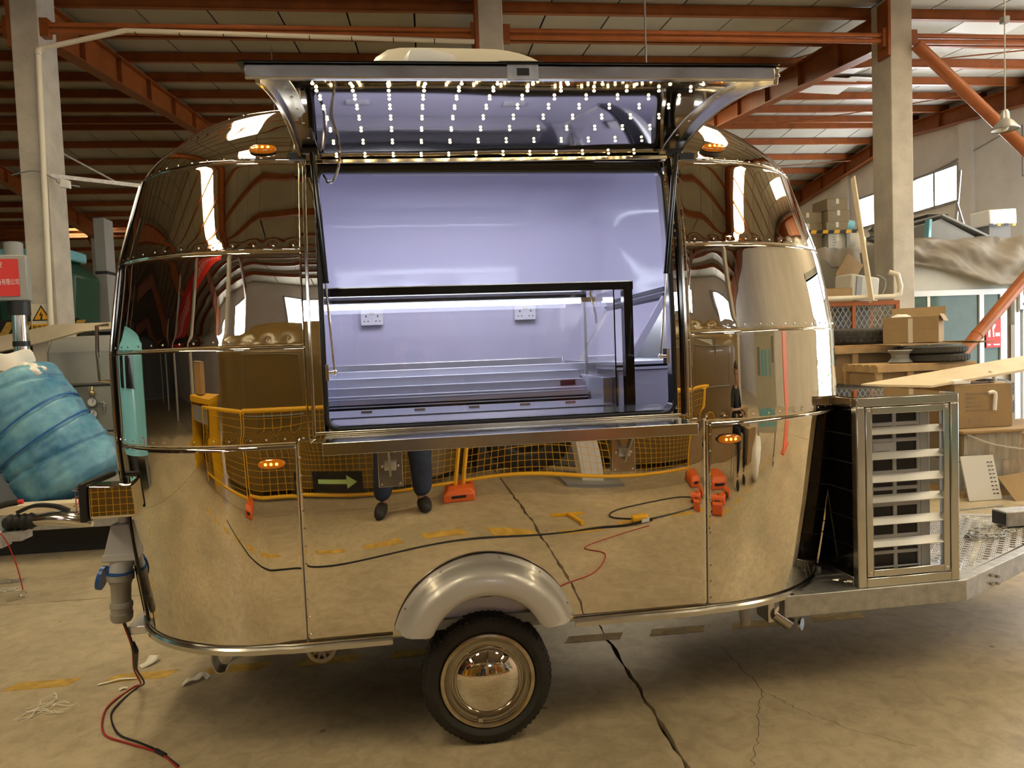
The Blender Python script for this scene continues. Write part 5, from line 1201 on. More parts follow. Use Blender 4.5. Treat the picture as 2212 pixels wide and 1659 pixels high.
part(pn, 'frame', N(opn).bar((7.45, 11.4, 3.22), (8.25, 11.4, 3.30), 0.03, 0.03).bar((7.45, 11.7, 3.22), (8.25, 11.7, 3.30), 0.03, 0.03).bar((7.6, 11.4, 3.06), (7.6, 11.4, 3.23), 0.03, 0.03).bar((8.2, 11.4, 3.06), (8.2, 11.4, 3.3), 0.03, 0.03).bar((7.6, 11.7, 3.06), (7.6, 11.7, 3.23), 0.03, 0.03).bar((8.2, 11.7, 3.06), (8.2, 11.7, 3.3), 0.03, 0.03), 'black')
solo('leaning_stand', MB().bar((9.45, 12.0, 3.06), (9.75, 12.2, 4.5), 0.04, 0.04).bar((9.7, 11.9, 3.06), (9.6, 12.1, 3.9), 0.03, 0.03).bar((9.52, 12.03, 3.40), (9.68, 12.0, 3.40), 0.03, 0.03), 'galv', 'thin metal stand leaning up from the office roof by the corner', 'stand')
solo('wall_cable', MB().tube(smooth_path([(12.97, 14.6, 6.0), (12.97, 16.4, 5.75), (12.96, 18.0, 5.6)], 5), 0.012, 5).tube([(12.97, 14.4, 6.0), (12.97, 14.4, 4.9), (12.97, 12.0, 5.0)], 0.012, 5), 'mid_grey', 'thin grey cable stapled on the right wall above the window', 'cable')
# left part of the mezzanine: storage rack with cartons
mz = thing('storage_platform', 'dark storage platform left of the right column loaded with cartons', 'platform', (6.0, 11.8, 0)); oz = (6.0, 11.8, 0)
part(mz, 'deck', N(oz).box(5.0, 6.9, 11.0, 13.0, 2.92, 2.98), 'mid_grey')
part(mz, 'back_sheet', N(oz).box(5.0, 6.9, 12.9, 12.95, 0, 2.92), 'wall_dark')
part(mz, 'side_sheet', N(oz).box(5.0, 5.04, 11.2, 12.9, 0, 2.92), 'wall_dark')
for x in (5.05, 6.82): part(mz, 'upright', N(oz).box(x, x+0.06, 11.05, 11.09, 0, 3.3), 'mid_grey')
def carton(name, x0, x1, y0, y1, z0, z1, label, m='carton_shaded', tape=True, group=None, marks=0, rz=0.0):
    c = Vector(((x0+x1)/2, (y0+y1)/2, z0)); t = thing(name, label, 'box', c, rz, group)
    a, b, h = (x1-x0)/2, (y1-y0)/2, z1-z0
    part(t, 'carton_body', MB().box(-a, a, -b, b, 0, h), m, bev=0.004)
    part(t, 'top_flap', MB().box(-a-0.002, a+0.002, -b-0.002, -0.003, h, h+0.004), m); part(t, 'top_flap', MB().box(-a-0.002, a+0.002, 0.003, b+0.002, h, h+0.004), m)
    if tape: part(t, 'tape', MB().box(-0.025, 0.025, -b-0.002, -b-0.0005, h*0.55, h).box(-0.025, 0.025, -b-0.002, b, h+0.004, h+0.005), 'cream_plastic')
    mk = MB()
    for k in range(marks):
        mk.box(-a*0.55+0.0, -a*0.55+a*0.42*(0.6+0.4*((k*7) % 3)/2), -b-0.001, -b-0.0004, h*(0.75-k*0.17), h*(0.75-k*0.17)+h*0.07)
    if marks: part(t, 'printed_lines', mk, 'mid_grey', stuff=True)
    return t
G_ = 'cartons stacked on the storage platform'
carton('carton', 6.52, 6.88, 11.1, 11.55, 3.62, 3.80, 'tan carton at the top of the stack beside the right column', marks=3, group=G_)
carton('carton', 6.53, 6.90, 11.1, 11.55, 3.43, 3.615, 'tan carton second from the top of the stack beside the right column', marks=3, group=G_)
carton('carton', 6.50, 6.88, 11.1, 11.55, 3.24, 3.425, 'tan carton third from the top of the stack beside the right column', marks=1, group=G_)
carton('carton', 6.53, 6.86, 11.1, 11.55, 2.985, 3.235, 'pale carton at the foot of the stack beside the right column', 'cream_board', marks=4, group=G_)
carton('carton', 6.0, 6.48, 11.2, 11.7, 3.43, 3.60, 'brown carton topmost of the darker stack near the trailer end', group=G_)
carton('carton', 6.0, 6.49, 11.2, 11.7, 3.22, 3.425, 'brown carton in the middle of the darker stack near the trailer end', group=G_)
carton('carton', 6.0, 6.48, 11.2, 11.7, 2.985, 3.215, 'brown carton at the foot of the darker stack near the trailer end', group=G_)
carton('carton', 6.90, 7.14, 11.6, 12.0, 3.0, 3.40, 'narrow tan carton wedged behind the right column', group=G_, marks=1)
solo('plastic_roll', MB().cyl((6.92, 11.5, 3.47), (7.2, 11.5, 3.43), 0.085, n=20).cyl((7.0, 11.5, 3.46), (7.1, 11.5, 3.445), 0.088, n=20), 'light_blue', 'blue and white plastic roll on the carton behind the right column', 'roll')
solo('white_sack', crumple((7.15, 11.35, 3.10), (0.16, 0.16, 0.20), 77, 0.25), 'foam', 'white crumpled sack beside the right column on the platform', 'sack', angle=80)
btp = thing('barrier_tape', 'yellow and black barrier tape strung in front of the cartons', 'tape', (6.3, 11.05, 3.2)); obp = (6.3, 11.05, 3.2)
for k in range(18): x = 5.3+k*0.1; part(btp, 'tape_piece', N(obp).prism([(x, 11.04, 3.235), (x+0.085, 11.04, 3.236), (x+0.1, 11.04, 3.29), (x+0.015, 11.04, 3.289)], (0, 0.003, 0)), 'yellow' if k % 2 else 'black')
cl2 = [[Vector((lerp(5.2, 6.95, i/24), 10.96-0.06*math.sin(i*0.9)-0.05*g, 2.99-(0.20+0.14*abs(math.sin(i*0.42)))*g+0.02*math.sin(i*2.1))) for i in range(25)] for g in [k/8 for k in range(9)]]
o = solo('canvas_sheet', MB().grid(cl2), 'canvas', 'brown canvas flap hanging over the storage platform edge', 'canvas', angle=80); o.modifiers.new('sheet', 'SOLIDIFY').thickness = 0.006
solo('hanging_board', MB().obox((6.72, 10.84, 2.62), (0.34, 0.02, 0.42), 0.1, 0, 0.62), 'carton', 'tan board hanging askew below the platform edge', 'board')
# shelf with tubular rail and orange mesh below it
rk = thing('mesh_rack', 'orange rack with diamond mesh front and a cream tube rail on top', 'rack', (5.75, 9.3, 0)); ork = (5.75, 9.3, 0)
part(rk, 'frame_rail', N(ork).box(5.05, 6.30, 9.0, 9.05, 1.96, 2.02).box(5.05, 6.30, 9.0, 9.05, 1.36, 1.41).box(6.24, 6.30, 9.0, 9.05, 0, 1.96).box(5.05, 5.11, 9.0, 9.05, 0, 1.96).box(5.62, 5.67, 9.0, 9.05, 1.41, 1.96).box(5.05, 6.3, 9.6, 9.65, 1.96, 2.02).box(5.05, 5.11, 9.6, 9.65, 0, 1.96).box(6.24, 6.30, 9.6, 9.65, 0, 1.96), 'orange_pipe', bev=0.004)
ms = N(ork)
for k in range(-10, 22):
    for s_ in (1, -1):
        xa = 5.11+k*0.075; za, zb = 1.41, 1.96; dx_ = (zb-za)*0.62*s_
        xb = xa+dx_
        lo_, hi_ = 5.11, 6.24
        def clip(xa, za, xb, zb):
            pts_ = []
            for f in [0, 1]: pass
            t0, t1 = 0.0, 1.0
            d = xb-xa
            for bnd, sgn in ((lo_, 1), (hi_, -1)):
                va, vb = (xa-bnd)*sgn, (xb-bnd)*sgn
                if va < 0 and vb < 0: return None
                if va < 0: t0 = max(t0, va/(va-vb))
                if vb < 0: t1 = min(t1, va/(va-vb))
            if t1-t0 < 0.02: return None
            return (xa+d*t0, za+(zb-za)*t0, xa+d*t1, za+(zb-za)*t1)
        c_ = clip(xa+0.4*(1 if s_ < 0 else -0.0), za, xb+0.4*(1 if s_ < 0 else -0.0), zb)
        if c_: ms.bar((c_[0], 9.02, c_[1]), (c_[2], 9.02, c_[3]), 0.010, 0.006, (0, 1, 0))
part(rk, 'mesh', ms, 'cabinet_grey', stuff=True, smooth=False)
part(rk, 'tray', N(ork).box(5.05, 6.30, 9.05, 9.6, 1.96, 1.985), 'mid_grey')
part(rk, 'tube_rail', N(ork).tube([(4.9, 9.0, 2.06), (6.2, 9.0, 2.07), (6.29, 9.0, 2.10), (6.31, 9.0, 2.20), (6.27, 9.0, 2.36), (6.18, 9.05, 2.40)], 0.035, 12), 'cream_plastic', 'cream bent tube')
part(rk, 'pale_panel', N(ork).box(5.7, 6.2, 9.3, 9.33, 1.42, 1.60), 'cream_board'); part(rk, 'dark_back', N(ork).box(5.11, 6.24, 9.58, 9.6, 1.36, 1.96), 'wall_dark'); part(rk, 'pale_panel', N(ork).box(5.15, 5.55, 9.3, 9.33, 1.42, 1.9), 'carton')
carton('carton', 5.22, 5.72, 9.15, 9.5, 2.02, 2.21, 'plain brown carton on the orange rack beside the trailer', 'carton', tape=False)
gb = thing('grey_appliance', 'dusty grey appliance lying on the orange rack behind the plank', 'appliance', (5.9, 9.4, 1.985)); ogb = (5.9, 9.4, 1.985)
part(gb, 'housing', N(ogb).obox((5.92, 9.38, 2.20), (0.5, 0.3, 0.36), 0.25, 0, 0.12), 'cream_board', bev=0.02)
part(gb, 'dark_panel', N(ogb).obox((5.84, 9.20, 2.20), (0.09, 0.02, 0.33), 0.25, 0, 0.12), 'mid_grey'); part(gb, 'hose', N(ogb).tube(smooth_path([(6.0, 9.18, 2.05), (6.15, 9.15, 2.12), (6.2, 9.16, 2.3), (6.1, 9.2, 2.38)], 6), 0.012, 6), 'mid_grey')
solo('long_plank', MB().bar((5.82, 8.88, 2.0), (6.22, 9.9, 3.86), 0.075, 0.02, (0.9, 0.2, 0)), 'plywood', 'long pale plank leaning against the right column', 'plank')
# pile in the foreground right
def tyre(c, r, wd, ax, label, grp, m='tyre_dusty', hole=0.58):
    t = thing('tyre', label, 'tyre', c, 0, grp); ax = Vector(ax)
    pr_ = [(r*hole, 0.1*wd), (r*(hole+0.06), 0), (r*0.86, -0.0*wd), (r*0.96, 0.1*wd), (r, 0.26*wd), (r, 0.74*wd), (r*0.96, 0.9*wd), (r*0.86, wd), (r*(hole+0.06), wd), (r*hole, 0.9*wd)]
    part(t, 'carcass', MB().lathe((0, 0, 0), ax, pr_, 44, closed=True), m)
    tr = MB(); ax.normalize(); u = ax.orthogonal().normalized(); v = ax.cross(u)
    for k in range(44):
        a = 2*PI*k/44
        for h0, h1 in ((0.20, 0.36), (0.42, 0.58), (0.64, 0.80)):
            q = []
            for aa, hh in ((a, h0), (a+0.09, h0+0.03), (a+0.09, h1+0.03), (a, h1)): q.append((u*math.cos(aa)+v*math.sin(aa))*(r*1.012)+ax*hh*wd)
            tr.hexa([p-(p-ax*p.dot(ax))*0.03 for p in q], q)
    part(t, 'tread_blocks', tr, m, stuff=True, smooth=False)
    return t
def crate(name, x0, x1, y0, y1, z0, z1, label, posts=3):
    t = thing(name, label, 'crate', ((x0+x1)/2, (y0+y1)/2, z0)); o_ = ((x0+x1)/2, (y0+y1)/2, z0)
    w_ = 0.07
    for k in range(posts):
        x = lerp(x0, x1-w_, k/(posts-1))
        for y in (y0, y1-0.03): part(t, 'post', N(o_).box(x, x+w_, y, y+0.03, z0, z1), 'pine', bev=0.002)
    for z in (z0+0.02, z1-0.06):
        for y in (y0-0.022, y1): part(t, 'rail', N(o_).box(x0, x1, y, y+0.022, z, z+0.06), 'pine', bev=0.002)
        for x in (x0, x1-0.02): part(t, 'side_rail', N(o_).box(x, x+0.02, y0+0.03, y1-0.03, z, z+0.06), 'pine', bev=0.002)
    n = 5
    for k in range(n):
        y = lerp(y0, y1-0.09, k/(n-1)); part(t, 'top_board', N(o_).box(x0, x1, y, y+0.09, z1, z1+0.018), 'pine', bev=0.002)
    part(t, 'packed_carton', N(o_).box(x0+0.03, x1-0.03, y0+0.05, y1-0.05, z0+0.02, z1-0.07), 'carton', bev=0.004)
    return t
crate('wooden_crate', 4.30, 5.40, 7.72, 8.7, 0.0, 1.42, 'tall pine crate with cartons inside behind the steel cage', 3)
tyre((5.20, 8.26, 1.442), 0.50, 0.20, (0.02, 0, 1), 'large dusty tyre lying on top of the tall pine crate', 'tyres in the pile', hole=0.55)
solo('loose_slats', MB().obox((4.8, 7.79, 1.4445), (0.9, 0.06, 0.012), 0.03).obox((4.9, 7.775, 1.4505), (0.6, 0.05, 0.012), -0.05), 'pine', 'loose wooden slats lying on the tall pine crate', 'slats')
crate('wooden_crate', 4.52, 5.62, 6.84, 7.42, 0.0, 1.235, 'open pine crate with strapped cartons in front of the taller crate', 4)
tyre((5.34, 7.10, 1.256), 0.335, 0.085, (0, 0, 1), 'thin tyre lying directly on the open pine crate', 'tyres in the pile')
tyre((5.32, 7.12, 1.343), 0.345, 0.085, (0, 0, 1), 'upper thin tyre of the pair under the flattened cardboard', 'tyres in the pile')
tyre((5.74, 7.62, 1.20), 0.24, 0.085, (0, 0, 1), 'small thin tyre half hidden behind the thin pair', 'tyres in the pile')
solo('tyre_stand', MB().box(5.62, 5.9, 7.5, 7.75, 0, 1.199), 'mid_grey', 'dark block behind the open pine crate holding a small tyre', 'block')
solo('rim_drum', MB().lathe((4.93, 7.05, 1.256), (0, 0, 1), [(0.10, 0), (0.12, 0.01), (0.085, 0.05), (0.085, 0.09), (0.12, 0.13), (0.11, 0.14)], 24), 'mid_grey', 'dark spool standing on the open pine crate', 'spool')
solo('flat_cardboard', MB().obox((5.42, 7.34, 1.446), (0.95, 0.5, 0.012), 0.04, 0.02, 0.0).obox((5.85, 7.22, 1.452), (0.35, 0.35, 0.01), 0.3, 0.0, 0.06), 'carton', 'flattened cardboard sheets lying over the thin tyres', 'cardboard')
oc_ = thing('open_carton', 'open brown carton with raised flap on top of the pile', 'box', (5.42, 7.52, 1.4585), -0.80); 
part(oc_, 'carton_body', MB().box(-0.275, 0.275, -0.17, 0.17, 0, 0.29), 'carton', bev=0.004)
part(oc_, 'raised_flap', MB().obox((0.02, 0.19, 0.345), (0.54, 0.006, 0.11), 0, -0.3), 'carton'); part(oc_, 'side_flap', MB().obox((0.30, 0, 0.27), (0.006, 0.3, 0.09), 0, 0, -0.5), 'carton')
part(oc_, 'tape', MB().box(-0.02, 0.025, -0.1715, -0.170, 0.0, 0.27), 'cream_plastic'); part(oc_, 'crease', MB().box(-0.27, 0.27, -0.1712, -0.170, 0.150, 0.153), 'carton_shaded')
part(oc_, 'packing', crumple((-0.12, 0.0, 0.285), (0.10, 0.08, 0.04), 9), 'foam')
bd_ = [Vector(p) for p in ((4.20, 6.60, 1.085), (4.72, 6.30, 1.062), (6.55, 6.50, 1.245), (6.15, 6.80, 1.290))]
solo('plywood_board', MB().hexa([p-Vector((0, 0, 0.022)) for p in bd_], bd_), 'plywood', 'long pale plywood board lying aslant across the pile', 'board', smooth=False)
bc_ = carton('large_carton', 4.96, 5.56, 6.30, 6.79, 0.635, 1.045, 'large tan carton with printed lines standing on the wrapped pallet', 'carton', tape=False)
for k, (b, s_) in enumerate((('型 号(MODEL):', 'ID-225A'), ('净 重(NW):', ''), ('毛 重(GW):', ''), ('数 量(QTY/CTN):', ''), ('箱尺寸(MEAS):', '62X53X42cm'))):
    text(bc_, b, (-0.19, -0.2465, 0.325-k*0.040), (PI/2, 0, 0), 0.021, 'mid_grey', align='LEFT', ext=0.0004)
    if s_: text(bc_, s_, (-0.045, -0.2465, 0.325-k*0.040), (PI/2, 0, 0), 0.026, 'mid_grey', align='LEFT', ext=0.0004)
part(bc_, 'printed_frame', MB().box(-0.16, 0.06, -0.2465, -0.2455, 0.035, 0.038).box(-0.16, 0.06, -0.2465, -0.2455, 0.085, 0.088).box(-0.16, -0.157, -0.2465, -0.2455, 0.035, 0.088).box(0.057, 0.06, -0.2465, -0.2455, 0.035, 0.088).box(-0.14, -0.125, -0.2465, -0.2455, 0.055, 0.078).box(-0.03, 0.0, -0.2465, -0.2455, 0.055, 0.07), 'mid_grey', stuff=True)
solo('foam_hook', MB().tube(smooth_path([(5.29, 6.275, 0.965), (5.33, 6.27, 0.975), (5.355, 6.268, 0.95), (5.35, 6.268, 0.87), (5.345, 6.268, 0.80)], 6), 0.017, 10), 'foam', 'white curved foam strip hooked on the front of the large carton', 'foam strip')
solo('foam_strip', MB().obox((5.06, 6.38, 1.077), (0.22, 0.09, 0.05), 0.15), 'foam', 'white foam strip lying on the large carton edge', 'foam strip', bev=0.015)
solo('foam_stick', MB().cyl((5.50, 6.42, 1.050), (5.45, 6.45, 1.17), 0.014).box(5.44, 5.56, 6.38, 6.46, 1.050, 1.066), 'foam', 'thin white stick standing on the large carton', 'stick')
# wrapped pallet
wp = thing('wrapped_pallet', 'pallet of cartons in clear stretch film at the right edge', 'pallet', (5.4, 6.5, 0)); owp = (5.4, 6.5, 0)
part(wp, 'pallet_base', N(owp).box(4.92, 6.1, 6.15, 6.8, 0.0, 0.06), 'pine')
for a, b, z0, z1, m in ((4.93, 5.34, 0.06, 0.33, 'cabinet_grey'), (5.35, 6.08, 0.06, 0.33, 'carton'), (4.93, 5.5, 0.335, 0.60, 'carton_shaded'), (5.51, 6.08, 0.335, 0.60, 'carton')): part(wp, 'packed_carton', N(owp).box(a, b, 6.18, 6.78, z0, z1), m, bev=0.006)
part(wp, 'cardboard_cap', N(owp).box(4.90, 6.12, 6.12, 6.82, 0.602, 0.632), 'carton', bev=0.008)
fm = [[Vector((lerp(4.92, 6.1, i/60), 6.155-0.012*math.sin(i*0.9+g*2)-0.008*math.sin(i*2.3-g*5), lerp(0.03, 0.60, g))) for i in range(61)] for g in [k/20 for k in range(21)]]
part(wp, 'stretch_film', N(owp).grid(fm), 'film', angle=80); part(wp, 'film_wrinkles', N(owp).tube(smooth_path([(4.95, 6.14, 0.60), (5.2, 6.12, 0.50), (5.6, 6.12, 0.42), (6.1, 6.13, 0.32)], 6), 0.008, 5).tube(smooth_path([(5.5, 6.12, 0.60), (5.8, 6.12, 0.48), (6.1, 6.12, 0.46)], 6), 0.012, 5), 'film')
pp = thing('perforated_panel', 'white perforated metal panel leaning on the wrapped pallet', 'panel', (5.05, 6.05, 0)); opp = (5.05, 6.05, 0)
part(pp, 'sheet', N(opp).hexa([(4.86, 6.0, 0.005), (5.19, 6.0, 0.005), (5.19, 6.012, 0.005), (4.86, 6.012, 0.005)], [(4.86, 6.11, 0.40), (5.19, 6.11, 0.40), (5.19, 6.122, 0.40), (4.86, 6.122, 0.40)]), 'white')
hl = N(opp)
for j in range(9):
    for i in range(2): y = lerp(6.0, 6.11, (0.05+j*0.035)/0.395); hl.box(5.11+i*0.035, 5.13+i*0.035, y-0.004, y-0.001, 0.055+j*0.035, 0.063+j*0.035)
part(pp, 'slots', hl, 'black', stuff=True)
solo('folded_cardboard', MB().hexa([(5.24, 5.90, 0.0), (5.62, 5.90, 0.0), (5.62, 5.91, 0.0), (5.24, 5.91, 0.0)], [(5.20, 6.07, 0.20), (5.52, 6.07, 0.23), (5.52, 6.08, 0.23), (5.20, 6.08, 0.20)]), 'carton', 'folded cardboard sheet propped on the floor against the wrapped pallet', 'cardboard')
for k in range(5):
    tyre((6.12, 7.55, 0.01+k*0.20), 0.42, 0.195, (0, 0, 1), ('black tyre %s in the stack at the right edge' % ('lowest', 'second from the bottom', 'in the middle', 'second from the top', 'topmost')[k]), 'black tyres in the stack', m='rubber')
solo('steel_strip', MB().bar((4.5, 5.72, 0.006), (5.0, 5.78, 0.006), 0.02, 0.01), 'galv', 'thin steel strip on the floor in front of the wrapped pallet', 'strip')
# pendant lamp
pd = thing('pendant_lamp', 'old metal pendant lamp on a long rod at the upper right', 'lamp', (7.68, 8.8, 4.2)); opd = (7.68, 8.8, 4.2)
part(pd, 'rod', N(opd).cyl((7.68, 8.8, 4.45), (7.68, 8.8, 6.55), 0.008, n=8), 'galv')
part(pd, 'ceiling_hook', N(opd).box(7.64, 7.72, 8.76, 8.84, 5.58, 5.66), 'mid_grey')
part(pd, 'shade', N(opd).lathe((7.68, 8.8, 4.20), (0, 0, 1), [(0.16, 0.0), (0.165, 0.012), (0.10, 0.10), (0.055, 0.14), (0.05, 0.22), (0.03, 0.26), (0.01, 0.265)], 32), 'galv')
part(pd, 'bulb', N(opd).ball((7.68, 8.8, 4.26), (0.05, 0.05, 0.07)), 'white_gloss')
# hanging rod over the trailer and a fallen cable on the roof line
solo('hanging_rod', MB().cyl((3.05, 9.5, 4.95), (3.05, 9.5, 7.0), 0.012, n=6), 'mid_grey', 'thin rod hanging from the roof above the hatch', 'rod')
solo('hanging_cable', MB().cyl((-2.4, 12.6, 4.6), (-2.4, 12.6, 6.75), 0.012, n=6), 'mid_grey', 'thin cable hanging from the roof left of the hatch', 'cable')
# ================================================================== BEHIND THE CAMERA, SEEN IN THE MIRROR SHEETS
def skin_mesh(parent, name, verts, edges, m, root=0, sub=2, label=None, o_=(0, 0, 0)):
    me = bpy.data.meshes.new(name); oo = Vector(o_)
    me.from_pydata([tuple(Vector(v[:3])-oo) for v in verts], edges, []); me.update(); me.materials.append(M(m))
    ob = bpy.data.objects.new(name, me); C.objects.link(ob)
    if parent: ob.parent = parent
    if label: ob['label'] = label
    ob.modifiers.new('skin', 'SKIN').use_smooth_shade = True
    sv = me.skin_vertices[0].data
    for i, v in enumerate(verts):
        r = v[3]; sv[i].radius = (r, r) if not isinstance(r, tuple) else r
        sv[i].use_root = (i == root)
    s = ob.modifiers.new('subdivision', 'SUBSURF'); s.levels = sub; s.render_levels = sub
    return ob
def hand(parent, w, fwd, side, up, curl, m='skin', o_=(0, 0, 0)):
    """palm and five fingers; fwd = along the hand, side = towards the thumb, up = back of the hand"""
    w = Vector(w); f = Vector(fwd).normalized(); s = Vector(side); s = (s-f*s.dot(f)).normalized(); n = f.cross(s)*(1 if f.cross(s).dot(Vector(up)) > 0 else -1)
    V = [(*w, 0.024), (*(w+f*0.045), (0.030)), (*(w+f*0.085), (0.028))]; E_ = [(0, 1), (1, 2)]
    for k, (off, ln) in enumerate(((0.028, 0.070), (0.010, 0.078), (-0.009, 0.072), (-0.027, 0.056))):
        p = w+f*0.08+s*off; i = len(V); V.append((*p, 0.011)); E_.append((2, i)); d = f.copy()
        for j in range(3):
            d = (d - n*curl).normalized(); p = p+d*ln/3*1.1; V.append((*p, 0.0095-0.001*j)); E_.append((i+j, i+j+1))
    p = w+f*0.025+s*0.028; i = len(V); V.append((*p, 0.013)); E_.append((1, i)); d = (f*0.6+s*0.8).normalized()
    for j in range(2):
        p = p+d*0.032; V.append((*p, 0.0105)); E_.append((i+j, i+j+1)); d = (d-n*curl*0.6).normalized()
    return skin_mesh(parent, 'hand', V, E_, m, 1, 2, None, o_)
def head(parent, c, fwd, o_, hair=True, hair_long=0.0, tilt=0.0):
    c = Vector(c); f = Vector(fwd).normalized(); up = Vector((0, 0, 1)); sd = f.cross(up).normalized()
    R = Matrix.Rotation(tilt, 3, sd); f = R @ f; up = R @ up
    def q(x, y, z): return c+sd*x+f*y+up*z
    mb = MB(o=o_); rws = []
    for j in range(17):
        t = j/16; z = lerp(-0.115, 0.12, t)
        wdt = 0.074*math.sqrt(max(0.0, 1-abs((z-0.03)/0.105)**2.3)) if z > 0.03 else 0.074*(0.62+0.38*((z+0.115)/0.145)**0.7)
        dep = 0.094*math.sqrt(max(0.0, 1-abs((z-0.03)/0.105)**2.3)) if z > 0.03 else 0.094*(0.66+0.34*((z+0.115)/0.145)**0.6)
        wdt = max(wdt, 0.004); dep = max(dep, 0.004); r_ = []
        for i in range(28):
            a = 2*PI*i/28; x = wdt*math.cos(a); y = dep*math.sin(a)+(0.012 if z < 0 and math.sin(a) > 0 else 0)
            if math.sin(a) > 0.6:
                g = math.exp(-(x/0.011)**2)
                if -0.045 < z < 0.02: y += 0.022*g*(1-abs((z+0.022)/0.04)) if abs((z+0.022)/0.04) < 1 else 0
                for ex in (-0.031, 0.031): y -= 0.008*math.exp(-((x-ex)/0.012)**2-((z-0.015)/0.010)**2)
                y += 0.005*math.exp(-(x/0.02)**2-((z+0.068)/0.008)**2)
            r_.append(q(x, y, z))
        rws.append(r_)
    mb.loft(rws); hd = part(parent, 'head', mb, 'skin', angle=80)
    for ex in (-0.031, 0.031): part(hd, 'eye', MB(o=o_).ball(q(ex, 0.083, 0.013), 0.0095, 8, 6), 'black_gloss')
    part(hd, 'mouth', MB(o=o_).ball(q(0, 0.094, -0.066), (0.020, 0.008, 0.005), 10, 6), 'red')
    for ex in (-1, 1): part(hd, 'ear', MB(o=o_).ball(q(0.076*ex, -0.005, -0.005), (0.010, 0.018, 0.030), 10, 8), 'skin')
    hr = []
    for j in range(13):
        t = j/12; z = lerp(0.02-hair_long, 0.135, t); k = math.sqrt(max(0.02, 1-(max(0, z-0.03)/0.107)**2.2)); r_ = []
        for i in range(28):
            a = 2*PI*i/28; kk = k
            lowfront = math.sin(a) > 0.25 and z < 0.075
            r_.append(q(0.082*k*math.cos(a)*(0.86 if lowfront else 1), (0.104*k*math.sin(a))*(0.80 if lowfront else 1), z))
        hr.append(r_)
    part(hd, 'hair', MB(o=o_).loft(hr), 'hair', angle=80)
    return hd
# the photographer, standing with the phone held up at the camera's place
ph_ = thing('person', 'person in brown jacket and blue jeans photographing the trailer, mirrored in its side', 'person', (-0.05, -0.40, 0)); op = (-0.05, -0.40, 0)
X0, Y0 = -0.05, -0.40
def pv(x, y, z, r): return (X0+x, Y0+y, z, r)
J = [pv(0, 0, 0.90, 0.105), pv(0, 0, 1.08, 0.10), pv(0, 0.01, 1.24, 0.115), pv(0, 0, 1.36, 0.085), pv(0, 0.02, 1.43, 0.050), pv(0, 0.03, 1.49, 0.048),
     pv(-0.09, 0, 0.86, 0.075), pv(-0.12, 0.02, 0.47, 0.05), pv(-0.15, -0.02, 0.09, 0.036), pv(0.09, 0, 0.86, 0.075), pv(0.13, 0.03, 0.47, 0.05), pv(0.17, -0.01, 0.09, 0.036),
     pv(-0.17, 0, 1.35, 0.05), pv(-0.24, 0.10, 1.13, 0.04), pv(-0.04, 0.33, 1.44, 0.028), pv(0.17, 0, 1.35, 0.05), pv(0.29, 0.10, 1.15, 0.04), pv(0.21, 0.33, 1.45, 0.028)]
JE = [(0, 1), (1, 2), (2, 3), (3, 4), (4, 5), (0, 6), (6, 7), (7, 8), (0, 9), (9, 10), (10, 11), (3, 12), (12, 13), (13, 14), (3, 15), (15, 16), (16, 17)]
skin_mesh(ph_, 'body', J, JE, 'skin', 0, 2, None, op)
skin_mesh(ph_, 'jacket', [pv(0, 0, 0.86, 0.15), pv(0, 0, 1.06, 0.145), pv(0, 0.01, 1.24, 0.15), pv(0, 0, 1.37, 0.10), pv(-0.17, 0, 1.345, 0.075), pv(-0.24, 0.10, 1.13, 0.058), pv(-0.075, 0.28, 1.38, 0.045), pv(0.17, 0, 1.345, 0.075), pv(0.29, 0.10, 1.15, 0.058), pv(0.225, 0.28, 1.39, 0.045)],
          [(0, 1), (1, 2), (2, 3), (3, 4), (4, 5), (5, 6), (3, 7), (7, 8), (8, 9)], 'shirt_brown', 1, 2, 'brown jacket', op)
skin_mesh(ph_, 'trousers', [pv(0, 0, 0.92, 0.16), pv(-0.11, 0, 0.80, 0.125), pv(-0.14, 0.02, 0.47, 0.098), pv(-0.17, -0.02, 0.11, 0.088), pv(0.11, 0, 0.80, 0.125), pv(0.15, 0.03, 0.47, 0.098), pv(0.19, -0.01, 0.11, 0.088)], [(0, 1), (1, 2), (2, 3), (0, 4), (4, 5), (5, 6)], 'denim', 0, 2, 'blue jeans', op)
for sx_ in (-0.17, 0.19):
    skin_mesh(ph_, 'shoe', [pv(sx_, -0.07, 0.05, 0.05), pv(sx_*1.02, 0.02, 0.07, 0.062), pv(sx_*1.10, 0.12, 0.05, 0.058), pv(sx_*1.13, 0.19, 0.04, 0.045)], [(0, 1), (1, 2), (2, 3)], 'rubber', 1, 2, None, op)
head(ph_, (X0, Y0+0.05, 1.60), (0.05, 1, -0.03), op, hair_long=0.05)
hand(ph_, (X0-0.04, Y0+0.325, 1.445), (0.15, 0.15, 1), (0.6, 0.5, 0), (-1, -0.3, 0), 0.55, 'skin', op)
hand(ph_, (X0+0.21, Y0+0.325, 1.455), (-0.15, 0.12, 1), (-0.6, 0.5, 0), (1, -0.3, 0), 0.55, 'skin', op)
phn = thing('phone', 'dark phone held level in both hands by the photographer', 'phone', (0.065, -0.014, 1.50))
part(phn, 'case', MB(o=(0.065, -0.014, 1.50)).box(-0.022, 0.135, -0.020, -0.010, 1.502, 1.578), 'black', bev=0.004)
part(phn, 'screen', MB(o=(0.065, -0.014, 1.50)).box(-0.017, 0.130, -0.0208, -0.020, 1.507, 1.573), 'black_gloss')
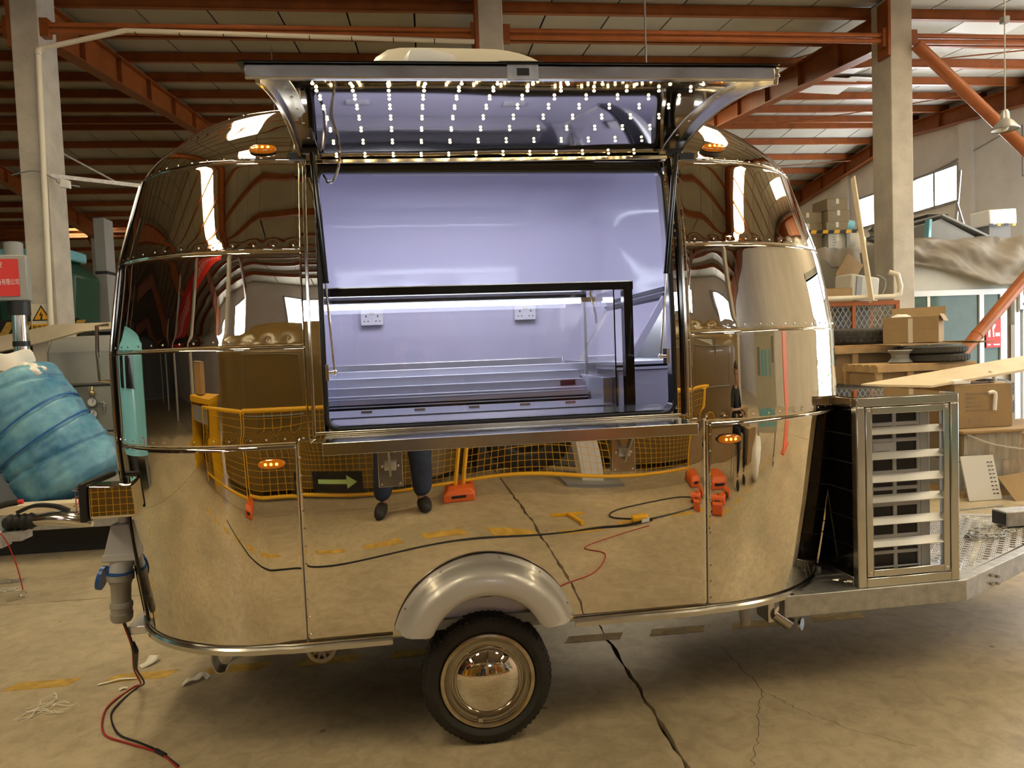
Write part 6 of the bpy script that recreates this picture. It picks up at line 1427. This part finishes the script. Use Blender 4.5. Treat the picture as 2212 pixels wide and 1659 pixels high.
# second man, looking down at his phone
X1, Y1 = 3.30, -0.55
m2 = thing('person', 'seated person in dark shirt with pale chest stripe looking down at a phone', 'person', (X1, Y1, 0)); o2 = (X1, Y1, 0)
def pw(x, y, z, r): return (X1+x, Y1+y, z, r)
skin_mesh(m2, 'body', [pw(0, 0, 0.55, 0.10), pw(0, 0, 0.76, 0.10), pw(0, 0.02, 0.92, 0.11), pw(0, 0.02, 1.04, 0.08), pw(0, 0.05, 1.11, 0.048), pw(0, 0.07, 1.15, 0.046), pw(-0.1, 0.05, 0.54, 0.08), pw(-0.14, 0.46, 0.52, 0.055), pw(-0.15, 0.50, 0.09, 0.04), pw(0.1, 0.05, 0.54, 0.08), pw(0.14, 0.46, 0.52, 0.055), pw(0.15, 0.50, 0.09, 0.04), pw(-0.17, 0.02, 1.03, 0.05), pw(-0.23, 0.08, 0.80, 0.042), pw(-0.07, 0.30, 0.76, 0.03), pw(0.17, 0.02, 1.03, 0.05), pw(0.23, 0.08, 0.80, 0.042), pw(0.09, 0.30, 0.76, 0.03)], JE, 'skin', 0, 2, None, o2)
skin_mesh(m2, 'shirt', [pw(0, 0, 0.52, 0.14), pw(0, 0, 0.74, 0.14), pw(0, 0.02, 0.92, 0.145), pw(0, 0.02, 1.05, 0.10), pw(-0.17, 0.02, 1.02, 0.072), pw(-0.215, 0.065, 0.86, 0.062), pw(0.17, 0.02, 1.02, 0.072), pw(0.215, 0.065, 0.86, 0.062)], [(0, 1), (1, 2), (2, 3), (3, 4), (4, 5), (3, 6), (6, 7)], 'shirt_navy', 1, 2, 'dark polo shirt', o2)
part(m2, 'chest_stripe', MB(o=o2).lathe((X1, Y1+0.01, 0.80), (0.0, 0.1, 1), [(0.172, 0), (0.175, 0.06)], 28), 'white', 'pale chest stripe')
skin_mesh(m2, 'trousers', [pw(0, 0, 0.54, 0.13), pw(-0.1, 0.06, 0.54, 0.10), pw(-0.14, 0.46, 0.52, 0.075), pw(-0.15, 0.50, 0.12, 0.06), pw(0.1, 0.06, 0.54, 0.10), pw(0.14, 0.46, 0.52, 0.075), pw(0.15, 0.50, 0.12, 0.06)], [(0, 1), (1, 2), (2, 3), (0, 4), (4, 5), (5, 6)], 'shirt_navy', 0, 2, None, o2)
for sx_ in (-0.15, 0.15): skin_mesh(m2, 'shoe', [pw(sx_, 0.47, 0.045, 0.04), pw(sx_, 0.56, 0.045, 0.042), pw(sx_, 0.66, 0.035, 0.035)], [(0, 1), (1, 2)], 'rubber', 1, 2, None, o2)
head(m2, (X1, Y1+0.10, 1.25), (-0.25, 1, 0), o2, hair_long=0.04, tilt=-0.45)
hand(m2, (X1-0.07, Y1+0.30, 0.76), (0.25, 1, 0.1), (0.6, 0, 0.5), (0, 0, -1), 0.5, 'skin', o2); hand(m2, (X1+0.09, Y1+0.30, 0.76), (-0.25, 1, 0.1), (-0.6, 0, 0.5), (0, 0, -1), 0.5, 'skin', o2)
solo('phone', MB().obox((X1, Y1+0.40, 0.80), (0.075, 0.15, 0.009), 0, 0.5), 'black', 'dark phone in the hands of the seated man', 'phone', bev=0.003)
stl = thing('stool', 'low dark stool under the seated man', 'stool', (X1, Y1, 0))
part(stl, 'seat', MB().cyl((0, 0, 0.34), (0, 0, 0.385), 0.17, n=28), 'black')
for a in (0.8, 2.4, 3.9, 5.5): part(stl, 'leg', MB().cyl((0.13*math.cos(a), 0.13*math.sin(a), 0.34), (0.17*math.cos(a), 0.17*math.sin(a), 0), 0.012, n=8), 'mid_grey')
# yellow safety fence panels on orange feet
def fence_panel(x0, x1, y, label, z0=0.14, z1=1.12):
    c = ((x0+x1)/2, y, 0); t = thing('safety_fence', label, 'fence', c, 0, 'yellow mesh safety fence panels'); o_ = c
    part(t, 'tube_frame', N(o_).tube(smooth_path([(x0, y, 0.05), (x0, y, z1-0.12), (x0+0.03, y, z1-0.03), (x0+0.12, y, z1), (x1-0.12, y, z1), (x1-0.03, y, z1-0.03), (x1, y, z1-0.12), (x1, y, 0.05)], 5), 0.019, 8).cyl((x0, y, z0), (x1, y, z0), 0.017, n=8), 'yellow')
    net = N(o_); n = int((x1-x0)/0.055)
    for k in range(1, n): x = lerp(x0, x1, k/n); net.bar((x, y, z0), (x, y, z1), 0.003, 0.003, (0, 1, 0))
    n = int((z1-z0)/0.055)
    for k in range(1, n): z = lerp(z0, z1, k/n); net.bar((x0, y, z), (x1, y, z), 0.003, 0.003, (0, 1, 0))
    part(t, 'net', net, 'yellow', stuff=True, smooth=False)
    return t
FY = -0.62
fence_panel(-1.72, 0.43, FY, 'yellow mesh fence panel behind the photographer left of the orange foot')
fence_panel(0.50, 2.62, FY, 'yellow mesh fence panel right of the double posts by the orange foot')
fence_panel(-3.95, -1.79, FY+0.12, 'yellow mesh fence panel in front of the yellow cabinet')
def foot(x, y, label):
    t = thing('fence_foot', label, 'fence foot', (x, y, 0), 0.1, 'orange plastic fence feet')
    part(t, 'block', MB().loft([[(sx*a, sy*b, z) for sx, sy in ((-1, -1), (1, -1), (1, 1), (-1, 1))] for a, b, z in ((0.13, 0.20, 0), (0.13, 0.20, 0.07), (0.09, 0.16, 0.11))]), 'orange_plastic', bev=0.01)
    part(t, 'grip_slot', MB().box(-0.06, 0.06, 0.17, 0.203, 0.035, 0.06), 'black')
foot(0.465, FY, 'orange plastic fence foot under the double posts'); foot(-1.755, FY+0.05, 'orange plastic fence foot at the left fence joint'); foot(2.72, FY+0.10, 'orange plastic fence foot at the right end of the fence')
ar = thing('arrow_sign', 'black sign with a green arrow fixed low on the fence', 'sign', (-0.62, FY+0.025, 0.17)); oa = (-0.62, FY+0.025, 0.17)
part(ar, 'plate', N(oa).box(-0.90, -0.38, FY+0.020, FY+0.03, 0.17, 0.36), 'black_gloss')
part(ar, 'arrow', N(oa).prism([(-0.82, FY+0.03, 0.245), (-0.52, FY+0.03, 0.245), (-0.52, FY+0.03, 0.205), (-0.43, FY+0.03, 0.265), (-0.52, FY+0.03, 0.325), (-0.52, FY+0.03, 0.285), (-0.82, FY+0.03, 0.285)], (0, 0.003, 0)), mat('arrow_green', (0.45, 0.62, 0.22), 0.4))
# brown wrapped trailers behind the fence
def wrapped(x0, x1, y0, y1, z1, label):
    c = ((x0+x1)/2, (y0+y1)/2, 0); t = thing('wrapped_trailer', label, 'trailer', c, 0, 'trailers wrapped in brown film'); rws = []
    for k in range(19):
        f = k/18; z = lerp(0.10, z1, f); ins = 0.45*max(0, (f-0.62)/0.38)**2.2; r_ = []
        for i in range(40):
            a = 2*PI*i/40; ca, sa = math.cos(a), math.sin(a); e = 0.5
            r_.append(Vector((((x1-x0)/2-ins*0.9)*math.copysign(abs(ca)**e, ca), ((y1-y0)/2-ins)*math.copysign(abs(sa)**e, sa), z)))
        rws.append(r_)
    part(t, 'wrapping', MB().loft(rws), 'brown_wrap', angle=70)
    for sx in (-0.3, 0.3): part(t, 'wheel', MB().lathe((sx, (y1-y0)/2-0.1, 0.30), (0, -1, 0), [(0.05, 0), (0.2, 0.0), (0.29, 0.02), (0.30, 0.06), (0.30, 0.14), (0.2, 0.18)], 28, True), 'rubber')
    part(t, 'window_patch', MB().tube([(-0.4, (y1-y0)/2+0.004, 1.05), (0.4, (y1-y0)/2+0.004, 1.05), (0.4, (y1-y0)/2-0.0, 1.6), (-0.4, (y1-y0)/2-0.0, 1.6)], 0.008, 6, True), 'mid_grey')
wrapped(-3.3, 0.62, -3.0, -0.98, 2.35, 'trailer wrapped in brown film behind the photographer, the one mirrored left of the window')
wrapped(1.72, 4.3, -3.4, -1.25, 2.25, 'trailer wrapped in brown film mirrored right of the orange fence foot')
tyre((1.12, -1.02, 0.44), 0.40, 0.20, (0, -1, 0.05), 'big dark tyre standing behind the fence between the two wrapped trailers', 'loose tyres behind the camera', m='rubber')
solo('dark_backing', MB().box(0.70, 1.66, -2.4, -1.4, 0.0, 1.3), 'wall_dark', 'dark box added as backing behind the big tyre between the two wrapped trailers', 'crate', bev=0.02)  # plain box added so the mirrored gap behind the tyre stays dark
rb = thing('red_stand', 'red box on a white leg standing behind the fence', 'stand', (1.58, -0.96, 0)); orb = (1.55, -1.0, 0)
part(rb, 'box', N(orb).box(1.43, 1.67, -1.12, -0.88, 0.42, 1.25), 'red', bev=0.01)
part(rb, 'leg', N(orb).box(1.46, 1.64, -1.08, -0.92, 0.03, 0.42), 'white'); part(rb, 'foot_plate', N(orb).box(1.30, 1.80, -1.2, -0.8, 0, 0.03), 'mid_grey')
for z in (0.6, 0.75, 0.9, 1.05): part(rb, 'slot', N(orb).box(1.45, 1.65, -0.882, -0.876, z, z+0.05), 'carton_shaded')
# floor clutter in front of the photographer
solo('extension_lead', MB().tube(smooth_path([(-2.6, 0.05, 0.007), (-1.5, 0.5, 0.007), (-0.6, 0.62, 0.007), (0.4, 0.42, 0.007), (1.2, 0.30, 0.007), (1.62, 0.35, 0.007), (2.3, 0.22, 0.007), (2.55, 0.05, 0.007), (2.2, -0.12, 0.007), (1.6, -0.05, 0.007), (1.45, 0.15, 0.007), (1.75, 0.36, 0.009)], 10), 0.006, 6), 'black', 'black extension lead snaking over the floor, mirrored in the lower panel', 'cable')
tp = thing('tape_measure', 'yellow tape measure lying on the black lead', 'tape measure', (1.66, 0.33, 0.0)); part(tp, 'case', MB().box(-0.09, 0.05, -0.035, 0.035, 0.014, 0.05), 'yellow', bev=0.012); part(tp, 'label_patch', MB().box(-0.01, 0.06, -0.034, 0.034, 0.004, 0.03), 'white', bev=0.004)
solo('yellow_tool', MB().bar((1.02, 0.02, 0.012), (1.26, -0.02, 0.012), 0.018, 0.018).bar((1.15, 0.0, 0.012), (1.20, 0.22, 0.012), 0.026, 0.02), 'yellow', 'yellow T-shaped hand tool on the floor', 'tool')
solo('red_lead', MB().tube(smooth_path([(0.4, 1.75, 0.005), (0.55, 1.5, 0.005), (0.8, 1.32, 0.005), (1.05, 1.2, 0.005), (1.2, 0.9, 0.005), (1.1, 0.7, 0.005), (1.35, 0.55, 0.005), (1.7, 0.42, 0.005)], 8), 0.004, 5), 'wire_red', 'thin red lead curling over the floor, mirrored above the fender', 'lead')
for k, (x, y, a) in enumerate(((2.45, 0.10, 0.5), (2.72, -0.02, 1.2))):
    t = thing('drill', ('orange cordless tool on the floor nearer the fence foot', 'orange cordless tool lying farther right on the floor')[k], 'tool', (x, y, 0), a, 'orange tools on the floor')
    part(t, 'motor_housing', MB().cyl((-0.10, 0, 0.05), (0.10, 0, 0.05), 0.045, 0.035, 16), 'orange_plastic'); part(t, 'handle', MB().bar((0, 0, 0.04), (0.02, 0.16, 0.035), 0.045, 0.04), 'black'); part(t, 'battery', MB().box(-0.05, 0.08, 0.15, 0.22, 0.0, 0.08), 'orange_plastic', bev=0.008)
# yellow machine cabinet, carton and blue trailer at the far left
yc = thing('yellow_cabinet', 'open yellow machine cabinet mirrored in the left end', 'cabinet', (-4.9, -1.0, 0)); oy = (-4.9, -1.0, 0)
part(yc, 'side', N(oy).box(-5.1, -5.03, -1.5, -0.6, 0, 1.15).box(-3.57, -3.5, -1.5, -0.6, 0, 1.15), 'yellow'); part(yc, 'top', N(oy).box(-5.15, -3.45, -1.55, -0.55, 1.15, 1.20), 'yellow'); part(yc, 'back', N(oy).box(-5.03, -3.57, -1.5, -1.45, 0, 1.15), 'brown_wrap'); part(yc, 'label_strip', N(oy).box(-4.95, -3.65, -0.60, -0.59, 0.95, 1.12), 'cabinet_grey'); part(yc, 'inner_post', N(oy).box(-4.4, -4.2, -1.4, -1.2, 0, 1.1), 'line_yellow')
carton('carton', -4.9, -4.3, -1.25, -0.85, 1.21, 1.50, 'tan carton standing on the yellow machine cabinet', 'carton')
bt_ = thing('blue_trailer', 'light blue rounded trailer parked at the far left, mirrored in the trailer end', 'trailer', (-6.9, 2.0, 0)); obl = (-6.9, 2.0, 0)
rws = []
for k in range(17):
    f = k/16; z = lerp(0.4, 2.5, f); ins = 0.5*max(0, (f-0.6)/0.4)**2.2; r_ = []
    for i in range(36):
        a = 2*PI*i/36; ca, sa = math.cos(a), math.sin(a); r_.append(Vector((-6.9+(0.95-ins)*math.copysign(abs(ca)**0.5, ca), 2.0+(1.7-ins)*math.copysign(abs(sa)**0.5, sa), z)))
    rws.append(r_)
part(bt_, 'shell', N(obl).loft(rws), 'light_blue', angle=70)
part(bt_, 'window', N(obl).box(-5.955, -5.93, 1.2, 2.2, 1.3, 2.0), 'black_gloss', bev=0.01); part(bt_, 'window', N(obl).box(-5.955, -5.93, 2.5, 3.1, 1.3, 2.0), 'black_gloss', bev=0.01)
part(bt_, 'wheel', N(obl).lathe((-5.98, 1.9, 0.3), (-1, 0, 0), [(0.05, 0), (0.2, 0), (0.29, 0.02), (0.3, 0.05), (0.3, 0.15), (0.2, 0.18)], 28, True), 'rubber'); part(bt_, 'lamp', N(obl).cyl((-5.95, 0.75, 0.75), (-5.93, 0.75, 0.75), 0.05), 'red'); part(bt_, 'stand', N(obl).box(-7.5, -6.3, 0.6, 0.8, 0, 0.42).box(-7.5, -6.3, 3.2, 3.4, 0, 0.42), 'mid_grey')
bt_.location = (-6.6, 4.6, 0)
# red banners on the tie beams
for k, (x0, x1, y, z0, z1, lb) in enumerate(((-10.8, -6.2, -5.9, 4.8, 5.75, 'long red banner hung from the tie beam in the nearer left bay'), (-16.8, -12.0, -5.9, 4.5, 5.5, 'long red banner hung in the farther left bay'))):
    t = thing('red_banner', lb, 'banner', ((x0+x1)/2, y, z0), 0, 'red banners on the tie beams')
    part(t, 'cloth', MB().box(x0-(x0+x1)/2, x1-(x0+x1)/2, -0.01, 0.01, 0, z1-z0), 'red'); bl = MB(); n = int((x1-x0)/0.45)
    for i in range(1, n):
        xx = x0-(x0+x1)/2+i*0.45
        bl.box(xx-0.13, xx+0.13, 0.0105, 0.013, 0.55, 0.59).box(xx-0.02, xx+0.02, 0.0105, 0.013, 0.25, 0.62).box(xx-0.13, xx+0.13, 0.0105, 0.013, 0.38, 0.42).box(xx-0.11, xx-0.07, 0.0105, 0.013, 0.22, 0.40).box(xx+0.07, xx+0.11, 0.0105, 0.013, 0.22, 0.40)
    part(t, 'white_strokes', bl, 'white', stuff=True); part(t, 'cord', MB().cyl((x0-(x0+x1)/2+0.1, 0, z1-z0), (x0-(x0+x1)/2+0.1, 0, 5.87-z0), 0.006).cyl((x1-(x0+x1)/2-0.1, 0, z1-z0), (x1-(x0+x1)/2-0.1, 0, 5.87-z0), 0.006), 'mid_grey')
# boards and cartons at the right
wbd = thing('whiteboard', 'standing whiteboard with red scribbles, mirrored right of the window', 'whiteboard', (2.55, -1.35, 0), 0.15)
part(wbd, 'board', MB().box(-0.5, 0.5, -0.01, 0.01, 0.7, 1.75), 'cream_board'); part(wbd, 'frame', MB().box(-0.53, -0.5, -0.02, 0.02, 0, 1.78).box(0.5, 0.53, -0.02, 0.02, 0, 1.78).box(-0.5, 0.5, -0.02, 0.02, 1.75, 1.78), 'rivet')
for k in range(12): part(wbd, 'ruled_line', MB().box(-0.5, 0.5, 0.0101, 0.011, 0.74+k*0.08, 0.743+k*0.08), 'mid_grey')
qq = random.Random(4)
for k in range(6):
    p = [(-0.35+0.11*k+qq.uniform(-0.03, 0.03), 0.012, 1.5-qq.uniform(0, 0.5)) for _ in range(1)][0]
    part(wbd, 'red_scribble', MB().tube(smooth_path([(p[0]+qq.uniform(-0.05, 0.05), 0.012, p[2]-0.05*i+qq.uniform(-0.04, 0.04)) for i in range(5)], 4), 0.004, 5), 'red')
pb = thing('notice_board', 'tall cream notice board with rows of blue pictures, mirrored in the right end', 'board', (4.7, 0.2, 0), 0.9)
part(pb, 'panel', MB().box(-0.55, 0.55, -0.02, 0.02, 0.35, 2.15), 'cream_board'); part(pb, 'foot', MB().box(-0.5, -0.44, -0.25, 0.25, 0, 0.05).box(0.44, 0.5, -0.25, 0.25, 0, 0.05).box(-0.5, -0.44, -0.02, 0.02, 0.05, 0.35).box(0.44, 0.5, -0.02, 0.02, 0.05, 0.35), 'mid_grey')
for k, (x, z, w_, h, m) in enumerate(((-0.42, 1.2, 0.14, 0.34, 'mid_grey'), (-0.22, 1.2, 0.14, 0.30, 'light_blue'), (-0.04, 1.2, 0.12, 0.30, 'light_blue'), (0.2, 1.2, 0.10, 0.3, 'light_blue'), (0.36, 1.35, 0.12, 0.34, 'mid_grey'), (-0.45, 0.45, 0.36, 0.36, 'light_blue'), (-0.05, 0.45, 0.22, 0.36, 'light_blue'), (0.2, 0.45, 0.28, 0.36, 'light_blue'))): part(pb, 'picture', MB().box(x, x+w_, 0.0201, 0.022, z, z+h), m)
solo('orange_post_board', MB().box(5.55, 6.2, 0.9, 0.95, 0.02, 2.1).box(5.5, 6.25, 0.8, 1.05, 0, 0.02), 'orange_plastic', 'tall orange board standing by the gateway, mirrored as a thin stripe', 'board')
carton('carton', 2.95, 3.75, -1.75, -1.25, 0.0, 0.45, 'tan carton on the floor behind the seated man', 'carton')
carton('carton', 3.95, 4.45, -0.9, -0.45, 0.0, 0.40, 'open-looking tan carton on the floor right of the seated man', 'carton')
carton('carton', 4.0, 4.7, -1.9, -1.3, 0.0, 0.75, 'tall tan carton behind the notice board', 'carton')
solo('white_bag', crumple((3.9, 0.25, 0.20), (0.22, 0.18, 0.24), 12, 0.3), 'foam', 'white crumpled bag on the floor in front of the cartons at the right', 'bag', angle=80)
# yard beyond the gateway
yd = structure('ground', MB().box(RX1+0.25, RX1+14, RY0, 20, -0.2, -0.01), 'cream_board', smooth=False)
hg = MB(); q = random.Random(8)
for k in range(1500):
    c = Vector((RX1+9+q.uniform(-0.7, 0.7), q.uniform(-1, 18), q.uniform(0.1, 3.2))); s_ = q.uniform(0.10, 0.22); a = q.uniform(0, PI); b = q.uniform(-0.8, 0.8)
    u = Vector((math.cos(a), math.sin(a), b))*s_; v = Vector((-math.sin(a)*0.6, math.cos(a)*0.6, 0.7))*s_*0.6
    hg.add([c-u, c-v, c+u, c+v], [(0, 1, 2, 3)])
h_ = part(None, 'hedge_leaves', hg, 'green', None, smooth=False); h_['kind'] = 'stuff'; h_['label'] = 'green hedge outside the open gateway'; h_['category'] = 'hedge'
